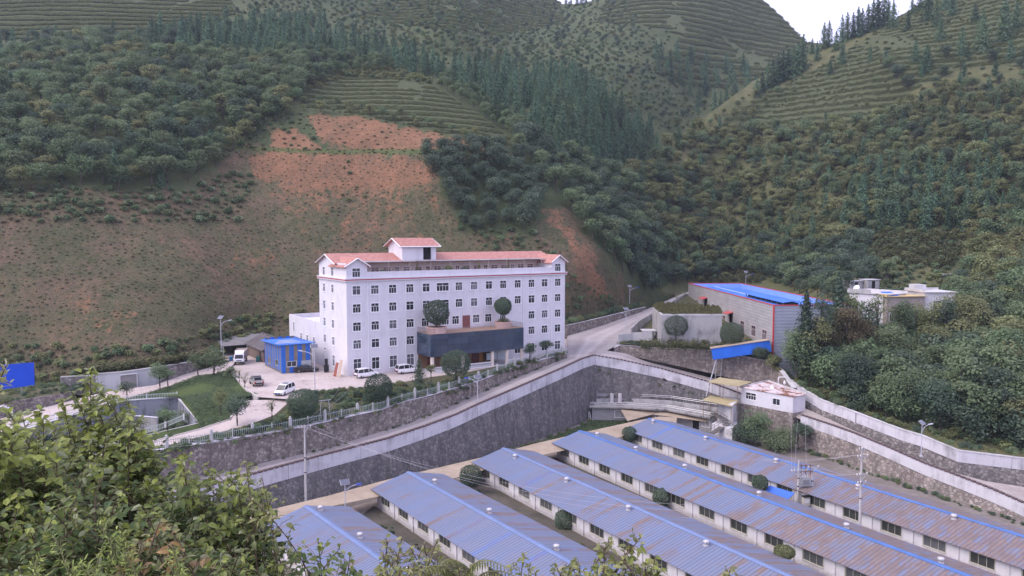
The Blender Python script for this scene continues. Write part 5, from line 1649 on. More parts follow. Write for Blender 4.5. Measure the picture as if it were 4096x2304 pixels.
# beige awnings in front of it
aw1 = [P(*pzb(400, 565), LBZ - .05), P(*pzb(1090, 595), LBZ - .05), P(*pzb(865, 660), LBZ - .75), P(*pzb(515, 752), LBZ - 1.0)]
aw2 = [P(*pzb(1050, 595), LBZ - .1), P(*pzb(1620, 680), LBZ - .1), P(*pzb(1530, 760), LBZ - .8), P(*pzb(850, 668), LBZ - .7)]
for q, nm in ((aw1, 'left half of the beige sheet awning in front of the flat-roofed block'), (aw2, 'right half of the beige sheet awning, ending at the stair foot')):
    r_ = empty('awning', (q[3][0], q[3][1], YARD), label=nm, cat='awning')
    ai = Matrix.Translation((-float(q[3][0]), -float(q[3][1]), -YARD))
    b = MB(); b.slab([tuple(p) for p in q], .07); o = b.build('sheet', BEIGE, r_); o.matrix_parent_inverse = ai
    for p in (q[2] * .97 + q[0] * .03, q[3] * .97 + q[1] * .03):
        b = MB(); b.tube([(p[0], p[1], YARD), (p[0], p[1], p[2] - .08)], .06, 6); o = b.build('post', STEEL, r_); o.matrix_parent_inverse = ai

# --- stair tower with two sheet canopies
STW = [P(*pzb(1660, 790), YARD + 3.2), P(*pzb(1870, 800), YARD + 3.2)]
sa = D(717, 421, 153.5); sb_ = D(732.5, 424, 150.5); sc_ = D(739, 420, 157); sd_ = D(724, 416, 159.5)
stt = empty('stair_block', (sa[0], sa[1], YARD), label='grey concrete stair block with outside steps under the two beige canopies', cat='stair block')
si = Matrix.Translation((-float(sa[0]), -float(sa[1]), -YARD))
z_top = D(732, 404.6, 151)[2]
b = MB(); b.prism([(p[0], p[1]) for p in (sa, sb_, sc_, sd_)], YARD, z_top); o = b.build('wall', CONC_LIGHT, stt); o.matrix_parent_inverse = si
ba = [D(712, 431, 151), D(732, 438.5, 147), D(737, 430, 152), D(722, 424, 156)]
b = MB(); b.prism([(p[0], p[1]) for p in ba], YARD, YARD + 3.2); o = b.build('plinth', plaster('pale_plinth', (.62, .6, .62), (.35, .34, .34), .6), stt); o.matrix_parent_inverse = si
b = MB()
st0, st1 = D(714, 413.5, 154), D(726, 420.6, 150)
for k in range(14):
    f_ = k / 13
    c_ = st0 * (1 - f_) + st1 * f_
    b.obox((c_[0], c_[1], c_[2]), (.42, 1.3, .16), math.atan2((st1 - st0)[1], (st1 - st0)[0]))
st2 = D(709, 431, 149)
for k in range(14):
    f_ = k / 13
    c_ = st1 * (1 - f_) + st2 * f_ + np.array([.3, -.6, 0])
    b.obox((c_[0], c_[1], c_[2] - .4), (.42, 1.3, .16), math.atan2((st2 - st1)[1], (st2 - st1)[0]))
o = b.build('steps', mat('dark_step_concrete', (.17, .16, .155), .9, .3), stt); o.matrix_parent_inverse = si
b = MB()
for (p, q) in ((st0, st1), (st1, st2)):
    for k in range(5):
        c_ = p + (q - p) * k / 4
        b.tube([c_ + np.array([0, -.75, 0]), c_ + np.array([0, -.75, 1.0])], .035, 5)
    b.tube([p + np.array([0, -.75, 1.0]), q + np.array([0, -.75, 1.0])], .045, 5); b.tube([p + np.array([0, -.75, .5]), q + np.array([0, -.75, .5])], .03, 5)
o = b.build('handrail', mat('dark_handrail', (.12, .11, .12), .6, .2), stt); o.matrix_parent_inverse = si
OLIVE = NT('olive_canopy_sheet'); OLIVE = OLIVE.done(OLIVE.ramp(OLIVE.noise(.5, 5, .7), [(.3, (.3, .25, .13)), (.7, (.46, .39, .22))]), .7)
for q, d_, nm, gz in (([(1580, 425), (1960, 492), (1862, 566), (1478, 480)], (157, 155, 150, 152.5), 'lower beige canopy over the stair block', YARD + 3.0), ([(1700, 190), (2120, 250), (1940, 306), (1548, 250)], (163, 160, 153.5, 156), 'upper olive canopy beside the small white house', YARD + 5.0)):
    pts = [D(*pzb(*c_), dd) for c_, dd in zip(q, d_)]
    r_ = empty('canopy', (pts[3][0], pts[3][1], gz), label=nm, cat='canopy')
    ci = Matrix.Translation((-float(pts[3][0]), -float(pts[3][1]), -gz))
    b = MB(); b.slab([tuple(p) for p in pts], .1); o = b.build('sheet', OLIVE, r_); o.matrix_parent_inverse = ci
    cen = sum(pts) / 4
    for p in pts + [(pts[2] + pts[3]) / 2]:
        w_ = p * .93 + cen * .07
        b = MB(); b.tube([(w_[0], w_[1], gz), (w_[0], w_[1], w_[2] - .1)], .06, 6); o = b.build('post', mat('brown_post', (.2, .14, .11), .7, .2), r_); o.matrix_parent_inverse = ci

# --- small white house on the stone base
hq = [D(741.3, 401.4, 156), D(792.7, 415, 147), D(805, 413, 149), D(768, 399, 163)]
hz = [D(741.3, 385.4, 156)[2], D(793.3, 399.6, 147)[2]]
HZ1 = float(np.mean(hz)); HZ0 = float(np.mean([hq[0][2], hq[1][2]]))
wh_ = empty('white_house', (hq[0][0], hq[0][1], HZ0), label='small flat-roofed white house on a stone base with rusty streaks on its roof', cat='house')
wi_ = Matrix.Translation((-float(hq[0][0]), -float(hq[0][1]), -HZ0))
fx = (hq[1] - hq[0])[:2]; fl = np.linalg.norm(fx); fx = fx / fl; fn = np.array([-fx[1], fx[0]])
rzf = math.atan2(fx[1], fx[0])
b = MB()
tfw = lambda x, y, z: (hq[0][0] + fx[0] * x + fn[0] * y, hq[0][1] + fx[1] * x + fn[1] * y, HZ0 + z)
Hh = HZ1 - HZ0
wA = (1.0, 3.4, 1.1, 2.5); wB = (7.2, 8.8, .95, 2.25)
holes_wall(b, 0, fl, 0, Hh, [wA, wB], .12, tfw)
P3 = [(p[0], p[1]) for p in hq]
for k in (1, 2, 3):
    p, q = P3[k], P3[(k + 1) % 4]
    b.poly([(p[0], p[1], HZ0), (q[0], q[1], HZ0), (q[0], q[1], HZ1), (p[0], p[1], HZ1)])
o = b.build('wall', WHITE, wh_); o.matrix_parent_inverse = wi_
b = MB(); cc_ = np.mean(np.array(P3), 0)
b.prism([tuple(np.array(p) * .9 + cc_ * .1) for p in P3], HZ0 + .05, HZ1 - .3); o = b.build('interior', DARK, wh_); o.matrix_parent_inverse = wi_
RUST = NT('rust_streaked_roof'); RUST = RUST.done(RUST.ramp(RUST.noise(.45, 5, .75, RUST.mapping((1, .5, 1))), [(.42, (.62, .56, .57)), (.5, (.55, .46, .45)), (.55, (.24, .11, .07)), (.7, (.17, .08, .055))]), .85)
b = MB(); b.prism([tuple(np.array(p) * 1.04 - cc_ * .04) for p in P3], HZ1, HZ1 + .14); o = b.build('roof', RUST, wh_); o.matrix_parent_inverse = wi_
b = MB()
rp = [np.array([*(np.array(p) * 1.05 - cc_ * .05), HZ1]) for p in P3]
wall_run(b, [rp[2], rp[3], rp[0]], [HZ1 + .34] * 3, [HZ1 + .02] * 3, 0, -.18, 1); o = b.build('roof_kerb', CONC_LIGHT, wh_); o.matrix_parent_inverse = wi_
for w_ in (wA, wB):
    xc = (w_[0] + w_[1]) / 2
    lp = np.array([fx[0] * xc, fx[1] * xc, w_[2]])
    put_window(wh_, lp, rzf, w_[1] - w_[0], w_[3] - w_[2], 4 if w_ is wA else 2, .4 if w_ is wA else 0, FRAME_W, .08)
b = MB(); b.prism([tuple(np.array(p) * 1.02 - cc_ * .02) for p in P3], YARD - .2, HZ0 - .01); o = b.build('stone_base', WARM_STONE, wh_); o.matrix_parent_inverse = wi_
dish_p = D(*pz7(700, 120), 153)
ds = empty('satellite_dish', (dish_p[0], dish_p[1], HZ1 + .14), label='small white satellite dish on the roof of the small white house', cat='satellite dish')
b = MB(); b.tube([(0, 0, 0), (0, 0, .5)], .03, 5); b.build('mast', STEEL, ds)
b = MB(); pr = [(0.02, 0), (.2, .03), (.35, .1), (.45, .2)]
b.lathe(pr, (0, 0, 0), 14); o = b.build('dish', FRAME_W, ds, (0, -.1, .55)); o.rotation_euler = (math.radians(55), 0, .4)
vp = D(*pz7(752, 80), 160)
vr = empty('vent_pipe', (vp[0], vp[1], HZ0 - 2), label='bent white pipe standing behind the small white house', cat='pipe')
b = MB(); zt_ = D(*pz7(755, 15), 160)[2] - (HZ0 - 2); b.tube([(0, 0, 0), (0, 0, zt_ - .3), (.15, 0, zt_ - .05), (.5, 0, zt_), (1.3, 0, zt_ - .02)], .12, 8); b.build('pipe', FRAME_W, vr)
for k, (xz, yz, nm) in enumerate(((803, 60, 'white bird-shaped finial post on the small white house'),)):
    q = D(*pz7(795, 130), 152)
    r_ = empty('roof_mast', (q[0], q[1], HZ1 + .14), label='thin mast with a white head on the small white house', cat='mast')
    zt_ = D(*pz7(xz, yz), 152)[2] - HZ1 - .14
    b = MB(); b.tube([(0, 0, 0), (0, 0, zt_)], .05, 5); b.build('pole', STEEL, r_)
    b = MB(); b.lathe([(.03, 0), (.2, .2), (.24, .5), (.12, .8), (.03, .9)], (0, 0, zt_ - .3), 8); b.build('head', FRAME_W, r_)

# --- concrete tank with grass on top, steps and little store below the workshop
tq = [D(*pz6(565, 690), 196), D(*pz6(690, 712), 181), D(*pz6(1066, 675), 184), D(*pz6(1000, 560), 207), D(*pz6(700, 520), 222)]
TZ = 6.0
tk = empty('concrete_tank', (tq[1][0], tq[1][1], PZ), label='stained concrete tank with long grass growing on top, below the grey workshop', cat='tank')
ti = Matrix.Translation((-float(tq[1][0]), -float(tq[1][1]), -PZ))
TP = [P(*pz6(565, 522), 6.6), P(*pz6(625, 560), 6.6), P(*pz6(1066, 548), 6.6), P(*pz6(960, 508), 6.6), P(*pz6(620, 502), 6.6)]
TP = [D(*pz6(562, 520), 200), D(*pz6(628, 560), 181), D(*pz6(1066, 556), 181), D(*pz6(1030, 520), 200), D(*pz6(600, 512), 212)]
tz_ = float(np.mean([p[2] for p in TP[:3]]))
b = MB(); b.prism([(p[0], p[1]) for p in TP], -1, tz_); o = b.build('wall', CONCRETE, tk); o.matrix_parent_inverse = ti
TPc = sum(TP) / 5
b = MB(); b.prism([tuple((p * .96 + TPc * .04)[:2]) for p in TP], tz_ - .1, tz_ + .12); o = b.build('grass_top', DIRT, tk); o.matrix_parent_inverse = ti
b = MB(); wall_run(b, TP[:3], [tz_ + .3] * 3, [tz_ - .1] * 3, .08, -.25, 1); o = b.build('rim', CONC_LIGHT, tk); o.matrix_parent_inverse = ti
TANK_TOP = (TP, tz_)
ks = [D(*pz6(500, 705), 190), D(*pz6(590, 705), 187)]
kr = empty('store_hut', (ks[0][0], ks[0][1], PZ), label='little concrete store with a slab roof beside the tank', cat='hut')
b = MB(); b.box(0, 2.6, .3, 3, 0, 2.4); b.build('wall', CONCRETE, kr)
b = MB(); b.box(-.4, 3.1, -.6, 3.3, 2.4, 2.62); b.build('roof_slab', CONC_LIGHT, kr)
b = MB(); b.box(.7, 1.7, .22, .35, .05, 2.0); b.build('door', DARK, kr)
pw = [D(*pz6(315, 705), 186.5), D(*pz6(420, 690), 189), D(*pz6(560, 680), 188)]
wall_thing('terrace_wall', 'pale concrete parapet at the road end of the workshop terrace', pw, [p[2] for p in pw], [PZ - 1.0] * 3, 0, -.25, 1, CONC_LIGHT)
pw = [D(*pz6(412, 655), 193), D(*pz6(470, 600), 203), D(*pz6(560, 550), 222)]
wall_thing('terrace_wall', 'grey wall stepping up along the road towards the tank', pw, [p[2] for p in pw], [PZ - .5, PZ, PZ + .5], 0, -.25, 1, CONCRETE)

# --- blue conveyor gallery on its trestle
ca, cb = D(*pz6(992, 835), 171.5), D(*pz6(1410, 775), 169.3)
cv = empty('conveyor_gallery', ca, label='bright blue boxed conveyor gallery reaching out from the workshop corner', cat='conveyor')
cd = cb - ca; cl = np.linalg.norm(cd); crz = math.atan2(cd[1], cd[0]); cel = math.asin(cd[2] / cl)
BLUE_P = mat('blue_sheet_paint', (0.025, 0.15, 0.66), .5, .25, .4)
b = MB(); b.box(0, cl, -1.1, 1.1, -1.45, 1.1); o = b.build('box_body', BLUE_P, cv); o.rotation_euler = (0, -cel, crz)
b = MB(); b.box(-.25, cl, -1.3, 1.3, 1.11, 1.22); o = b.build('cover', BEIGE, cv); o.rotation_euler = (0, -cel, crz)
trb = [D(*pz6(950, 1150), 161), D(*pz6(1000, 1020), 171)]
b = MB()
b.tube([ca + np.array([.8, -.8, -1.4]) - ca, trb[0] - ca], .13, 6)
for dx in (1.4, 2.6): b.tube([np.array([dx, .8, -1.4]), np.array([dx - .6, 1.0, -10.5])], .09, 6)
for k in range(6): b.tube([np.array([1.4 - .08 * k, .82, -2.6 - 1.4 * k]), np.array([2.6 - .08 * k, .82, -2.6 - 1.4 * k])], .05, 5)
b.build('trestle', STEEL, cv)

# --- houses among the trees on the right
def pzr(x, y): return (800 + .08696 * x, 225 + .08696 * y)


def flat_house(label, pa, pb, d0, d1, depth, h, wall, roofm, wins, roof_over=.4, parapet=0.5, z_drop=3.0):
    A, B2 = D(pa[0], pa[1], d0), D(pb[0], pb[1], d1)
    dv = (B2 - A)[:2]; L = np.linalg.norm(dv); rz = math.atan2(dv[1], dv[0])
    r = empty('village_house', A, rz, label, 'house')
    b = MB(); holes_wall(b, 0, L, -z_drop, h, wins, .14, lambda x, y, z: (x, y, z))
    b.poly([(0, depth, -z_drop), (0, 0, -z_drop), (0, 0, h), (0, depth, h)]); b.poly([(L, 0, -z_drop), (L, depth, -z_drop), (L, depth, h), (L, 0, h)]); b.poly([(L, depth, -z_drop), (0, depth, -z_drop), (0, depth, h), (L, depth, h)])
    b.build('wall', wall, r)
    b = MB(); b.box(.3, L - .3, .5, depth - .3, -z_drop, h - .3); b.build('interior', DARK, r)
    b = MB(); b.box(-roof_over, L + roof_over, -roof_over, depth + roof_over, h, h + .16)
    if parapet:
        b.box(-roof_over, L + roof_over, depth, depth + .2, h + .16, h + .16 + parapet); b.box(-roof_over, -roof_over + .2, -roof_over, depth, h + .16, h + .16 + parapet)
    b.build('roof', roofm, r)
    for (x0, x1, z0, z1) in wins: put_window(r, ((x0 + x1) / 2, 0, z0), 0, x1 - x0, z1 - z0, 2, .3, FRAME_W, .08)
    return r, L


YEL = mat('yellow_roof_paint', (.55, .42, .2), .8, .2, .5)
r1, L1 = flat_house('white village house with grey roof tank and satellite dish among the right-hand trees', pzr(560, 1130), pzr(990, 1210), 186, 178, 8, 7.6, WHITE, CONC_LIGHT, [(1.2, 2.8, 2.0, 3.6), (5.8, 7.4, -1.2, .4)])
b = MB(); b.box(-.3, 5.6, -.35, -.1, 7.77, 8.6); b.build('roof_parapet', CONCRETE, r1)
b = MB(); b.lathe([(.02, 0), (.5, .1), (.8, .35)], (0, 0, 0), 12); o = b.build('satellite_dish', FRAME_W, r1, (1.2, 1.2, 8.6)); o.rotation_euler = (1.1, 0, 0)
r2, L2 = flat_house('tan village house with yellow roof between the two white houses', pzr(990, 1190), pzr(1420, 1190), 177.5, 179.5, 8, 7.4, mat('tan_render', (.36, .31, .28), .85, .25, .6), YEL, [(3.4, 5.6, 1.6, 3.6), (.8, 2.0, 1.6, 3.6)])
b = MB(); b.slab([(1.5, 1, 7.7), (4, 1, 7.7), (4.6, 5, 8.3), (2, 5, 8.3)], .1); b.build('blue_sheet', BLUE_P, r2)
r3, L3 = flat_house('white two storey village house half behind the round olive tree', pzr(1415, 1190), pzr(1770, 1180), 180, 180, 8, 8.6, WHITE, CONC_LIGHT, [(2.2, 4.2, 4.6, 6.6), (3.0, 4.4, 1.2, 3.0)], .5, .5)
b = MB(); b.box(.2, 2.6, 4, 7.5, 8.8, 10.2); b.build('roof_room', CONC_LIGHT, r3)
for k, (x, y, d_, nm) in enumerate(((650, 655, 205, 'grey concrete block hut left of the houses on the slope'), (845, 640, 205, 'second grey block hut on the slope above the white house'), (1680, 575, 215, 'pinkish block hut on the slope at the wood edge'))):
    c_ = D(*pzr(x, y + 30), d_)
    r_ = empty('block_hut', c_, .3, nm, 'hut'); 
    b = MB(); b.box(-2, 2, 0, 3, -1.5, .9); b.build('wall', CONCRETE, r_); b = MB(); b.box(-2.2, 2.2, -.3, 3.2, .9, 1.05); b.build('roof', CONC_LIGHT, r_)
    b = MB(); b.box(-.5, .5, -.04, 0, -1.4, .6); b.build('door', DARK, r_)
# far white tower house on the mountain
c_ = D(713, 17.5, 640)
r_ = empty('hill_hut', c_, 0.2, 'tiny white hut on the far terraced mountain', 'hut')
b = MB(); b.box(-2, 2, 0, 4, -4, 5.5); b.build('wall', WHITE, r_); b = MB(); b.box(-2.4, 2.4, -.4, 4.4, 5.5, 5.9); b.build('roof', CONC_LIGHT, r_)

# --- blue hoarding, left
sa_, sb2 = D(-12, 391, 139.5), D(34.7, 385.2, 141)
sg = empty('hoarding', (sb2[0], sb2[1], -1.5), label='plain bright blue hoarding on posts at the foot of the left slope', cat='hoarding')
gi_ = Matrix.Translation((-float(sb2[0]), -float(sb2[1]), 1.5))
b = MB(); wall_run(b, [sa_, sb2], [sa_[2] + 4.7, sb2[2] + 4.3], [sa_[2], sb2[2]], .08, -.08, 1); o = b.build('board', mat('hoarding_blue', (0.012, 0.075, 0.6), .5, .15, .5), sg); o.matrix_parent_inverse = gi_
for f_ in (.1, .7):
    p = sa_ * (1 - f_) + sb2 * f_
    b = MB(); b.tube([(p[0], p[1] + .2, -2.6), (p[0], p[1] + .2, p[2] + 3.5)], .12, 6); o = b.build('post', STEEL, sg); o.matrix_parent_inverse = gi_

# --- small blue lean-to roof between the two right-hand sheds
q = [P(769.7, 485.3, YARD + 3.0), P(794.7, 493, YARD + 3.0), P(787.7, 499.5, YARD + 2.4), P(762.8, 489.4, YARD + 2.4)]
r_ = empty('blue_canopy', (q[3][0], q[3][1], YARD), label='small bright blue sheet canopy beside the transformer poles', cat='canopy')
ci = Matrix.Translation((-float(q[3][0]), -float(q[3][1]), -YARD))
b = MB(); b.slab([tuple(p) for p in q], .06); o = b.build('sheet', mat('canopy_blue', (.05, .15, .55), .5, .2, .5), r_); o.matrix_parent_inverse = ci
for p in q:
    w_ = p * .95 + sum(q) / 4 * .05
    b = MB(); b.tube([(w_[0], w_[1], YARD), (w_[0], w_[1], w_[2] - .05)], .05, 6); o = b.build('post', STEEL, r_); o.matrix_parent_inverse = ci
# ------------------------------------------------------------------ vehicles
def loft(mb, secs, m=0, cap=True):
    n = len(secs[0])
    v = [p for s_ in secs for p in s_]
    fs = [(i * n + j, i * n + (j + 1) % n, (i + 1) * n + (j + 1) % n, (i + 1) * n + j) for i in range(len(secs) - 1) for j in range(n)]
    if cap: fs += [tuple(range(n))[::-1], tuple(range((len(secs) - 1) * n, len(secs) * n))]
    mb.add(v, fs, m)


def car_paint(name, c, rough=0.25, metal=0.0):
    if name in MATS: return MATS[name]
    t = NT(name)
    col = t.mix(t.math('MULTIPLY', t.ramp(t.noise(1.2, 4, .7), [(.45, 0), (.75, 1)]), .25), c, [k * .6 + .06 for k in c])
    t.b.inputs['Coat Weight'].default_value = .4
    MATS[name] = t.done(col, rough, metal, .5)
    return MATS[name]


LAMP_W = mat('headlight_lens', (.75, .76, .8), .15, .1, 3, 0, .6)
LAMP_R = mat('tail_light_lens', (.5, .03, .03), .2, .1, 3, 0, .6)
RIM = mat('alloy_rim', (.45, .45, .47), .35, .2, 4, .6)
PLATE = mat('plate_blue', (.05, .12, .45), .4, .1)
TRIMB = mat('black_trim', (.02, .02, .022), .5, .3)


def wheel(root, x, y, r=.34, w=.22):
    b = MB(); b.lathe([(r * .62, -w / 2), (r * .94, -w / 2), (r, -w / 2 + .04), (r, w / 2 - .04), (r * .94, w / 2), (r * .62, w / 2)], (0, 0, 0), 16)
    o = b.build('wheel', RUBBER, root, (x, y, r)); o.rotation_euler = (math.pi / 2, 0, 0)
    b = MB(); b.lathe([(.05, -w / 2 - .01), (r * .66, -w / 2 + .02), (r * .66, w / 2 - .02), (.05, w / 2 + .01)], (0, 0, 0), 12)
    for k in range(5):
        a = 2 * math.pi * k / 5
        b.obox((r * .36 * math.cos(a), r * .36 * math.sin(a), 0), (r * .6, .07, w + .03), a)
    b.build('rim', RIM, o)


def vehicle(name, label, cat, loc, heading, paint, L, W, lower, green, wheels, r=.34, roof_m=None, plate_front=True):
    """lower: (x, z floor, z belt, half width); green: (x, z belt, z roof, half width belt, half width roof)"""
    root = empty(name, loc, heading, label, cat)
    b = MB()
    secs = []
    for (x, zf, zb, hw) in lower:
        ring = [(-hw * .9, zf), (hw * .9, zf), (hw, zf + .14), (hw * 1.01, (zf + zb) / 2), (hw * .97, zb - .06), (hw * .88, zb), (-hw * .88, zb), (-hw * .97, zb - .06), (-hw * 1.01, (zf + zb) / 2), (-hw, zf + .14)]
        secs.append([(x, y, z) for y, z in ring])
    loft(b, secs)
    b.build('body', paint, root, smooth=False)
    b = MB(); secs = []
    for (x, zb, zr, hb, hr) in green:
        secs.append([(x, -hb, zb - .03), (x, hb, zb - .03), (x, hr, zr), (x, -hr, zr)])
    loft(b, secs); b.build('window_glass', CAR_GLASS, root)
    b = MB()
    top = [g for g in green if g[2] - g[1] > .25]
    loft(b, [[(x, -hr - .02, zr - .03), (x, hr + .02, zr - .03), (x, hr * .92, zr + .04), (x, -hr * .92, zr + .04)] for (x, zb, zr, hb, hr) in top])
    for s_ in (-1, 1):
        for i in range(len(green) - 1):
            (x0, zb0, zr0, hb0, hr0), (x1, zb1, zr1, hb1, hr1) = green[i], green[i + 1]
            if i in (0, len(green) - 2): b.tube([(x0, s_ * (hr0 + .01), zr0), (x1, s_ * (hr1 + .01), zr1)], .05, 5)
        for (x, zb, zr, hb, hr) in top[1:-1]: b.tube([(x, s_ * (hb + .01), zb), (x, s_ * (hr + .01), zr)], .045, 5)
    b.build('roof', roof_m or paint, root)
    for x in wheels:
        for s_ in (-1, 1): wheel(root, x, s_ * (W / 2 - .12), r)
    fx_, rx_ = lower[-1], lower[0]
    for s_ in (-1, 1):
        b = MB(); b.obox((fx_[0] - .12, s_ * fx_[3] * .74, fx_[2] - .12), (.3, .42, .17), -s_ * .35); b.build('headlight', LAMP_W, root)
        b = MB(); b.obox((rx_[0] + .06, s_ * rx_[3] * .84, rx_[2] - .2), (.2, .26, .3)); b.build('tail_light', LAMP_R, root)
        g0 = green[-2] if green[-1][2] - green[-1][1] < .25 else green[-1]
        b = MB(); b.obox((g0[0] - .1, s_ * (W / 2 + .1), g0[1] + .12), (.12, .2, .16)); b.build('mirror', paint, root)
    b = MB(); b.obox((fx_[0] + .02, 0, fx_[1] + .16), (.1, W * .8, .22)); b.obox((fx_[0] + .015, 0, fx_[2] - .16), (.06, W * .42, .16)); b.build('grille', TRIMB, root)
    b = MB(); b.obox((fx_[0] + .085, 0, fx_[1] + .2), (.02, .44, .14)); b.build('plate', PLATE, root)
    b = MB(); b.obox((rx_[0] - .02, 0, rx_[2] - .32), (.02, .44, .14)); b.build('plate', PLATE, root)
    b = MB(); b.obox((rx_[0] + .02, 0, rx_[1] + .14), (.12, W * .86, .2)); b.build('bumper', TRIMB, root)
    return root


VAN_L = [(-2.4, .3, .95, .84), (-2.25, .24, 1.02, .9), (-1, .2, 1.02, .93), (.6, .2, 1.0, .93), (1.3, .2, .98, .92), (1.9, .22, .86, .88), (2.25, .25, .74, .8), (2.42, .3, .62, .66)]
VAN_G = [(-2.36, 1.0, 1.1, .8, .72), (-2.1, 1.02, 1.66, .86, .72), (-1.0, 1.02, 1.74, .88, .74), (.2, 1.0, 1.72, .88, .74), (.8, 1.0, 1.62, .87, .7), (1.62, .93, .97, .8, .72)]
SUV_L = [(-2.3, .42, 1.0, .84), (-2.2, .32, 1.1, .92), (-1, .28, 1.12, .95), (1.0, .28, 1.1, .95), (1.15, .28, 1.08, .94), (2.0, .32, .98, .9), (2.3, .4, .84, .78)]
SUV_G = [(-2.26, 1.08, 1.2, .82, .74), (-2.05, 1.1, 1.74, .87, .74), (-1.0, 1.1, 1.82, .89, .76), (.1, 1.1, 1.8, .89, .76), (.55, 1.1, 1.72, .88, .74), (1.3, 1.06, 1.1, .82, .76)]
SED_L = [(-2.4, .34, .84, .8), (-2.25, .24, .94, .88), (-1.5, .2, .95, .91), (1.0, .2, .92, .91), (1.8, .22, .82, .88), (2.3, .26, .7, .76), (2.42, .3, .6, .66)]
SED_G = [(-1.85, .93, .97, .76, .66), (-1.0, .94, 1.38, .82, .64), (-.2, .94, 1.45, .84, .66), (.4, .93, 1.4, .83, .64), (1.2, .9, .94, .78, .7)]
PK_L = [(-2.55, .5, 1.0, .86), (-2.45, .42, 1.08, .9), (-.7, .4, 1.08, .91), (1.0, .4, 1.08, .91), (1.2, .4, 1.06, .9), (2.2, .42, .98, .88), (2.5, .48, .86, .78)]
PK_G = [(-.72, 1.06, 1.2, .84, .74), (-.6, 1.08, 1.68, .85, .72), (.1, 1.08, 1.74, .86, .73), (.6, 1.08, 1.66, .85, .7), (1.3, 1.04, 1.08, .8, .74)]
WHT = car_paint('white_car_paint', (.8, .8, .82)); BLK_ = car_paint('black_car_paint', (.02, .018, .018)); SIL = car_paint('silver_pickup_paint', (.42, .4, .39), .3, .3)
van = vehicle('minivan', 'white minivan with sunroof driving down from the yard', 'minivan', P(284.6, 393.6, .01), math.atan2(-1, -.2), WHT, 4.8, 1.86, VAN_L, VAN_G, (-1.5, 1.5))
b = MB(); b.box(-.75, .05, -.5, .5, 1.765, 1.8); b.build('sunroof', CAR_GLASS, van)
pk = vehicle('pickup_truck', 'dusty silver double-cab pickup with roll bar, seen from behind', 'pickup', P(256.4, 384.6, .01), math.atan2(.86, -.5), SIL, 5.1, 1.82, PK_L, PK_G, (-1.55, 1.6), .38)
b = MB(); b.box(-2.42, -.85, -.74, .74, 1.085, 1.1); b.build('cargo_bed', TRIMB, pk)
b = MB(); b.box(-2.5, -.8, -.9, -.78, 1.05, 1.2); b.box(-2.5, -.8, .78, .9, 1.05, 1.2); b.box(-2.52, -2.42, -.9, .9, 1.0, 1.2); b.build('bed_side', SIL, pk)
b = MB(); b.tube([(-1.0, -.72, 1.1), (-1.05, -.66, 1.55), (-1.05, .66, 1.55), (-1.0, .72, 1.1)], .045, 6); b.tube([(-1.05, -.66, 1.5), (-1.8, -.72, 1.2)], .04, 6); b.tube([(-1.05, .66, 1.5), (-1.8, .72, 1.2)], .04, 6); b.build('roll_bar', STEEL, pk)
vehicle('sedan', 'black sedan parked against the blue and brown striped hut', 'car', P(306, 371.8, .01), math.atan2(.36, .93), BLK_, 4.8, 1.82, SED_L, SED_G, (-1.45, 1.45))
s1 = BO + BU * bx(366.5, .5, -2.7) + BN * -2.7
vehicle('suv', 'white off-road car half hidden by the round tree at the block corner', 'car', s1 + np.array([0, 0, .01]), BA + .1, WHT, 4.7, 1.9, SUV_L, SUV_G, (-1.4, 1.45), .38)
s2 = BO + BU * bx(407, .5, -2.9) + BN * -2.9
vehicle('suv', 'white off-road car parked just left of the glass clad entrance', 'car', s2 + np.array([0, 0, .01]), BA, WHT, 4.7, 1.9, SUV_L, SUV_G, (-1.4, 1.45), .38)
# truck
tl = P(241, 362.6, .01)
tr_ = empty('lorry', tl, math.atan2(-.97, .22), 'white cab lorry with a dusty covered load bed beside the brick shed', 'lorry')
b = MB()
secs = []
for (x, z0, z1, hw) in ((1.6, .55, 2.35, .95), (2.9, .5, 2.3, 1.0), (3.25, .5, 1.45, .98), (3.35, .5, 1.2, .94)):
    secs.append([(x, -hw, z0), (x, hw, z0), (x, hw, z1 - .15), (x, hw * .9, z1), (x, -hw * .9, z1), (x, -hw, z1 - .15)])
loft(b, secs); b.build('cab', WHT, tr_)
b = MB(); b.poly([(3.3, -.86, 1.36), (3.3, .86, 1.36), (2.98, .8, 2.16), (2.98, -.8, 2.16)]); 
for s_ in (-1, 1): b.poly([(1.9, s_ * 1.01, 1.4), (2.8, s_ * 1.01, 1.4), (2.75, s_ * 1.01, 2.1), (1.9, s_ * 1.01, 2.1)])
b.build('window_glass', CAR_GLASS, tr_)
b = MB()
b.box(-3.3, 1.45, -1.1, 1.1, .95, 1.1)
for s_ in (-1, 1): b.box(-3.3, 1.45, s_ * 1.1 - .05, s_ * 1.1 + .05, 1.1, 2.75)
b.box(1.4, 1.5, -1.1, 1.1, 1.1, 2.85); b.box(-3.35, -3.25, -1.1, 1.1, 1.1, 2.75)
b.build('load_bed', mat('dusty_load_bed', (.36, .31, .28), .8, .3), tr_)
b = MB(); b.box(-3.2, 1.38, -1.0, 1.0, 1.1, 2.6); b.build('load_cover', mat('faded_tarp', (.32, .27, .25), .9, .35), tr_)
b = MB(); b.slab([(1.5, -.95, 2.9), (1.5, .95, 2.9), (2.6, .85, 2.4), (2.6, -.85, 2.4)], .1); b.build('wind_deflector', WHT, tr_)
b = MB(); b.box(-3.2, 3.2, -.4, .4, .5, .9); b.build('chassis', TRIMB, tr_)
for x in (2.5, -1.7, -2.5):
    for s_ in (-1, 1): wheel(tr_, x, s_ * .88, .42, .26)
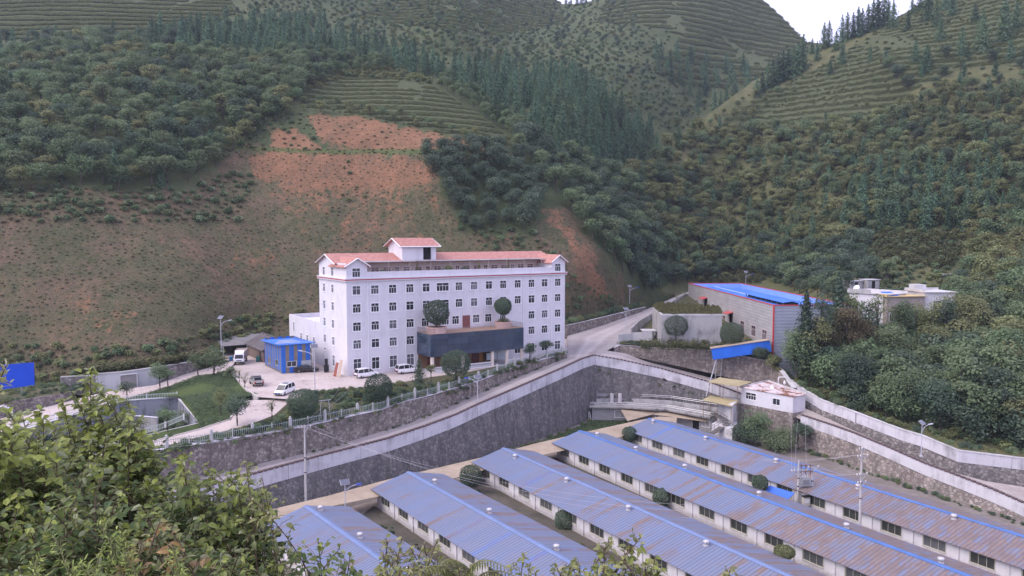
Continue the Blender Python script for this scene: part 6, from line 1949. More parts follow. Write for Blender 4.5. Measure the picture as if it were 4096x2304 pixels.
for s_ in (-1, 1):
    b = MB(); b.obox((3.36, s_ * .72, .85), (.06, .3, .22)); b.build('headlight', LAMP_W, tr_)
    b = MB(); b.obox((3.05, s_ * 1.18, 1.75), (.1, .2, .4)); b.build('mirror', TRIMB, tr_)
b = MB(); b.obox((3.38, 0, .98), (.05, 1.0, .14)); b.obox((3.38, 0, .62), (.1, 1.8, .2)); b.build('grille', TRIMB, tr_)

# ------------------------------------------------------------------ solar street lamps
PANEL_M = NT('solar_panel'); xg = PANEL_M.xyz(); gl = PANEL_M.math('MAXIMUM', PANEL_M.math('LESS_THAN', PANEL_M.math('FRACT', PANEL_M.math('MULTIPLY', xg[0], 6)), .08), PANEL_M.math('LESS_THAN', PANEL_M.math('FRACT', PANEL_M.math('MULTIPLY', xg[1], 6)), .08))
PANEL_M = PANEL_M.done(PANEL_M.mix(gl, (.05, .055, .09), (.4, .4, .45)), .12, 0, .8)
BLUE_L = mat('lamp_blue_paint', (.06, .1, .5), .4, .15)


def lamp(label, u, vtop, d, zb, arm_ang, panel_ang, blue=True, arm=1.5):
    top = D(u, vtop, d)
    h = top[2] - zb
    r = empty('street_lamp', (top[0], top[1], zb), 0, label, 'street lamp', 'solar street lamps')
    b = MB(); b.tube([(0, 0, 0), (0, 0, h * .5), (0, 0, h)], [.085, .07, .05], 8); b.obox((0, 0, .1), (.4, .4, .2)); b.build('pole', PALE_PAINT, r)
    a = Vector((math.cos(arm_ang), math.sin(arm_ang), 0))
    b = MB(); p0 = Vector((0, 0, h * .8)); b.tube([p0, p0 + a * arm * .5 + Vector((0, 0, .55)), p0 + a * arm + Vector((0, 0, .75))], .045, 6)
    b.tube([p0 + Vector((0, 0, -.5)), p0 + a * .4 + Vector((0, 0, .1)), p0 + a * arm * .5 + Vector((0, 0, .5))], .025, 5); b.build('arm', PALE_PAINT, r)
    b = MB(); c_ = p0 + a * (arm + .35) + Vector((0, 0, .8))
    b.obox(c_, (.8, .3, .12), arm_ang, ry=-.15); b.obox(c_ + Vector((0, 0, .07)), (.6, .2, .06), arm_ang, ry=-.15); b.build('lamp_head', BLUE_L if blue else PALE_PAINT, r)
    b = MB(); b.box(-.62, .62, -.42, .42, -.03, .03)
    o = b.build('solar_panel', PANEL_M, r, (0, 0, h + .1)); o.rotation_euler = (math.radians(38), 0, panel_ang)
    b = MB(); b.box(-.66, .66, -.46, .46, -.05, -.031); b.box(-.06, .06, -.06, .06, -.25, -.05); b.build('panel_frame', FRAME_W, o)
    return r


PI = math.pi
lamp('solar street lamp at the hill foot behind the leafy trees left of the lorry', 220.5, 317.5, 160, 3.0, .3, -.5, False)
lamp('solar street lamp in the yard in front of the block corner', 314.2, 346.5, 131.8, 0.0, PI * .95, .5, False, 2.2)
lamp('solar street lamp behind the road parapet, below the glass clad entrance', 477.6, 377, 140.5, -4.5, PI * .9, .3, True, 1.9)
lamp('solar street lamp standing between the first and second blue sheds', 344.8, 482.5, 106, YARD, .2, .5, True, 1.6)
lamp('solar street lamp with white panel beside the climbing road', 629.8, 286.2, 230, 6.3, .2, .4, True, 2.2)
lamp('solar street lamp rising behind the grey workshop roof', 746, 272, 259, 8.0, .25, .3, True, 2.2)
lamp('solar street lamp on the path between the two right-hand walls', 922.2, 423, 122.3, -8.7, .3, .7, False, 1.4)
lamp('thin solar street lamp at the road junction before the concrete tank', 626.2, 309, 188, .6, PI, .4, False, .8)

# ------------------------------------------------------------------ power poles, transformer, wires
INS = mat('porcelain_insulator', (.62, .6, .58), .35, .15)


def pole(label, u, vtop, d, arms, rz, zb=YARD):
    top = D(u, vtop, d); h = top[2] - zb
    r = empty('power_pole', (top[0], top[1], zb), rz, label, 'power pole', 'concrete power poles')
    b = MB(); b.tube([(0, 0, 0), (0, 0, h * .5), (0, 0, h)], [.2, .16, .11], 10); b.build('pole', POLE_CONC, r)
    tips = []
    for (dz, w) in arms:
        b = MB(); b.obox((0, -.16, h - dz), (w, .09, .09)); b.tube([(0, -.16, h - dz - .7), (w * .3, -.16, h - dz)], .025, 4); b.tube([(0, -.16, h - dz - .7), (-w * .3, -.16, h - dz)], .025, 4)
        o = b.build('crossarm', STEEL, r)
        for x in (-w / 2 + .08, -w / 2 + .5, w / 2 - .08):
            b = MB(); b.lathe([(.03, 0), (.03, .08), (.1, .1), (.06, .16), (.1, .2), (.05, .28), (.02, .3)], (x, -.16, h - dz + .045), 8); b.build('insulator', INS, o)
            c_, s_ = math.cos(rz), math.sin(rz)
            tips.append((top[0] + x * c_ + .16 * s_, top[1] + x * s_ - .16 * c_, zb + h - dz + .36))
    b = MB()
    for z in (h * .45, h * .62): b.lathe([(.2, 0), (.22, .02), (.22, .1), (.2, .12)], (0, 0, z), 10)
    b.build('pole_band', TRIMB, r)
    return r, tips, h


pA, tA, hA = pole('tall concrete power pole at the foot of the dark wall, left of the sheds', 304.5, 425, 110.4, [(.35, 1.8)], .3)
pB, tB, hB = pole('tallest concrete power pole, standing in front of the last shed', 862, 448.5, 100, [(.1, 1.3), (1.1, 1.7), (3.6, 1.8), (4.7, 1.4)], .3)
pC, tC, hC = pole('left concrete pole of the transformer pair', 798.8, 460.5, 112, [(1.6, 2.6)], .2)
pD, tD, hD = pole('right concrete pole of the transformer pair', 812.7, 465.5, 112.4, [(.3, 1.8)], .2)
tc_ = (np.array(pC.location) + np.array(pD.location)) / 2
r = empty('transformer', (tc_[0], tc_[1], YARD), .05, 'grey pole transformer on a beam between the twin concrete poles', 'transformer')
b = MB(); b.box(-1.2, 1.2, -.3, -.15, 3.3, 3.5); b.box(-1.2, 1.2, .15, .3, 3.3, 3.5); b.build('beam', STEEL, r)
b = MB(); b.box(-.6, .5, -.4, .4, 3.5, 4.6)
for k in range(7): b.box(-.58 + k * .16, -.52 + k * .16, -.55, .55, 3.65, 4.4)
b.build('tank', mat('transformer_grey', (.33, .34, .36), .5, .15), r)
for x in (-.4, -.05, .3):
    b = MB(); b.lathe([(.04, 0), (.1, .05), (.06, .12), (.1, .2), (.06, .3), (.02, .5)], (x, 0, 4.6), 8); b.build('bushing', INS, r)
for z in (5.4, 6.3):
    b = MB(); b.box(-1.2, 1.2, -.06, .06, z, z + .1)
    for x in (-.7, 0, .7): b.box(x - .05, x + .05, -.18, -.02, z - .4, z + .3)
    b.build('fuse_bar', mat('brown_fuse', (.2, .12, .1), .6, .2), r)
mb_ = D(806, 504.5, 110.5)
r = empty('meter_box', (mb_[0], mb_[1], YARD), .2, 'beige electric cabinet on the wall under the transformer', 'cabinet')
b = MB(); b.box(-.5, .5, -.3, .3, .9, 2.2); b.build('cabinet', mat('cabinet_beige', (.6, .57, .5), .5, .12), r)
b = MB(); b.box(-.6, .6, -.42, .4, 2.2, 2.3); b.build('lid', TRIMB, r); b = MB(); b.box(-.35, .35, -.33, -.3, 1.35, 1.9); b.build('door', FRAME_W, r)
b = MB(); b.box(-.4, -.3, -.1, .1, 0, .9); b.box(.3, .4, -.1, .1, 0, .9); b.build('leg', STEEL, r)
WIRE = mat('wire_aluminium', (.5, .48, .5), .5, .1)


def wire(label, a, c, sag, r_=.022, group='overhead wires'):
    a, c = np.array(a, float), np.array(c, float)
    b = MB()
    pts = [a + (c - a) * t - np.array([0, 0, sag * 4 * t * (1 - t)]) - a for t in np.linspace(0, 1, 14)]
    b.tube(pts, r_, 4, cap=False)
    tag(b.build('power_line', WIRE, None, a), label, 'power line', group)


for k in range(3):
    wire('thin overhead wire from the left power pole across the shed roofs', tA[k], D(690 + 8 * k, 505 + 7 * k, 98), 2.2 + .3 * k, .012, 'wires from the left pole over the sheds')
    wire('thin overhead wire from the transformer pole up to the white house', tC[k], D(790 + 7 * k, 415 - k * .6, 147.6) + np.array([0, -.5, 1.0]), .9, .012, 'wires from the transformer to the white house')
    wire('thin overhead wire from the tallest pole back past the right-hand wall', tB[3 + k], D(690, 446 + 3 * k, 150), 1.6, .013, 'wires behind the last shed')
    wire('thin overhead wire between tallest pole and transformer pole', tB[6 + k], tD[k], .8, .014, 'wires between tallest pole and transformer')
for k in range(2):
    wire('thin overhead wire from the left power pole up to the garden', tA[k], D(340 + 10 * k, 394, 128) + np.array([0, 0, 1.0]), .5, .011, 'wires from the left pole to the garden')
    wire('thin overhead wire from the left power pole off to the left', tA[k], D(20, 428 + 12 * k, 92), 2.0, .011, 'wires from the left pole to the left edge')
# garden wire frame behind the railing: two stakes and a bar
q = D(325, 407, 121.5)
r = empty('wire_frame', (q[0], q[1], -2.4), .5, 'thin metal anchor frame standing in the garden behind the railing', 'frame')
b = MB(); b.tube([(-.9, 0, 0), (-.6, 0, 3.2)], .05, 5); b.tube([(.9, 0, 0), (.6, 0, 3.2)], .05, 5); b.tube([(-1.0, 0, 3.2), (1.0, 0, 3.2)], .05, 5); b.build('frame', STEEL, r)

# ------------------------------------------------------------------ yard clutter
bd = P(331, 376.6, 0)
for k, (u, v, h, w, m, nm) in enumerate(((334.6, 376.3, 2.6, .85, mat('red_brown_board', (.28, .09, .06), .6, .25), 'red brown door panel leaning at the block corner'), (338.6, 377.2, 3.3, .85, mat('tan_board', (.48, .37, .3), .7, .2), 'taller tan board leaning at the block corner'))):
    q = P(u, v, .02)
    r = empty('leaning_board', q, BA - 1.25, nm, 'board')
    b = MB(); b.slab([(-w / 2, 0, .02), (w / 2, 0, .02), (w / 2, .75, h), (-w / 2, .75, h)], .06); b.build('panel', m, r)
    b = MB(); b.box(-w / 2 + .06, w / 2 - .06, -.05, .02, .0, .06); b.build('edge', m, r)
q = P(326.4, 372.3, 0)
r = empty('black_stove', q, BA, 'tall black iron stove pipe unit standing beside the block side wall', 'stove')
b = MB(); b.box(-.4, .4, -.35, .35, .15, 1.5); b.lathe([(.32, 1.5), (.32, 2.6), (.36, 2.62), (.36, 2.75), (.2, 2.8)], (0, 0, 0), 10); b.build('body', TRIMB, r)
b = MB()
for x in (-.3, .3):
    for y in (-.25, .25): b.box(x - .04, x + .04, y - .04, y + .04, 0, .15)
b.build('leg', TRIMB, r)
TEAL = mat('teal_bin_plastic', (.04, .16, .16), .5, .2); BLUB = mat('blue_bin_plastic', (.06, .2, .4), .5, .2)
for (u, v, m, nm) in ((258, 361.8, TEAL, 'teal wheeled bin against the brick shed wall'), (231.2, 362.3, BLUB, 'blue wheeled bin left of the lorry'), (291.8, 371.9, TEAL, 'teal bin beside the black sedan')):
    q = P(u, v, .01)
    r = empty('rubbish_bin', q, .4, nm, 'bin', 'wheeled bins in the yard')
    b = MB(); b.prism([(-.38, -.36), (.38, -.36), (.38, .36), (-.38, .36)], .12, 1.15); b.build('bin_body', m, r)
    b = MB(); b.box(-.43, .43, -.42, .42, 1.16, 1.24); b.box(-.4, .4, .38, .48, 1.1, 1.18); b.build('lid', m, r)
    for x in (-.32, .32):
        b = MB(); b.lathe([(.03, -.04), (.12, -.04), (.12, .04), (.03, .04)], (0, 0, 0), 10); o = b.build('wheel', RUBBER, r, (x, .36, .12)); o.rotation_euler = (0, math.pi / 2, 0)
# roadside post and small seats by the low block
for (px_, py_, nm, m) in ((285, 750, 'blue plastic stool on the grass before the block wall', BLUB), (312, 742, 'white plastic stool on the grass before the block wall', FRAME_W), (345, 748, 'dark plastic stool on the grass before the block wall', TRIMB)):
    q = P(*pzb(px_, py_), YARD + .02)
    r = empty('stool', q, .3, nm, 'stool')
    b = MB(); b.box(-.22, .22, -.22, .22, .5, .56); b.build('seat', m, r)
    for x in (-.18, .18):
        for y in (-.18, .18):
            b = MB(); b.box(x - .035, x + .035, y - .035, y + .035, 0, .5); b.build('leg', m, r)
q = P(*pzb(20, 760), YARD + .02)
r = empty('ladder', q, .4, 'pale wooden step frame leaning beside the low block', 'ladder')
b = MB(); b.tube([(0, 0, 0), (.2, .5, 2.2)], .05, 4); b.tube([(.6, 0, 0), (.4, .5, 2.2)], .05, 4)
for k in range(5): b.tube([(.05 + .03 * k, .1 * k, .4 * k + .2), (.57 - .03 * k, .1 * k, .4 * k + .2)], .03, 4)
b.build('frame', FRAME_W, r)
# white arch at the far left lane
q = D(3, 424, 121)
r = empty('lane_arch', (q[0], q[1], -3.0), .6, 'round white rim standing at the left end of the lane', 'arch')
b = MB(); b.tube([(1.3 * math.cos(a), 0, 1.4 + 1.5 * math.sin(a)) for a in np.linspace(-.7, math.pi + .7, 18)], .16, 6); b.build('rim', FRAME_W, r)
# ------------------------------------------------------------------ plants
GREENS = leaf_mat('broadleaf_foliage', [(0, (0.070, 0.120, 0.060)), (.35, (0.114, 0.179, 0.087)), (.7, (0.163, 0.235, 0.121)), (1, (0.239, 0.308, 0.179))], .3, ((0.214, 0.250, 0.132), .55))
BLUISH = leaf_mat('dark_broadleaf_foliage', [(0, (0.045, 0.078, 0.055)), (.4, (0.077, 0.125, 0.079)), (.75, (0.119, 0.173, 0.112)), (1, (0.191, 0.249, 0.172))], .25, ((0.145, 0.180, 0.114), .4))
OLIVES = leaf_mat('olive_foliage', [(0, (0.106, 0.137, 0.054)), (.4, (0.168, 0.207, 0.084)), (.75, (0.232, 0.266, 0.114)), (1, (0.311, 0.342, 0.162))], .22, ((0.249, 0.231, 0.119), .45))
CONIF = leaf_mat('conifer_foliage', [(0, (0.054, 0.108, 0.069)), (.5, (0.094, 0.174, 0.105)), (1, (0.159, 0.261, 0.153))], .42, ((0.152, 0.226, 0.118), .55))
TEAM = leaf_mat('tea_foliage', [(0, (0.112, 0.147, 0.065)), (.5, (0.175, 0.217, 0.098)), (1, (0.250, 0.287, 0.143))], .15, ((0.188, 0.182, 0.104), .3))
DRYG = leaf_mat('rough_grass', [(0, (0.12, 0.125, 0.06)), (.4, (0.19, 0.17, 0.095)), (1, (0.3, 0.235, 0.15))], .25, ((0.1, 0.12, 0.055), .7))
YELLOWG = leaf_mat('yellow_green_foliage', [(0, (0.07, 0.075, 0.03)), (.5, (0.13, 0.13, 0.055)), (1, (0.22, 0.21, 0.095))], .15)
CORNM = leaf_mat('maize_foliage', [(0, (0.05, 0.065, 0.025)), (.5, (0.1, 0.115, 0.05)), (1, (0.2, 0.18, 0.09))], .2)
BARK = mat('bark', (0.09, 0.075, 0.065), .9, .35, 3.0)
GRNG = np.random.default_rng(21)


def unit(a): return a / np.maximum(np.linalg.norm(a, axis=-1, keepdims=True), 1e-9)


def leaf_quads(C, N, s, asp, rng):
    n = len(C)
    N = unit(N)
    r = rng.normal(size=(n, 3))
    a = unit(np.cross(N, r)); b = np.cross(N, a)
    s = np.broadcast_to(np.asarray(s, float), (n,))[:, None]
    V = np.stack([C - a * s * asp, C - b * s * .62 + N * s * .12, C + a * s * asp, C + b * s * .62 + N * s * .12], 1)
    F = np.arange(4 * n).reshape(n, 4)
    return V.reshape(-1, 3), F


def sphere_dirs(n, rng, up=0.0):
    d = rng.normal(size=(n, 3)); d[:, 2] += up
    return unit(d)


def crown_clumps(rng, w, h, z0, k, shell=.72, squash=1.0):
    """clump centres through an uneven crown volume"""
    d = sphere_dirs(k, rng, .25)
    r = (shell + (1 - shell) * rng.random(k)) * (0.75 + .35 * rng.random(k))
    c = d * r[:, None] * np.array([w / 2, w / 2, h / 2])
    c[:, 2] += z0 + h / 2
    return c


def clump_leaves(rng, cen, rad, per, size, flat=.62, up=.85):
    k = len(cen)
    d = sphere_dirs(k * per, rng, .3).reshape(k, per, 3)
    rr = rad[:, None, None] * (.55 + .5 * rng.random((k, per, 1)))
    C = cen[:, None] + d * rr * np.array([1, 1, flat])
    N = d * .8 + rng.normal(size=(k, per, 3)) * .45 + np.array([0, 0, up])
    t = np.clip(.5 + rng.normal(size=(k, 1)) * .2 + rng.normal(size=(k, per)) * .16, 0, 1)
    s = size * (.7 + .6 * rng.random(k * per))
    return C.reshape(-1, 3), N.reshape(-1, 3), s, t.reshape(-1)


def trunk_mesh(rng, h, r, tips, lean=.03, seg=5):
    b = MB()
    pts = [Vector((lean * h * (i / seg) ** 2 * math.sin(i), lean * h * i / seg * math.cos(i * 1.3), h * i / seg)) for i in range(seg + 1)]
    pts[0].z = -.4
    b.tube(pts, [r * (1 - .65 * i / seg) * (1.25 if i == 0 else 1) for i in range(seg + 1)], 7)
    for t in tips:
        t = Vector(tuple(float(c) for c in t))
        f = min(.95, max(.35, (t.z / h) * .62))
        i = int(f * seg)
        p = pts[i].lerp(pts[min(i + 1, seg)], f * seg - i)
        mid = p.lerp(t, .5) + Vector((0, 0, .06 * h))
        b.tube([p, mid, t], [r * .38, r * .25, r * .1], 5)
    return b


def join_np(V1, F1, b, tint, leaf_first=True):
    """leaves + trunk in one mesh (quads only, trunk tris/ngons dropped to quads)"""
    fq = [f for f in b.f if len(f) == 4]
    V2 = np.array(b.v, float); F2 = np.array(fq) + len(V1)
    V = np.concatenate([V1, V2]); F = np.concatenate([F1, F2])
    mi = np.concatenate([np.zeros(len(F1), int), np.ones(len(F2), int)])
    return V, F, mi, np.concatenate([tint, np.full(len(F2), .4)])


def broadleaf(name, rng, h=8.0, w=6.0, k=16, per=70, size=.26, m=None, trunk_h=.35, one=True, flat=.62, shell=.62, rad=(.2, .3)):
    z0 = h * trunk_h * .75
    ch = h - z0
    cen = crown_clumps(rng, w * .72, ch * .8, z0 + ch * .06, k, shell)
    rd = w * (rad[0] + (rad[1] - rad[0]) * rng.random(k))
    C, N, s, t = clump_leaves(rng, cen, rd, per, size, flat)
    V, F = leaf_quads(C, N, s, 1.0, rng)
    b = trunk_mesh(rng, h * .72, .022 * h + .04, cen[rng.permutation(k)[:5]])
    if one:
        V, F, mi, t = join_np(V, F, b, t)
        return np_mesh(name, V, F, [m or GREENS, BARK], mi, t)
    return np_mesh('crown', V, F, [m or GREENS], None, t), b.mesh('trunk', [BARK])


def conifer(name, rng, h=10.0, w=3.2, layers=15, per=60, size=.26, m=None, one=True, base=.08, droop=.35, taper=.85):
    Cs, Ns, Ts = [], [], []
    for i in range(layers):
        f = i / (layers - 1)
        z = h * (base + (1 - base) * f)
        R = w / 2 * (1 - f) ** taper * (.85 + .3 * rng.random()) + .08
        n = max(8, int(per * (1 - f * .75)))
        a = rng.random(n) * 2 * math.pi
        r = R * np.sqrt(rng.random(n)) * (.75 + .35 * np.sin(a * 5 + i * 2.1))
        r = np.abs(r)
        C = np.stack([np.cos(a) * r, np.sin(a) * r, z - r * droop + rng.normal(size=n) * h / layers * .35], -1)
        N = np.stack([np.cos(a) * .7, np.sin(a) * .7, .7 + 0 * a], -1) + rng.normal(size=(n, 3)) * .35
        Cs.append(C); Ns.append(N); Ts.append(np.clip(.45 + .18 * rng.normal() + rng.normal(size=n) * .17, 0, 1))
    C, N, t = np.concatenate(Cs), np.concatenate(Ns), np.concatenate(Ts)
    V, F = leaf_quads(C, N, size * (.7 + .6 * rng.random(len(C))), 1.15, rng)
    b = MB(); b.tube([(0, 0, -.5), (0, 0, h * .5), (0, 0, h * .97)], [.016 * h + .03, .01 * h + .02, .015], 6)
    if one:
        V, F, mi, t = join_np(V, F, b, t)
        return np_mesh(name, V, F, [m or CONIF, BARK], mi, t)
    return np_mesh('crown', V, F, [m or CONIF], None, t), b.mesh('trunk', [BARK])


def bush(name, rng, h=1.6, w=2.2, k=8, per=60, size=.12, m=None, flat=.8):
    d = sphere_dirs(k, rng, .4)
    cen = d * np.array([w / 2 * .6, w / 2 * .6, h * .35]) * (.4 + .6 * rng.random((k, 1)))
    cen[:, 2] = np.abs(cen[:, 2]) + h * .3
    C, N, s, t = clump_leaves(rng, cen, np.full(k, w * .27) * (.8 + .4 * rng.random(k)), per, size, flat)
    C[:, 2] = np.maximum(C[:, 2], .02)
    V, F = leaf_quads(C, N, s, 1.0, rng)
    return np_mesh(name, V, F, [m or GREENS], None, t)


def ball(name, rng, r=2.0, n=5200, size=.12, m=None, lump=.14, squash=.95, low=-.85):
    d = sphere_dirs(n, rng, .05)
    d = d[d[:, 2] > low]
    n = len(d)
    nz = vnoise(d[:, 0] * 2.2 + d[:, 2] * 1.3, d[:, 1] * 2.2 - d[:, 2], 1.0, 3, 3) - .5
    rr = r * (1 + lump * 2 * nz) * (.82 + .18 * np.sqrt(rng.random(n)))
    C = d * rr[:, None] * np.array([1, 1, squash])
    N = d + rng.normal(size=(n, 3)) * .5 + np.array([0, 0, .5])
    t = np.clip(.42 + nz * .9 + rng.normal(size=n) * .2, 0, 1)
    V, F = leaf_quads(C, N, size * (.7 + .6 * rng.random(n)), 1.0, rng)
    return np_mesh(name, V, F, [m or BLUISH], None, t)


# ---- scattering: a stuff object that instances small plants on its own points
def scatter(name, protos, pts, scl, idx, label, kind='stuff', rot=None):
    rng = np.random.default_rng(len(pts) + 3)
    me = bpy.data.meshes.new(name)
    me.vertices.add(len(pts)); me.vertices.foreach_set('co', np.asarray(pts, np.float32).ravel())
    for nm, arr, ty in (('scl', scl, 'FLOAT'), ('rot', rng.random(len(pts)) * 6.283 if rot is None else rot, 'FLOAT'), ('pick', idx, 'INT')):
        a = me.attributes.new(nm, ty, 'POINT')
        a.data.foreach_set('value', np.asarray(arr, np.float32 if ty == 'FLOAT' else np.int32))
    o = link_mesh(name, me)
    tag(o, label, None, None, kind)
    ng = bpy.data.node_groups.new(name, 'GeometryNodeTree')
    ng.interface.new_socket('Geometry', in_out='INPUT', socket_type='NodeSocketGeometry')
    ng.interface.new_socket('Geometry', in_out='OUTPUT', socket_type='NodeSocketGeometry')
    n, l = ng.nodes, ng.links
    gi, go = n.new('NodeGroupInput'), n.new('NodeGroupOutput')
    jn = n.new('GeometryNodeJoinGeometry')
    for pr in reversed(protos):
        oi = n.new('GeometryNodeObjectInfo'); oi.inputs['Object'].default_value = pr
        oi.inputs['As Instance'].default_value = True
        l.new(oi.outputs['Geometry'], jn.inputs[0])
    ip = n.new('GeometryNodeInstanceOnPoints')
    ip.inputs['Pick Instance'].default_value = True

    def na(nm, ty):
        a = n.new('GeometryNodeInputNamedAttribute'); a.data_type = ty; a.inputs['Name'].default_value = nm
        return a.outputs[0]
    l.new(gi.outputs[0], ip.inputs['Points']); l.new(jn.outputs[0], ip.inputs['Instance'])
    l.new(na('pick', 'INT'), ip.inputs['Instance Index'])
    cx_ = n.new('ShaderNodeCombineXYZ'); l.new(na('rot', 'FLOAT'), cx_.inputs[2])
    l.new(cx_.outputs[0], ip.inputs['Rotation'])
    l.new(na('scl', 'FLOAT'), ip.inputs['Scale'])
    l.new(ip.outputs[0], go.inputs[0])
    md = o.modifiers.new('scatter', 'NODES'); md.node_group = ng
    return o


def proto(me): return bpy.data.objects.new(me.name + '_source', me)


# ---- sampling points on the hillsides
def sample(slope, poly, spacing, rng, dref=250.0, grow=.6, maxn=4000, tries=40000):
    p = np.array(poly)
    u = rng.uniform(p[:, 0].min(), p[:, 0].max(), tries); v = rng.uniform(p[:, 1].min(), p[:, 1].max(), tries)
    ok = inpoly(u, v, poly) & (v > slope.vt(u)) & (v < slope.vb(u)) & (u > -30) & (u < 1060) & (v > -40)
    u, v = u[ok], v[ok]
    X = slope.at(u, v)
    sp = spacing * (np.maximum(X[:, 1], 60) / dref) ** grow
    # spread evenly over the ground: nearer rejection on a hashed grid
    grid, keep = {}, []
    cs = sp.max()
    for i in range(len(X)):
        x = X[i]
        key = (int(x[0] // cs), int(x[1] // cs), int(x[2] // cs))
        good = True
        for a in (-1, 0, 1):
            for b_ in (-1, 0, 1):
                for c_ in (-1, 0, 1):
                    for j in grid.get((key[0] + a, key[1] + b_, key[2] + c_), ()):
                        if (X[j][0] - x[0]) ** 2 + (X[j][1] - x[1]) ** 2 + (X[j][2] - x[2]) ** 2 < sp[i] ** 2: good = False; break
                    if not good: break
                if not good: break
            if not good: break
        if good:
            grid.setdefault(key, []).append(i); keep.append(i)
            if len(keep) >= maxn: break
    return X[keep], np.stack([u[keep], v[keep]], -1)


R_ = np.random.default_rng(5)
BROAD = [broadleaf('broadleaf_tree', np.random.default_rng(100 + i), 8.5, 6.6 + .7 * (i % 3), 15 + i % 4, 80, .25, GREENS, .3, True, .6) for i in range(4)]
BROADO = [broadleaf('broadleaf_tree', np.random.default_rng(120 + i), 8.0, 6.4, 15, 80, .25, OLIVES, .28, True, .55) for i in range(3)]
BROADB = [broadleaf('broadleaf_tree', np.random.default_rng(140 + i), 8.0, 6.8, 16, 85, .25, BLUISH, .22, True, .65) for i in range(3)]
CONS = [conifer('conifer_tree', np.random.default_rng(160 + i), 9.2, 4.6 + .5 * i, 14, 110, .27, base=.03, droop=.5, taper=.44 + .06 * i) for i in range(4)]
BUSHES = [bush('bush', np.random.default_rng(180 + i), 1.5, 2.5, 9, 50, .16, (GREENS, OLIVES, GREENS, OLIVES)[i]) for i in range(4)]
TUFT = [bush('tuft', np.random.default_rng(190 + i), .5, 1.5, 6, 24, .13, (DRYG, DRYG)[i], .45) for i in range(2)]
HEDGE = [bush('tea_bush', np.random.default_rng(200 + i), .85, 1.7, 7, 28, .14, (TEAM, TEAM)[i], .75) for i in range(2)]

# wood areas, measured on the photograph
F_LEFT = K_([(-60, 185), (60, 150), (250, 100), (430, 150), (620, 165), (800, 175), (770, 235), (745, 270), (740, 300), (670, 320), (600, 370), (560, 420), (480, 470), (300, 480), (-60, 485)])
F_LEFT2 = K_([(-60, 120), (140, 100), (300, 98), (560, 70), (760, 60), (620, 110), (400, 130), (180, 140), (-60, 175)])
F_CON = K_([(350, 100), (620, 72), (820, 55), (830, 100), (960, 125), (1100, 180), (1290, 175), (1450, 195), (1560, 280), (1640, 330), (1660, 390), (1600, 440), (1520, 455), (1420, 400), (1310, 345), (1230, 280), (1120, 205), (1000, 170), (860, 160), (780, 150), (600, 135), (430, 135)])
F_MIX = K_([(1300, 350), (1420, 400), (1540, 460), (1580, 500), (1680, 640), (1720, 720), (1640, 740), (1560, 690), (1500, 620), (1410, 500), (1330, 430), (1290, 390)])
F_DARK = K_([(1065, 385), (1190, 375), (1300, 400), (1320, 440), (1370, 500), (1340, 580), (1240, 580), (1180, 600), (1140, 520), (1090, 460)])
F_FARSCRUB = K_([(560, 40), (760, -40), (1180, -80), (1560, 0), (1640, 100), (1720, 220), (1780, 260), (1690, 330), (1600, 290), (1420, 180), (1200, 160), (960, 110), (830, 60)])
F_FARCON = K_([(1650, 140), (1780, 150), (1890, 190), (1960, 210), (1880, 290), (1760, 290), (1720, 230), (1650, 190)])
F_TEAEDGE = K_([(760, 262), (900, 275), (1060, 310), (1240, 360), (1310, 370), (1300, 388), (1180, 352), (1040, 318), (900, 292), (760, 288)])
R_WOOD = K_([(1560, 470), (1660, 380), (1740, 335), (1800, 340), (2000, 335), (2240, 315), (2290, 270), (2400, 230), (2640, 250), (2640, 560), (2400, 590), (2190, 600), (2100, 640), (1990, 660), (1820, 700), (1700, 720), (1660, 620), (1600, 520)])
R_TOPB = K_([(2230, 175), (2420, 140), (2640, 150), (2640, 250), (2400, 240), (2250, 240)])
R_CONE = K_([(2130, 450), (2300, 440), (2640, 470), (2640, 590), (2420, 580), (2180, 585)])
R_LOW = K_([(1700, 640), (1830, 620), (2000, 640), (2200, 610), (2290, 700), (2140, 730), (2090, 760), (1990, 740), (1880, 690), (1720, 715)])
R_RIGHT = K_([(2395, 600), (2640, 570), (2640, 1130), (2400, 1080), (2400, 860), (2400, 720)])
R_SLOPE = K_([(1990, 860), (2060, 840), (2140, 840), (2300, 850), (2400, 860), (2640, 1000), (2640, 1140), (2440, 1110), (2290, 1080), (2170, 1040), (2050, 990), (1985, 940)])

cand = []        # (size in picture, position, kind, mesh, scale, zone)


def grow(slope, poly, spacing, meshes, kind, zone, smin=.75, smax=1.25, seed=1, maxn=2500, tries=30000, sink=.0):
    rng = np.random.default_rng(seed)
    X, uv = sample(slope, poly, spacing, rng, maxn=maxn, tries=tries)
    for x, (pu, pv) in zip(X, uv):
        if slope is S2 and 874 < pu < 962 and 232 < pv < 281: continue        # the open field above the houses
        s_ = rng.uniform(smin, smax)
        cand.append((s_ / x[1], x - np.array([0, 0, sink]), kind, meshes[rng.integers(len(meshes))], s_, zone))


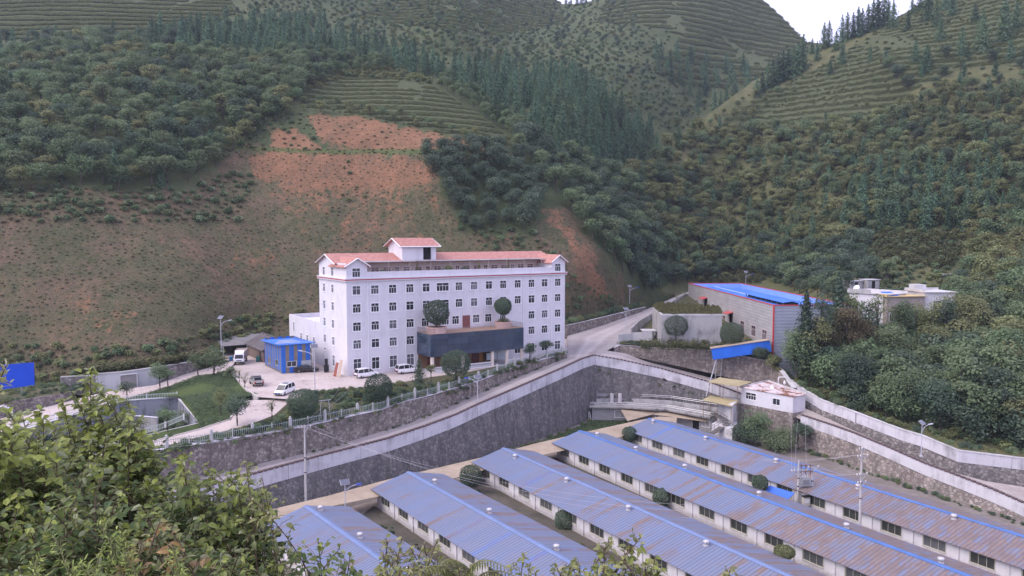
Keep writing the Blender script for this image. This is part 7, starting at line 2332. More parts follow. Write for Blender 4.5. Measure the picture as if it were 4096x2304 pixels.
grow(S1, F_LEFT, 5.0, BROAD + BROADO[:1] + BROADB[:1], 'broadleaf', 'left wood', .7, 1.2, 11)
grow(S1, F_LEFT, 12, CONS, 'conifer', 'left wood', .6, .95, 12)
grow(S1, F_LEFT2, 6.0, BROADB + CONS[:1], 'far', 'ridge wood', .6, 1.0, 13)
grow(S1, F_CON, 4.3, CONS, 'conifer', 'conifer stand', .75, 1.25, 14, 1500)
grow(S1, F_MIX, 5.0, BROADB + BROAD[:2], 'broadleaf', 'gully wood', .8, 1.25, 15)
grow(S1, F_DARK, 4.2, BROADB, 'broadleaf', 'dark thicket', .6, 1.0, 16)
grow(S1, F_FARSCRUB, 7.5, BROADB[:2] + BROAD[:2], 'far', 'far scrub', .35, .7, 17, 1200, 20000)
grow(S1, F_FARCON, 7.0, CONS, 'conifer', 'far conifers', .9, 1.5, 18, 200)
grow(S1, F_TEAEDGE, 4.0, BROAD[:2] + BROADO[:1], 'broadleaf', 'tea edge', .3, .6, 19)
grow(S1, K_([(1090, 214), (1200, 282), (1310, 362), (1350, 372), (1240, 272), (1130, 200)]), 3.4, BROAD[:3], 'broadleaf', 'tea edge', .4, .75, 28)
grow(S1, K_([(560, 170), (770, 140), (900, 160), (1000, 178), (870, 188), (770, 225), (690, 290), (640, 320), (600, 360)]), 4.2, BROAD, 'broadleaf', 'left wood', .5, .95, 29)
grow(S2, R_WOOD, 4.0, BROAD[:2] + BROADO + BROADO + BROAD[2:] + BROADB[:1], 'broadleaf', 'right wood', .5, 1.15, 21, 2400, 40000)
grow(S2, R_WOOD, 10, CONS, 'conifer', 'right wood', .6, 1.1, 22)
grow(S2, K_([(1640, 400), (1760, 325), (1880, 250), (1960, 245), (1860, 330), (1740, 370)]), 4.2, BROADO + BROAD[:2], 'broadleaf', 'right wood', .35, .75, 30)
grow(S2, R_TOPB, 7.0, BROADB + BROAD[:1] + CONS[:2], 'broadleaf', 'right wood', .6, 1.0, 23)
grow(S2, R_CONE, 4.2, CONS, 'conifer', 'right conifers', .8, 1.15, 24)
grow(S2, R_LOW, 4.6, BROADB + BROAD[:2], 'broadleaf', 'right wood', .6, 1.0, 25)
grow(S2, R_RIGHT, 5.2, BROAD + BROADO[:2] + BROADB[:1], 'broadleaf', 'right edge', .85, 1.35, 26)
grow(S2, R_SLOPE, 4.8, BROAD + BROADB, 'broadleaf', 'wall wood', .8, 1.25, 27, sink=1.0)
# the dark conifer clumps and single cypresses on the right-hand terraces
for k, (u, v, s_) in enumerate([(824, 46, 1.6), (829, 45, 1.5), (836, 50, 1.3), (842, 40, 1.5), (847, 40, 1.7), (853, 37, 1.5), (858, 36, 1.8), (862, 33, 1.7), (868, 30, 1.8), (873, 28, 1.7), (878, 26, 2.0), (884, 24, 2.0), (888, 24, 1.5), (893, 28, 1.6), (912, 14, 1.0), (920, 10, 1.2), (812, 52, 1.0), (817, 60, 1.1),
                                (768, 88, 1.5), (773, 86, 1.6), (778, 82, 1.6), (783, 80, 1.7), (788, 78, 1.8), (793, 76, 1.9), (798, 74, 1.9), (803, 70, 2.0), (762, 92, 1.3), (757, 96, 1.2), (842, 64, 1.4), (928, 20, 1.9), (936, 26, 1.5), (946, 8, 1.3), (952, 15, 1.6), (940, 40, 1.4), (975, 22, 1.2), (982, 50, 1.9), (1004, 40, 2.1), (1016, 28, 1.5), (962, 55, 1.4), (915, 62, 1.2), (926, 70, 1.4), (908, 30, 1.1), (1010, 60, 1.2), (830, 74, 1.0), (870, 62, .9), (886, 66, 1.0)]):
    x = S2.at(np.array([u * 1.0]), np.array([max(v, S2.vt(u) + 1.0)]))[0]
    cand.append((9.0, x, 'conifer', CONS[k % 4], s_ * .85, 'terrace cypress'))
for k, (u, v, s_) in enumerate([(566, 3, .9), (571, 4, .7), (577, 4, 1.0), (581, 4, .8), (586, 3, .7)]):
    x = S1.at(np.array([u * 1.0]), np.array([v + 1.0]))[0]
    cand.append((9.0, x, 'conifer', CONS[k % 4], s_, 'saddle trees'))

ZLAB = {'left wood': ('broadleaf tree of the dense wood above the cut on the left hill', 'broadleaf trees on the left hill'), 'gully wood': ('broadleaf tree in the gully wood between the office block and the right hill', 'broadleaf trees in the gully'),
        'dark thicket': ('dark bushy tree of the thicket above the office roof', 'dark trees above the office'), 'tea edge': ('low scrubby tree on the edge between tea rows and red cut', 'scrub trees along the tea rows'),
        'right wood': ('olive green broadleaf tree in the wood on the right hill', 'broadleaf trees on the right hill'), 'right edge': ('broadleaf tree beside the village houses at the right', 'trees by the village houses'),
        'wall wood': ('leafy tree on the bank above the right-hand walls', 'trees above the right-hand walls')}
CLAB = {'left wood': ('young conifer standing among the broadleaf trees of the left hill', 'conifers in the left wood'), 'conifer stand': ('blue green conifer of the dense stand behind the tea knoll', 'conifers of the middle stand'),
        'far conifers': ('dark conifer at the foot of the far terraced mountain', 'conifers on the far mountain'), 'right wood': ('slender conifer scattered in the right hill wood', 'conifers in the right wood'),
        'right conifers': ('conifer of the dark row above the village field', 'conifers above the field'), 'terrace cypress': ('dark pointed cypress on the terraced top of the right hill', 'cypresses on the right terraces'), 'saddle trees': ('tiny dark tree on the saddle against the white sky', 'trees on the saddle')}
stuff = []
for kind, lim, lab, cat, nm in (('broadleaf', 300, ZLAB, 'tree', 'broadleaf_tree'), ('conifer', 290, CLAB, 'tree', 'conifer_tree')):
    c_ = sorted([q for q in cand if q[2] == kind], key=lambda q: -q[0])
    for i, (pr_, x, kk, me, s_, zone) in enumerate(c_):
        if i < lim:
            o = link_mesh(nm, me, None, x, float(R_.random() * 6.28))
            sz = s_ * (.9 + .2 * R_.random())
            o.scale = (s_, s_, sz)
            tag(o, lab[zone][0], cat, lab[zone][1])
        else: stuff.append((x, me, s_))
stuff += [(q[1], q[3], q[4]) for q in cand if q[2] == 'far']
mlist = []
for x, me, s_ in stuff:
    if me not in mlist: mlist.append(me)
scatter('forest', [proto(m_) for m_ in mlist], [x for x, _, _ in stuff], [s_ for _, _, s_ in stuff], [mlist.index(m_) for _, m_, _ in stuff], 'continuous wood covering the farther parts of the hillsides')

# undergrowth over the hillsides, thinner on the cut
ug_p, ug_s, ug_i = [], [], []


def under(slope, poly, spacing, smin, smax, picks, seed, maxn=4000, tries=26000, grow_=.6, patch=0):
    rng = np.random.default_rng(seed)
    X, uv = sample(slope, poly, spacing, rng, maxn=maxn, tries=tries, grow=grow_)
    for x in X:
        if patch and vnoise(x[0], x[2], .05, 77) < patch: continue
        ug_p.append(x - np.array([0, 0, .1])); ug_s.append(rng.uniform(smin, smax)); ug_i.append(picks[rng.integers(len(picks))])


under(S1, SCRUB, 1.3, .2, .7, [4, 5], 31, 9000, 50000)
under(S1, SCRUB, 3.2, .35, .9, [0, 1, 3, 1], 30, 3000, 26000, .6, .62)
under(S1, K_([(-60, 470), (480, 480), (560, 440), (640, 440), (600, 560), (300, 560), (-60, 560)]), 2.2, .6, 1.5, [0, 2, 4], 32, 1500)
under(S1, K_([(-60, 870), (300, 880), (480, 850), (620, 800), (760, 790), (620, 860), (480, 925), (150, 960), (-60, 960)]), 2.0, .5, 1.4, [0, 1, 4], 33, 1200)
under(S1, K_([(1130, 560), (1340, 590), (1400, 640), (1460, 720), (1560, 760), (1600, 780), (1420, 830), (1400, 740), (1250, 640)]), 2.2, .5, 1.4, [0, 0, 2, 4], 34, 1500)
under(S1, F_FARSCRUB, 3.6, .7, 1.8, [0, 1, 0, 2], 35, 6000, 50000, .7)
under(S1, K_([(560, 20), (800, -60), (1400, -60), (1560, 0), (1760, 0), (1900, 0), (2030, 110), (1800, 280), (1690, 340), (1600, 300)]), 5.0, .6, 1.4, [0, 2, 1], 36, 4500, 50000, .7)
under(S2, R_WOOD, 3.2, .9, 1.9, [0, 1, 1], 37, 4500, 40000)
under(S2, K_([(1880, 240), (2060, 110), (2260, 60), (2340, -40), (2640, -60), (2640, 260), (2240, 275), (2060, 265), (1930, 255)]), 3.8, .5, 1.1, [1, 1, 5, 0], 38, 3200)
under(S2, K_([(1700, 660), (2000, 640), (2200, 600), (2420, 590), (2420, 860), (2640, 1000), (2640, 1150), (2300, 1090), (2050, 1000), (2010, 900), (2130, 830), (2100, 740), (1880, 700)]), 2.3, .6, 1.5, [0, 1, 2, 0], 39, 3500)
under(S1, K_([(560, 180), (760, 150), (860, 165), (1000, 175), (1120, 215), (1000, 200), (860, 195), (770, 230), (700, 280), (640, 320)]), 2.6, .8, 1.6, [0, 1, 3], 41, 900)
under(S1, K_([(640, 315), (760, 280), (780, 330), (800, 365), (700, 372), (600, 372)]), 2.6, .5, 1.2, [0, 4, 5], 42, 300)
under(S1, RED_UP, 2.4, .4, 1.0, [4, 5, 5], 43, 500)
under(S1, BENCH, 1.6, .4, .9, [4, 5], 40, 800)
scatter('undergrowth', [proto(m_) for m_ in BUSHES + TUFT], ug_p, ug_s, ug_i, 'low scrub and weeds growing over the hillsides and the cut slope')

# tea rows along the contours
tp, ts, ti_ = [], [], []
for slope, poly, step, n_, seed, s_ in ((S1, TEA_A, 2.6, 26000, 51, .75), (S1, TEA_B, 5.0, 40000, 52, 1.35), (S1, TEA_C, 6.4, 40000, 53, 1.6), (S2, TEA_D, 3.2, 40000, 54, .85), (S1, TEA_E, 5.5, 20000, 55, 1.4)):
    rng = np.random.default_rng(seed)
    p = np.array(poly)
    u = rng.uniform(max(p[:, 0].min(), -30), min(p[:, 0].max(), 1060), n_); v = rng.uniform(max(p[:, 1].min(), -25), p[:, 1].max(), n_)
    ok = inpoly(u, v, poly) & (v > slope.vt(u))
    X = slope.at(u[ok], v[ok])
    fr = (X[:, 2] + 1.2 * vnoise(X[:, 0], X[:, 1], .02, 4) * step) / step
    fr = fr - np.floor(fr)
    X = X[fr < .5]
    gap = vnoise(X[:, 0], X[:, 2], .05, 9)
    X = X[(gap > .3)]
    for x in X:
        tp.append(x - np.array([0, 0, .15])); ts.append(s_ * rng.uniform(.75, 1.15)); ti_.append(rng.integers(2))
scatter('tea_rows', [proto(m_) for m_ in HEDGE], tp, ts, ti_, 'clipped tea bushes in contour rows on the terraced slopes')
# ------------------------------------------------------------------ trees and shrubs of the yard
def ground_pt(u, v, d): return D(u, v, d)


def plant_tree(label, me_pair, loc, sc=1.0, name='broadleaf_tree', group=None, cat='tree', rz=None):
    r = empty(name, loc, random.random() * 6.28 if rz is None else rz, label, cat, group)
    c = link_mesh('crown', me_pair[0], r); t = link_mesh('trunk', me_pair[1], r)
    r.scale = (sc, sc, sc)
    return r


def one_mesh(label, me, loc, sc=1.0, name='bush', cat='shrub', group=None):
    o = link_mesh(name, me, None, loc, random.random() * 6.28)
    o.scale = (sc, sc, sc) if not hasattr(sc, '__len__') else sc
    return tag(o, label, cat, group)


def trunk_only(h, r):
    b = MB(); b.tube([(0, 0, -.3), (0.03, .02, h * .6), (0, 0, h)], [r * 1.2, r, r * .8], 8)
    for a in (0.3, 2.2, 4.4): b.tube([(0, 0, h * .75), (math.cos(a) * h * .25, math.sin(a) * h * .25, h * 1.25)], [r * .6, r * .25], 5)
    return b.mesh('trunk', [BARK])


def topiary(label, u, v, d, r_, trunk_h, mat_=None, seed=1, sq=.95, lump=.2, low=-.85, gz=None, cat='tree', name='round_tree', size=.1):
    c = D(u, v, d)
    zb = c[2] - r_ * .8 - trunk_h if gz is None else gz
    me = ball('crown', np.random.default_rng(seed), r_, int(5200 * max(.5, r_ / 2) ** 1.2), size, mat_ or BLUISH, lump, sq, low)
    rt = empty(name, (c[0], c[1], zb), 0, label, cat)
    link_mesh('crown', me, rt, (0, 0, c[2] - zb))
    h = max(.3, c[2] - zb - r_ * .3)
    link_mesh('trunk', trunk_only(h, .07 + .03 * r_), rt)
    return rt


topiary('large dark round tree between drive and garden railing', 303, 402.6, 122, 2.5, .5, None, 301, .92, .16, gz=-1.9)
topiary('dark round tree at the block corner hiding the first white off-road car', 378.6, 387, 131, 2.45, .8, None, 302, .98, .12, gz=-1.2)
topiary('large round tree in front of the office porch', 455.9, 363.5, 145, 2.85, .6, None, 303, .95, .2, gz=-.4)
topiary('round clipped tree beside the concrete tank on the workshop terrace', 675.8, 325.8, 181, 2.9, 1.2, None, 304, .9, .14, gz=PZ)
topiary('round clipped tree just left of the blue conveyor gallery', 731.7, 333.5, 173, 2.75, .6, None, 305, .95, .14, gz=PZ)
# tubs and trees on the entrance terrace
for k, ((tx, ty, rr), (u, v, cr, nm)) in enumerate(zip(TUBS, ((438, 312.2, 2.55, 'larger round tree in the left tub on the entrance terrace'), (504.6, 306.3, 1.85, 'smaller round tree in the right tub on the entrance terrace')))):
    p = BO + BU * tx + BN * ty
    rt = empty('plant_tub', (p[0], p[1], 7.8), BA, ('round pink tub under the larger terrace tree', 'round pink tub under the smaller terrace tree')[k], 'tub')
    b = MB(); b.lathe([(rr * .95, 0), (rr, .05), (rr * 1.02, 1.1), (rr * 1.08, 1.15), (rr * 1.08, 1.3), (rr * .95, 1.3), (rr * .93, 1.15)], (0, 0, 0), 24); b.build('tub', mat('pink_tub_tiles', (.55, .38, .34), .7, .15), rt)
    b = MB(); b.lathe([(.02, 1.16), (rr * .93, 1.16), (rr * .93, 1.12)], (0, 0, 0), 20); b.build('soil', DIRT, rt)
    zc = D(u, v, float(p[1]))[2]
    me = ball('crown', np.random.default_rng(310 + k), cr, 6500, .12, BLUISH, .2, 1.0, -1)
    rt = empty('round_tree', (p[0], p[1], 8.96), 0, nm, 'tree')
    link_mesh('crown', me, rt, (0, 0, zc - 8.96)); link_mesh('trunk', trunk_only(max(.4, zc - 8.96 - cr * .3), .16), rt)
    if k:
        me = bush('low_growth', np.random.default_rng(320), .7, 3.4, 9, 60, .11, OLIVES, .5); link_mesh('low_growth', me, rt)
# pots on the top floor terrace
for k, (zx, h_, m_) in enumerate(((600, .8, GREENS), (848, 1.9, YELLOWG), (1030, .7, BLUISH), (1077, 1.7, OLIVES), (1190, 1.3, BLUISH), (1297, 1.8, YELLOWG), (1508, 1.8, YELLOWG))):
    x = bx(300 + .13802 * zx, 20, .9)
    p = BO + BU * x + BN * .9
    nm = ('low leafy plant at the left end of the roof terrace', 'tall yellow green conifer left of the terrace middle', 'low dark plant beside the terrace post', 'bushy olive green plant in the middle of the roof terrace', 'dark slim plant on the roof terrace', 'yellow green cone plant right of the terrace middle', 'yellow green cone plant at the right of the roof terrace')[k]
    r = empty('potted_plant', (p[0], p[1], 18.95), 0, nm, 'potted plant', 'potted plants on the roof terrace')
    b = MB(); b.lathe([(.25, 0), (.38, .5), (.42, .55), (.36, .55)], (0, 0, 0), 10); b.build('pot', mat('terracotta', (.35, .16, .1), .8, .2), r)
    me = conifer('foliage', np.random.default_rng(330 + k), h_ + .9, 1.5, 9, 60, .1, m_, False, .1)[0] if m_ is YELLOWG else ball('foliage', np.random.default_rng(340 + k), .6 + .25 * h_ / 2, 700, .1, m_, .2)
    link_mesh('foliage', me, r, (0, 0, .5 if m_ is YELLOWG else .55 + h_ * .6))

rg = np.random.default_rng
bl = lambda seed, h, w, k, per, size, m, th=.35, fl=.6, sh=.6: broadleaf('t', rg(seed), h, w, k, per, size, m, th, False, fl, sh)
plant_tree('rounded green tree beside the drive, left of the garden railing', bl(401, 5.0, 4.4, 22, 110, .12, BLUISH, .45, .7), D(237.3, 427, 117), name='broadleaf_tree')
plant_tree('loose grey green tree behind the drive tree on the lawn edge', bl(402, 4.6, 3.4, 14, 60, .13, OLIVES, .4), D(221, 414, 122))
plant_tree('bushy grey green tree at the top of the lawn beside the lorry', bl(403, 6.6, 6.4, 22, 110, .14, GREENS, .25), D(214, 377, 147))
plant_tree('leaning tree beside the grey wall at the top of the lane', bl(404, 5.2, 3.6, 14, 80, .13, GREENS, .35), D(198, 377.5, 147))
plant_tree('small bright green tree at the yard edge above the lawn', bl(405, 3.6, 2.6, 12, 80, .12, GREENS, .3), D(231, 383, 145))
plant_tree('twin stemmed tree beside the lane in front of the grey wall', bl(406, 5.0, 4.6, 16, 90, .13, GREENS, .4), D(160, 389, 139))
plant_tree('second twin stemmed tree just right of the lane tree', bl(407, 4.4, 3.2, 12, 70, .12, GREENS, .4), D(168, 388.5, 140))
plant_tree('small dark shrub tree below the shutter of the grey wall', bl(408, 3.2, 3.4, 12, 70, .12, BLUISH, .3), D(127, 397, 136))
plant_tree('umbrella shaped tree over the near rim of the basin', bl(409, 3.8, 3.6, 14, 80, .11, GREENS, .55, .4), D(167.7, 431, 116.5))
plant_tree('small leafy tree inside the basin by its end wall', bl(410, 4.0, 3.4, 10, 60, .12, GREENS, .3), np.array([D(181, 410, 128)[0], 128, -6.2]))
plant_tree('thin dark tree standing in the far corner of the basin', bl(411, 4.6, 2.2, 10, 50, .11, BLUISH, .4), np.array([D(164, 410, 131)[0], 131, -6.2]))
plant_tree('thin nearly bare sapling by the drive in front of the white minivan', bl(412, 4.8, 1.9, 9, 22, .1, OLIVES, .5), D(272, 424, 119.5))
plant_tree('thin bare sapling on the lawn beside the pickup', bl(413, 4.4, 2.2, 8, 16, .1, OLIVES, .5), D(245, 393, 136))
plant_tree('second bare sapling close to the yard edge, left of the pickup', bl(414, 3.6, 1.8, 7, 14, .1, OLIVES, .5), D(239.5, 386, 141))
plant_tree('small tree against the right end of the office facade', bl(415, 4.2, 3.4, 14, 90, .13, BLUISH, .35), D(529.6, 361, 163))
plant_tree('umbrella shaped small tree under the last office windows', bl(416, 3.7, 4.0, 14, 90, .13, BLUISH, .5, .5), D(546.7, 355.5, 170))
r = empty('conifer_tree', D(419, 384, 137), 0, 'broad dark conifer in the garden beside the second white off-road car', 'tree')
c_ = conifer('t', rg(420), 4.6, 3.6, 13, 170, .14, BLUISH, False, .05, .25, .75); link_mesh('crown', c_[0], r); link_mesh('trunk', c_[1], r)
plant_tree('slim grey green tree right of the broad garden conifer', bl(417, 3.2, 2.4, 10, 50, .11, OLIVES, .4), D(431, 379.5, 139))

# hedge plants along the planted strip, the railing and the drive
HP = [bush('hedge_plant', rg(430 + i), 1.3, 2.2, 9, 110, .1, (GREENS, BLUISH, OLIVES, GREENS)[i]) for i in range(4)]
rngh = rg(9)
n_h = 0
PLH = {0: 'bright green', 1: 'dark green', 2: 'olive green', 3: 'leafy green'}
hp, hs, hi = [], [], []
for i in range(620):
    f = rngh.random(); w = rngh.random() ** 1.3
    k_ = f * (len(strip_in) - 1); a = int(k_)
    p_in = strip_in[a] * (1 - (k_ - a)) + strip_in[min(a + 1, len(strip_in) - 1)] * (k_ - a)
    k2 = f * (len(strip_out) - 1); a2 = int(k2)
    p_o = strip_out[a2] * (1 - (k2 - a2)) + strip_out[min(a2 + 1, len(strip_out) - 1)] * (k2 - a2)
    p = p_o * (.94 - .9 * w) + p_in * (.06 + .9 * w)
    if f > .45 and w > .55: continue
    hp.append(p - np.array([0, 0, .1])); hs.append(rngh.uniform(.35, 1.0 if f < .5 else .75)); hi.append(rngh.integers(4))
for i in range(150):
    f = rngh.random(); a = 1 + int(f * (len(dr_r) - 2.001)); q = f * (len(dr_r) - 2.001) % 1
    p = dr_r[a] * (1 - q) + dr_r[min(a + 1, len(dr_r) - 1)] * q
    p = p + np.array([rngh.uniform(.5, 3.2), rngh.uniform(-2.5, -.3), -.3])
    hp.append(p); hs.append(rngh.uniform(.3, .8)); hi.append(rngh.integers(4))
scatter('planting', [proto(m_) for m_ in HP], hp, hs, hi, 'mixed low garden planting between the yard and the railing')
# climbers hanging over the garden wall and weeds along the wall feet
cp_, cs_, ci_ = [], [], []
fr_ = dense(fw_top, .5)
for p in fr_:
    x_ = vnoise(np.array([p[0]]), np.array([p[1]]), .16, 31)[0]
    if x_ > .5 and rngh.random() < .8:
        cp_.append(p + np.array([.25, -.35, rngh.uniform(-1.0, .6)])); cs_.append(rngh.uniform(.25, .6)); ci_.append(rngh.integers(4))
for p in dense(fw_bot, .7):
    if rngh.random() < .4: cp_.append(p + np.array([.3, -.3, -.05])); cs_.append(rngh.uniform(.15, .4)); ci_.append(rngh.integers(4))
for p in dense(bigw, 1.0):
    if rngh.random() < .5: cp_.append(np.array([p[0] + 1.4, p[1] - 1.9, YARD])); cs_.append(rngh.uniform(.2, .7)); ci_.append(rngh.integers(4))
for p in dense(bigr, 1.0):
    if rngh.random() < .4: cp_.append(p + np.array([rngh.uniform(-.3, .3), -.2, rngh.uniform(-4, -2.3)])); cs_.append(rngh.uniform(.15, .4)); ci_.append(rngh.integers(4))
for p in dense(plat_top, .6): cp_.append(p + np.array([0, .4 + rngh.random() * 3, rngh.uniform(-.2, .1)])); cs_.append(rngh.uniform(.4, 1.0)); ci_.append(rngh.integers(4))
for p in dense(uw, 1.2):
    if rngh.random() < .6: cp_.append(p + np.array([.3, -.4, -3.1])); cs_.append(rngh.uniform(.2, .6)); ci_.append(rngh.integers(4))
    cp_.append(p + np.array([-.8, 1.2, .2])); cs_.append(rngh.uniform(.7, 1.5)); ci_.append(rngh.integers(4))
for p in dense(rwt, .8):
    cp_.append(np.array([p[0] - 1.1 - rngh.random() * 1.2, p[1] - 1.2, YARD])); cs_.append(rngh.uniform(.2, .6)); ci_.append(rngh.integers(4))
for p in dense(upt, .7):
    if rngh.random() < .6: cp_.append(p + np.array([.5, .8, rngh.uniform(-.1, .4)])); cs_.append(rngh.uniform(.4, 1.1)); ci_.append(rngh.integers(4))
for p in dense(lw_, .5) + dense([P(0, 398, -1), P(60, 388, -.5)], .5):
    cp_.append(p + np.array([0, .7 + rngh.random() * 5, .1])); cs_.append(rngh.uniform(.3, .9)); ci_.append(rngh.integers(4))
for i in range(120):        # beds between the sheds
    r0, d0 = sheds[i % 4]
    n0 = np.array([-d0[1], d0[0]]); t_ = rngh.uniform(2, 55)
    p = np.array(r0.location[:2]) + d0 * t_ + n0 * (HALF + rngh.uniform(2.3, 4.2))
    cp_.append(np.array([p[0], p[1], YARD])); cs_.append(rngh.uniform(.15, .45)); ci_.append(rngh.integers(4))
scatter('weeds', [proto(m_) for m_ in HP], cp_, cs_, ci_, 'weeds and creepers along the walls and beds')
# maize on the strip above the grey wall and on the workshop terrace
MZ = []
for i in range(2):
    rr = rg(450 + i); C, N, t = [], [], []
    for k in range(26):
        a = rr.random() * 6.28; z = rr.uniform(.3, 2.0); r0 = rr.uniform(.1, .55)
        C.append((math.cos(a) * r0, math.sin(a) * r0, z - r0 * .3)); N.append((math.cos(a) * .5, math.sin(a) * .5, .8)); t.append(rr.random())
    V, F = leaf_quads(np.array(C), np.array(N), .2, 1.9, rr)
    MZ.append(np_mesh('maize', V, F, [CORNM], None, t))
mp = []
for i in range(330):
    u = rngh.uniform(72, 205); a = gw[1] if u < 100 else None
    f = (u - 60) / 138
    base = np.array([np.interp(u, [60, 95, 121, 157, 198], [p[0] for p in (gw[0], gw[1], gw[3], gw[4], gw[6])]), np.interp(u, [60, 95, 121, 157, 198], [p[1] for p in (gw[0], gw[1], gw[3], gw[4], gw[6])]), np.interp(u, [60, 95, 121, 157, 198], [p[2] for p in (gw[0], gw[1], gw[3], gw[4], gw[6])])])
    mp.append(base + np.array([rngh.uniform(-.5, .5), rngh.uniform(1.0, 6.5), -.3]))
for i in range(150):
    p = D(rngh.uniform(640, 725), 344, 100); y = rngh.uniform(172.5, 180.5); x = np.interp(rngh.random(), [0, 1], [30, 57])
    mp.append(np.array([x, y, PZ]))
for i in range(420):
    u, v = rngh.uniform(700, 760), rngh.uniform(266, 284)
    mp.append(S2.at(np.array([u]), np.array([v]))[0])
for i in range(500):
    u, v = rngh.uniform(872, 965), rngh.uniform(235, 268)
    mp.append(S2.at(np.array([u]), np.array([v]))[0])
scatter('maize', [proto(m_) for m_ in MZ], mp, rngh.uniform(.7, 1.15, len(mp)), rngh.integers(0, 2, len(mp)), 'tall maize plants on the field strips')
TG = []
C, N, t = [], [], []
rr = rg(470)
for k in range(22):
    C.append((rr.normal() * .2, rr.normal() * .2, rr.uniform(.1, .6))); a = rr.random() * 6.28; N.append((math.cos(a), math.sin(a), .25)); t.append(rr.random())
V, F = leaf_quads(np.array(C), np.array(N), .12, 2.2, rr); TG.append(np_mesh('grass_tuft', V, F, [YELLOWG], None, t))
V2, F2 = leaf_quads(np.array(C) * np.array([1, 1, .5]), np.array(N), .07, 1.8, rr); TG.append(np_mesh('grass_tuft', V2, F2, [GREENS], None, t))
tp_, tgz = TANK_TOP
pts, pk_ = [], []
pol = [tuple(p[:2]) for p in tp_]
while len(pts) < 420:
    x, y = rngh.uniform(min(p[0] for p in pol), max(p[0] for p in pol)), rngh.uniform(min(p[1] for p in pol), max(p[1] for p in pol))
    if inpoly(np.array([x]), np.array([y]), pol)[0]: pts.append((x, y, tgz + .1)); pk_.append(0)
lp = [tuple(p[:2]) for p in LA]
while len(pts) < 3400:
    x, y = rngh.uniform(min(p[0] for p in lp), max(p[0] for p in lp)), rngh.uniform(min(p[1] for p in lp), max(p[1] for p in lp))
    if inpoly(np.array([x]), np.array([y]), lp)[0]:
        d2 = [1 / (1e-3 + (p[0] - x) ** 2 + (p[1] - y) ** 2) for p in LA]
        z = sum(w * p[2] for w, p in zip(d2, LA)) / sum(d2)
        pts.append((x, y, z + .02)); pk_.append(1)
gpol = [tuple(p[:2]) for p in gp]
while len(pts) < 4000:
    x, y = rngh.uniform(0, 35), rngh.uniform(120, 175)
    if inpoly(np.array([x]), np.array([y]), gpol)[0]: pts.append((x, y, YARD)); pk_.append(1)
scatter('grass', [proto(m_) for m_ in TG], pts, rngh.uniform(.6, 1.4, len(pts)), pk_, 'long grass on the tank top, the lawn and the strip below the wall')

# bushes between the sheds
for (u, v, d, r_, nm) in ((470.7, 476, 118.5, 1.75, 'dark bush at the head of the middle shed'), (565.7, 521, 104.5, 1.55, 'dark bush with thin stems against the middle shed wall'), (661.4, 497.5, 112, 1.35, 'clipped dark bush against the fourth shed wall'), (760, 483, 113, 1.2, 'dark bush left of the small blue canopy'), (784.3, 552, 88.5, 1.25, 'flat topped olive bush before the fourth shed, right'), (629.4, 434, 146, 1.45, 'dark bush at the head of the last shed')):
    c = D(u, v, d)
    topiary(nm, u, v, d, r_, .4, OLIVES if 'olive' in nm else BLUISH, int(u), 1.05 if 'flat' not in nm else .6, .22, gz=YARD, name='shed_bush', cat='shrub', size=.1)
# shrubs round the small white house and conveyor
plant_tree('pale conical tree in front of the small white house', bl(501, 8.2, 6.0, 26, 130, .15, GREENS, .2, .65), np.array([D(757, 440, 146)[0], 146.0, YARD]))
one_mesh('broad dark bush on the bank left of the white house base', bush('bush', rg(502), 5.5, 8.0, 16, 260, .16, BLUISH), np.array([D(748, 440, 148)[0], 147.5, YARD]), 1)
one_mesh('broad green bush on the bank below the white house', bush('bush', rg(503), 5.2, 8.5, 16, 260, .16, GREENS), np.array([D(778, 440, 144)[0], 143.2, YARD]), 1)
one_mesh('dark bush at the start of the right-hand retaining wall', bush('bush', rg(504), 4.2, 4.6, 12, 220, .15, BLUISH), np.array([D(799, 440, 144)[0], 142.5, YARD + 2.4]), 1)
one_mesh('dark bush hanging over the wall under the conveyor gallery', bush('bush', rg(505), 3.6, 4.6, 12, 220, .15, BLUISH), D(761, 360, 167.5), 1)
one_mesh('olive bush on the platform wall right of the conveyor', bush('bush', rg(506), 3.0, 4.0, 10, 200, .15, OLIVES), D(774, 366, 166), 1)
# tall trees in front of the workshop end and the village houses
C0 = conifer('t', rg(510), 15, 7.6, 22, 330, .25, BLUISH, False, .04, .3, .62)
for (u, vb, d, s_, nm) in ((805, 362, 160, 1.0, 'tall dark conifer in front of the workshop end wall'), (837, 352, 168, 1.15, 'tallest dark conifer between workshop and village houses')):
    r = empty('conifer_tree', D(u, vb, d), 0, nm, 'tree'); link_mesh('crown', C0[0], r); link_mesh('trunk', C0[1], r); r.scale = (s_,) * 3
plant_tree('thin tall tree with open crown before the first white village house', bl(521, 15, 7, 18, 45, .2, OLIVES, .5, .5), D(876.5, 352, 168))
plant_tree('spreading bare limbed tree before the tan village house', bl(522, 12, 8.5, 18, 40, .2, OLIVES, .45, .5), D(916, 348, 170))
plant_tree('dense round olive tree right of the village houses', bl(523, 13, 12, 34, 170, .24, OLIVES, .15, .7), D(961, 345, 172))
plant_tree('big leafy tree at the right edge below the village houses', bl(524, 13, 11, 32, 170, .24, GREENS, .2, .65), D(1008, 385, 150))
plant_tree('yellowish leafy tree on the bank above the right walls', bl(525, 9, 8, 26, 150, .2, OLIVES, .2, .6), D(990, 405, 143))
plant_tree('brownish leafy tree before the workshop end', bl(526, 8.5, 6.5, 22, 90, .2, leaf_mat('brownish_foliage', [(0, (.085, .078, .042)), (.5, (.15, .128, .07)), (1, (.23, .185, .11))], .2), .25, .6), D(826, 362, 162))
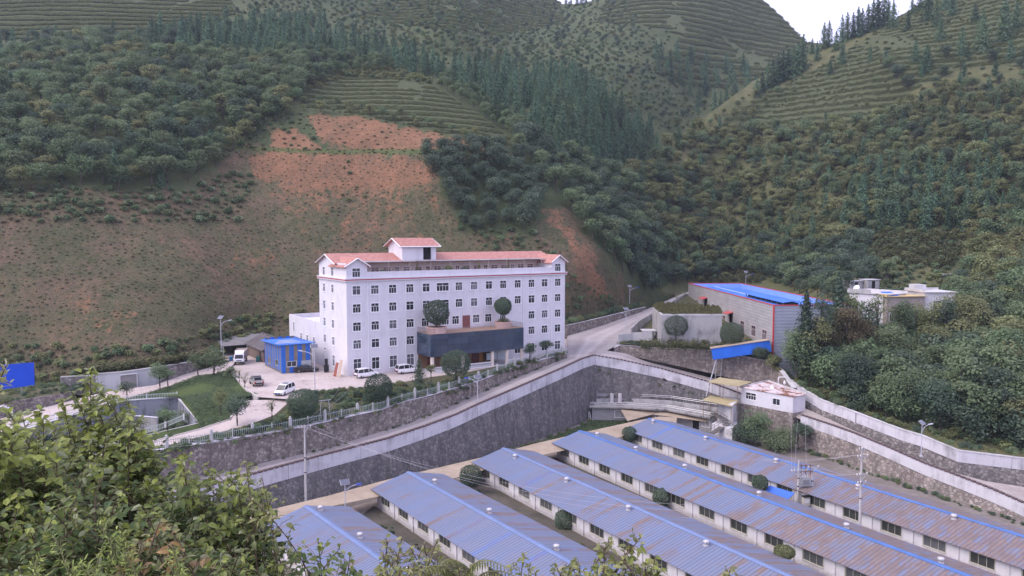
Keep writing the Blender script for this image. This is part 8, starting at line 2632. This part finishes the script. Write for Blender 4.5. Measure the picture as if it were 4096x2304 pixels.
plant_tree('dense dark tree at the foot of the bank behind the path wall', bl(527, 10, 9, 28, 160, .21, BLUISH, .12, .65), D(855, 398, 149))
plant_tree('leafy green tree leaning over the upper path wall', bl(528, 9.5, 9, 28, 160, .2, GREENS, .12, .65), D(905, 416, 141))
plant_tree('dark green tree behind the solar lamp on the path', bl(529, 9.5, 9, 28, 160, .2, BLUISH, .12, .65), D(940, 428, 136))

plant_tree('tall loose olive tree covering the right half of the workshop end wall', bl(530, 12, 8, 26, 90, .22, OLIVES, .3, .6), D(815, 368, 160))
plant_tree('tall bushy green tree beside the dark conifer at the workshop corner', bl(531, 11, 8, 26, 110, .22, GREENS, .25, .6), D(797, 376, 160))
plant_tree('brown green tree in front of the gap between workshop and houses', bl(532, 13, 8, 26, 90, .22, MATS['brownish_foliage'], .3, .6), D(846, 360, 163))
plant_tree('loose brownish tree hiding the lower part of the first white house', bl(533, 10, 7.5, 22, 80, .21, MATS['brownish_foliage'], .3, .6), D(862, 362, 164))
plant_tree('green tree below the tan village house', bl(534, 10.5, 8.5, 26, 110, .21, GREENS, .2, .6), D(893, 368, 160))
plant_tree('olive tree below the second white village house', bl(535, 10, 8.5, 26, 110, .21, OLIVES, .2, .6), D(932, 365, 162))
plant_tree('slim dark tree between the tan house and the second white house', bl(536, 12, 4.5, 18, 70, .2, BLUISH, .4, .7), D(904, 352, 168))

wp, wsx, wix = [], [], []
bpol = [tuple(p[:2]) for p in basin_rim]
while len(wp) < 130:
    x, y = rngh.uniform(-85, -45), rngh.uniform(105, 138)
    if inpoly(np.array([x]), np.array([y]), bpol)[0]: wp.append((x, y, -6.2)); wsx.append(rngh.uniform(.4, 1.3)); wix.append(int(rngh.integers(4)))
scatter('basin_weeds', [proto(m_) for m_ in HP], wp, wsx, wix, 'weeds growing over the floor of the sunken basin')

for k, (u, vb, d, h, w, m_, nm) in enumerate(((851, 350, 170, 14, 5.5, OLIVES, 'tall slim tree with thin crown left of the first white village house'), (868, 356, 166, 13.5, 5.0, BLUISH, 'dark slender tree before the first white house front'), (900, 356, 166, 14, 6.0, GREENS, 'tall slim green tree before the tan house'),
                                             (929, 355, 167, 13.5, 6.0, OLIVES, 'tall airy tree before the second white house'), (944, 352, 168, 13, 6.0, BLUISH, 'dark tall tree at the right corner of the second white house'), (822, 358, 162, 15, 6.0, BLUISH, 'tall dark tree at the right end of the workshop front'))):
    plant_tree(nm, bl(540 + k, h, w, 22, 80, .2, m_, .35, .75, .5), D(u, vb, d))
# ------------------------------------------------------------------ shrubs at the viewpoint
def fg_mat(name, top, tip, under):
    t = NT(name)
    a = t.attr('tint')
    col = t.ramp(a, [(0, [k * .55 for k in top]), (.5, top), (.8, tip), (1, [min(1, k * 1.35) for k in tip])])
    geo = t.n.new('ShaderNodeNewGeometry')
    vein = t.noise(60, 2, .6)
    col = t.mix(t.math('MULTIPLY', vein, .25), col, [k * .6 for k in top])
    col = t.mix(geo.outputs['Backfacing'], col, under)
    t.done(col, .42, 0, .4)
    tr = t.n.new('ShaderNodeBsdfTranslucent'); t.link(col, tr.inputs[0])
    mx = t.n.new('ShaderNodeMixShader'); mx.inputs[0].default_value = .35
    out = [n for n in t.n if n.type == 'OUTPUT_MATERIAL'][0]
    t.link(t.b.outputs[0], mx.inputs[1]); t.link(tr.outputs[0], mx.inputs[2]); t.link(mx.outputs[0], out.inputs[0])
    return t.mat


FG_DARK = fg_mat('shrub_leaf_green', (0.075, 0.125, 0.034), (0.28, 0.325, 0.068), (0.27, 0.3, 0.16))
FG_LIGHT = fg_mat('pale_leaf_green', (0.13, 0.165, 0.06), (0.3, 0.31, 0.11), (0.32, 0.32, 0.19))
FG_WEED = fg_mat('bright_weed_green', (0.17, 0.25, 0.05), (0.34, 0.42, 0.1), (0.28, 0.34, 0.12))
FG_BROWN = fg_mat('browned_leaf', (0.24, 0.17, 0.07), (0.42, 0.27, 0.11), (0.4, 0.28, 0.16))
FG_FERN = fg_mat('fern_green', (0.1, 0.12, 0.03), (0.22, 0.22, 0.06), (0.16, 0.16, 0.05))
TWIG = mat('brown_twig', (0.1, 0.065, 0.045), .8, .3, 20)
GTWIG = mat('green_twig', (0.2, 0.2, 0.09), .7, .3, 20)


def leaf_blades(B, Dr, N, L, W, droop, rng):
    """many leaves: base points, directions, normals, lengths, widths -> folded, drooping blades (8 triangles each)"""
    n = len(B)
    Dr = unit(Dr); S = unit(np.cross(Dr, N)); N = unit(np.cross(S, Dr))
    L = L[:, None]; W = W[:, None]; dz = np.array([0, 0, -1.0])
    k = droop[:, None]
    p = lambda f, s, lift: B + Dr * L * f + S * W * s + N * W * lift + dz * L * k * f * f
    v = np.stack([p(0, 0, 0), p(.3, -.46, .16), p(.3, 0, 0), p(.3, .46, .16), p(.66, -.38, .14), p(.66, 0, 0), p(.66, .38, .14), p(1, 0, 0)], 1)
    f = np.array([(0, 2, 1), (0, 3, 2), (1, 2, 5), (1, 5, 4), (2, 3, 6), (2, 6, 5), (4, 5, 7), (5, 6, 7)])
    F = (f[None] + 8 * np.arange(n)[:, None, None]).reshape(-1, 3)
    return v.reshape(-1, 3), F


def fg_plant(name, label, cat, shoots, leaf, wid, gap, m, twig, rng, reach=1.1, side=.32, droop=.35, tipb=.35, root=None, base_spread=.5, thick=.0065, grp=None):
    """shoots: (bearing, height angle, distance) of the shoot tips; stems rise from the ground at root"""
    tips = [D(*s) for s in shoots]
    c = np.mean(tips, 0)
    if root is None: root = np.array([c[0], c[1] + .2, bank_z(c[0], c[1] + .2) - .1])
    rt = empty(name, root, 0, label, cat, grp)
    sb = MB()
    B, Dr, N, T, LL = [], [], [], [], []
    for tp in tips:
        st = root + np.array([rng.normal() * base_spread, rng.normal() * base_spread, 0])
        st[2] = bank_z(st[0], st[1]) - .05
        mid = st * .6 + tp * .4; mid[2] = st[2] * .2 + tp[2] * .8 + .12; mid[:2] += rng.normal(size=2) * .18
        ts = np.linspace(0, 1, 16)
        cv = (1 - ts)[:, None] ** 2 * st + 2 * (ts * (1 - ts))[:, None] * mid + ts[:, None] ** 2 * tp
        sb.tube(cv - root, [thick * (1.3 - 1.1 * t) + .0015 for t in ts], 5)
        seg = np.linalg.norm(np.diff(cv, axis=0), axis=1); arc = np.concatenate([[0], np.cumsum(seg)]); tot = arc[-1]
        r0 = max(0.15, tot - reach)
        s_ = r0; k = 0
        while s_ < tot:
            p = np.array([np.interp(s_, arc, cv[:, i]) for i in range(3)]); q = np.array([np.interp(min(s_ + .03, tot), arc, cv[:, i]) for i in range(3)])
            ax = q - p
            ax = ax / np.linalg.norm(ax) if np.linalg.norm(ax) > 1e-6 else np.array([0, 0, 1.])
            an = k * 2.4 + rng.normal() * .4
            pr = np.cross(ax, [0, 0, 1.0]) if abs(ax[2]) < .95 else np.cross(ax, [1.0, 0, 0]); pr /= np.linalg.norm(pr); pr2 = np.cross(ax, pr)
            out = pr * math.cos(an) + pr2 * math.sin(an)
            young = (s_ - r0) / max(1e-6, tot - r0)
            if side and rng.random() < .75 and young < .93:
                ln = side * (1.05 - young * .8) * (.6 + .8 * rng.random())
                e = p + (out * .85 + ax * .4 + np.array([0, 0, .1])) * ln
                m2 = (p + e) / 2 + np.array([0, 0, .03])
                sb.tube([p - root, m2 - root, e - root], [thick * .4, thick * .3, .0015], 4)
                nl = max(2, int(ln / gap * 1.6))
                for j in range(nl):
                    f = (j + 1) / nl; bp = p + (e - p) * f
                    sd = 1 if j % 2 else -1
                    d2 = (e - p) / ln * .6 + np.cross((e - p) / ln, [0, 0, 1.0]) * sd * .8 + rng.normal(size=3) * .25
                    B.append(bp); Dr.append(d2); N.append(np.array([0, 0, 1.0]) + rng.normal(size=3) * .45); T.append(np.clip(.22 + .4 * young * tipb / .35 + .25 * rng.random() + .12 * f, 0, 1)); LL.append(leaf * (.6 + .55 * rng.random()) * (1.05 - .3 * f))
            B.append(p); Dr.append(out * .85 + ax * .45 + rng.normal(size=3) * .15); N.append(np.array([0, 0, 1.0]) + rng.normal(size=3) * .4)
            T.append(np.clip(.25 + tipb * 1.3 * young + .25 * rng.random(), 0, 1)); LL.append(leaf * (.7 + .5 * rng.random()) * (1.1 - .35 * young))
            s_ += gap * (.8 + .4 * rng.random()); k += 1
        for j in range(7):
            B.append(tp - np.array([0, 0, .012 * j])); Dr.append(np.array([0, 0, .5]) + rng.normal(size=3) * .7); N.append(rng.normal(size=3) + np.array([0, 0, .5])); T.append(.75 + .2 * rng.random()); LL.append(leaf * .72 * (.6 + .5 * rng.random()))
    n = len(B)
    LL = np.array(LL)
    V, F = leaf_blades(np.array(B) - root, np.array(Dr), np.array(N), LL, LL * wid, droop * (.5 + rng.random(n)), rng)
    sb.build('stem', twig, rt)
    ms = m if isinstance(m, list) else [m]
    mi = np.repeat(rng.integers(0, len(ms), n) if len(ms) > 1 else np.zeros(n, int), 8)
    link_mesh('foliage', np_mesh('foliage', V, F, ms, mi, np.repeat(T, 8)), rt)
    return rt


ENV = [(-30, 402), (0, 408), (20, 412), (45, 408), (62, 398), (75, 388), (86, 374), (91, 364), (98, 380), (110, 392), (125, 398), (140, 412), (158, 432), (180, 448), (205, 462), (230, 468), (255, 472), (266, 486), (276, 515), (285, 530)]
ex_, ey_ = [e[0] for e in ENV], [e[1] for e in ENV]


def fill(rng, u0, u1, n, top, bot, d0, d1, bias=1.0):
    out = []
    for i in range(n):
        u = u0 + (u1 - u0) * rng.random()
        t_ = np.interp(u, ex_, ey_) + top
        out.append((u, t_ + (bot - t_) * rng.random() ** bias, d0 + (d1 - d0) * rng.random()))
    return out


rf = rg(77)
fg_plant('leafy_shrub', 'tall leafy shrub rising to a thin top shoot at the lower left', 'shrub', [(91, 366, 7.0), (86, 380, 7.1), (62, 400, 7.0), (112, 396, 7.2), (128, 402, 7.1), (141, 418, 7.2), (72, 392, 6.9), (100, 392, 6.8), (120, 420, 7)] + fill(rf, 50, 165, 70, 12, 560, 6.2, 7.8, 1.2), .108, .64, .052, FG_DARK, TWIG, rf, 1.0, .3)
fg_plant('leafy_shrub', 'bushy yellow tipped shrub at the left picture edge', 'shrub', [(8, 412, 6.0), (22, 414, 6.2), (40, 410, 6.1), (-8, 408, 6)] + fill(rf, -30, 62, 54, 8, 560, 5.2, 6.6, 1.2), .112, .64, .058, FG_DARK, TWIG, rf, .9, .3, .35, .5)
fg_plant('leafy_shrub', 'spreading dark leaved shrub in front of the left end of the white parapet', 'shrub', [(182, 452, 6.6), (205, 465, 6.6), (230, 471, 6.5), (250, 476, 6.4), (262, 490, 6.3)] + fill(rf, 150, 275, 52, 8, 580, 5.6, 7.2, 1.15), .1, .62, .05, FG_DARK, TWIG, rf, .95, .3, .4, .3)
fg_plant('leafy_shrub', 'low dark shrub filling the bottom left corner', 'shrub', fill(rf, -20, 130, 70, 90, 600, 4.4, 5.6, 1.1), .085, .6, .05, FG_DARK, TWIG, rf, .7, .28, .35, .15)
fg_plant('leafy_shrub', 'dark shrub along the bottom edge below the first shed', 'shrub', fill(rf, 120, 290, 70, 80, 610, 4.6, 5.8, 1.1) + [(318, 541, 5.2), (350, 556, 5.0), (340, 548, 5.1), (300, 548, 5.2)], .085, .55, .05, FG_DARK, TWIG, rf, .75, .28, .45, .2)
fg_plant('tall_sapling', 'thin upright sapling with pale drooping leaves before the white parapet end', 'sapling', [(246, 462, 5.6), (262, 478, 5.5), (252, 500, 5.4), (268, 512, 5.3)], .09, .55, .09, FG_LIGHT, TWIG, rf, 1.3, .25, .7, .3)
fg_plant('leafy_shrub', 'yellow leaved sprig reaching in at the left edge above the lane', 'shrub', [(6, 366, 4.0), (-4, 374, 4.0), (-10, 366, 3.9)], .075, .4, .04, FG_LIGHT, TWIG, rf, .35, .12, .1, .5, root=np.array([-3.5, 4.2, bank_z(-3.5, 4.2)]), base_spread=.1)
# bright feathery weeds
def feather(label, tips, rng, h=.5, grp=None):
    fg_plant('feathery_weed', label, 'weed', tips, .045, .2, .014, FG_WEED, GTWIG, rng, h, .07, .1, .4, None, .12, .004, grp)


feather('tall bright green feathery weed with two spires, lower left', [(97, 521, 3.4), (120, 527, 3.4), (103, 545, 3.4), (124, 553, 3.4), (112, 560, 3.4)], rf)
feather('short feathery weed in the bottom left corner', [(54, 536, 3.3), (40, 556, 3.3), (30, 566, 3.2)], rf)
feather('bright feathery weed at the bottom edge right of the two spires', [(173, 550, 3.2), (181, 566, 3.2), (166, 562, 3.2)], rf)
feather('small feathery weed at the bottom edge left of the brown leaves', [(78, 564, 3.1), (72, 570, 3.1)], rf, .35)
fg_plant('browning_sapling', 'sapling with large browned leaves beside the feathery spires', 'sapling', [(160, 522, 3.7), (172, 532, 3.7), (150, 534, 3.7), (140, 540, 3.7), (130, 545, 3.6), (168, 545, 3.6)], .085, .55, .06, [FG_BROWN, FG_LIGHT], TWIG, rf, .35, .1, .35, .3)
# plants along the bottom edge
fg_plant('leafy_shrub', 'pale leaved shrub at the bottom edge over the second shed', 'shrub', [(388, 541, 4.6), (402, 538, 4.6), (410, 548, 4.6), (424, 545, 4.5), (437, 541, 4.5), (382, 556, 4.6), (396, 560, 4.5), (415, 562, 4.5), (430, 558, 4.5), (400, 552, 4.6)] + [(380 + 7 * i, 566 + 5 * (i % 3), 4.4) for i in range(12)], .07, .5, .05, FG_LIGHT, TWIG, rf, .45, .16, .35, .3)
fg_plant('leafy_shrub', 'sparse pale sprig at the bottom edge under the second shed ridge', 'shrub', [(524, 554, 4.5), (530, 565, 4.5), (518, 560, 4.5), (536, 572, 4.4)], .055, .45, .05, FG_LIGHT, GTWIG, rf, .3, .1, .2, .4)
fg_plant('leafy_shrub', 'tall pale leaved shrub at the bottom edge, right of the fern', 'shrub', [(604, 548, 4.4), (612, 541, 4.4), (640, 538, 4.4), (632, 546, 4.4), (655, 556, 4.4), (598, 556, 4.4), (574, 560, 4.5), (566, 566, 4.5), (622, 560, 4.3), (645, 562, 4.3)] + [(556 + 8 * i, 566 + 5 * (i % 3), 4.3) for i in range(15)], .08, .55, .055, [FG_LIGHT, FG_LIGHT, FG_DARK], TWIG, rf, .45, .15, .5, .3)
fg_plant('leafy_shrub', 'small pale sprig at the bottom edge near the fourth shed', 'shrub', [(730, 570, 4.3), (724, 574, 4.3), (738, 577, 4.3)], .06, .5, .05, FG_LIGHT, GTWIG, rf, .25, .1, .3, .4)
# fern fronds
rt_p = D(452, 585, 4.2)
fr = empty('fern', (rt_p[0], rt_p[1], bank_z(rt_p[0], rt_p[1])), 0, 'arching fern fronds at the bottom edge below the second shed', 'fern')
org = np.array(fr.location)
for (u0, v0, um, vm, u1, v1) in ((462, 600, 466, 545, 512, 572), (455, 600, 440, 556, 420, 574), (458, 600, 455, 550, 405, 580), (465, 600, 480, 558, 528, 584), (460, 600, 462, 548, 440, 566)):
    a, c, e = D(u0, v0, 4.2), D(um, vm - 6, 4.2), D(u1, v1, 4.1)
    ts = np.linspace(0, 1, 24)
    cv = (1 - ts)[:, None] ** 2 * a + 2 * (ts * (1 - ts))[:, None] * c + ts[:, None] ** 2 * e
    b = MB(); b.tube(cv - org, [.005 * (1.1 - t) + .001 for t in ts], 5)
    st_a = b
    B, Dr, N, L = [], [], [], []
    for i in range(5, 24):
        ax = cv[min(i + 1, 23)] - cv[i - 1]; ax /= np.linalg.norm(ax)
        sd = np.cross(ax, [0, 0, 1.0]); sd /= np.linalg.norm(sd)
        sd = sd * .9 + np.array([0, -.45, 0]); sd /= np.linalg.norm(sd)
        for s_ in (-1, 1):
            for off in (0,):
                B.append(cv[i] + ax * off * .018 - org); Dr.append(sd * s_ + ax * .35 + np.array([0, 0, -.25])); N.append([0, -.2, 1]); L.append(.085 * (1.0 - abs(i / 24 - .35) * 1.25) + .012)
    L = np.array(L)
    V, F = leaf_blades(np.array(B), np.array(Dr), np.array(N, float), L, L * .17, np.full(len(L), .25), rf)
    fo = link_mesh('frond', np_mesh('frond', V, F, [FG_FERN], None, rf.random(len(F))), fr)
    b.build('midrib', GTWIG, fo)

# ------------------------------------------------------------------ the air of the valley
b = MB(); b.box(-1000, 1000, -300, 1400, YARD - 4, 520)
HZ = bpy.data.materials.new('valley_haze'); HZ.use_nodes = True
hn, hl = HZ.node_tree.nodes, HZ.node_tree.links
hn.clear()
ho = hn.new('ShaderNodeOutputMaterial'); hv = hn.new('ShaderNodeVolumePrincipled')
hv.inputs['Color'].default_value = (.72, .8, 1.0, 1); hv.inputs['Density'].default_value = 0.00012; hv.inputs['Anisotropy'].default_value = 0.2
hl.new(hv.outputs[0], ho.inputs['Volume'])
tag(b.build('haze', HZ), 'thin blue evening haze filling the valley', None, None, 'stuff')
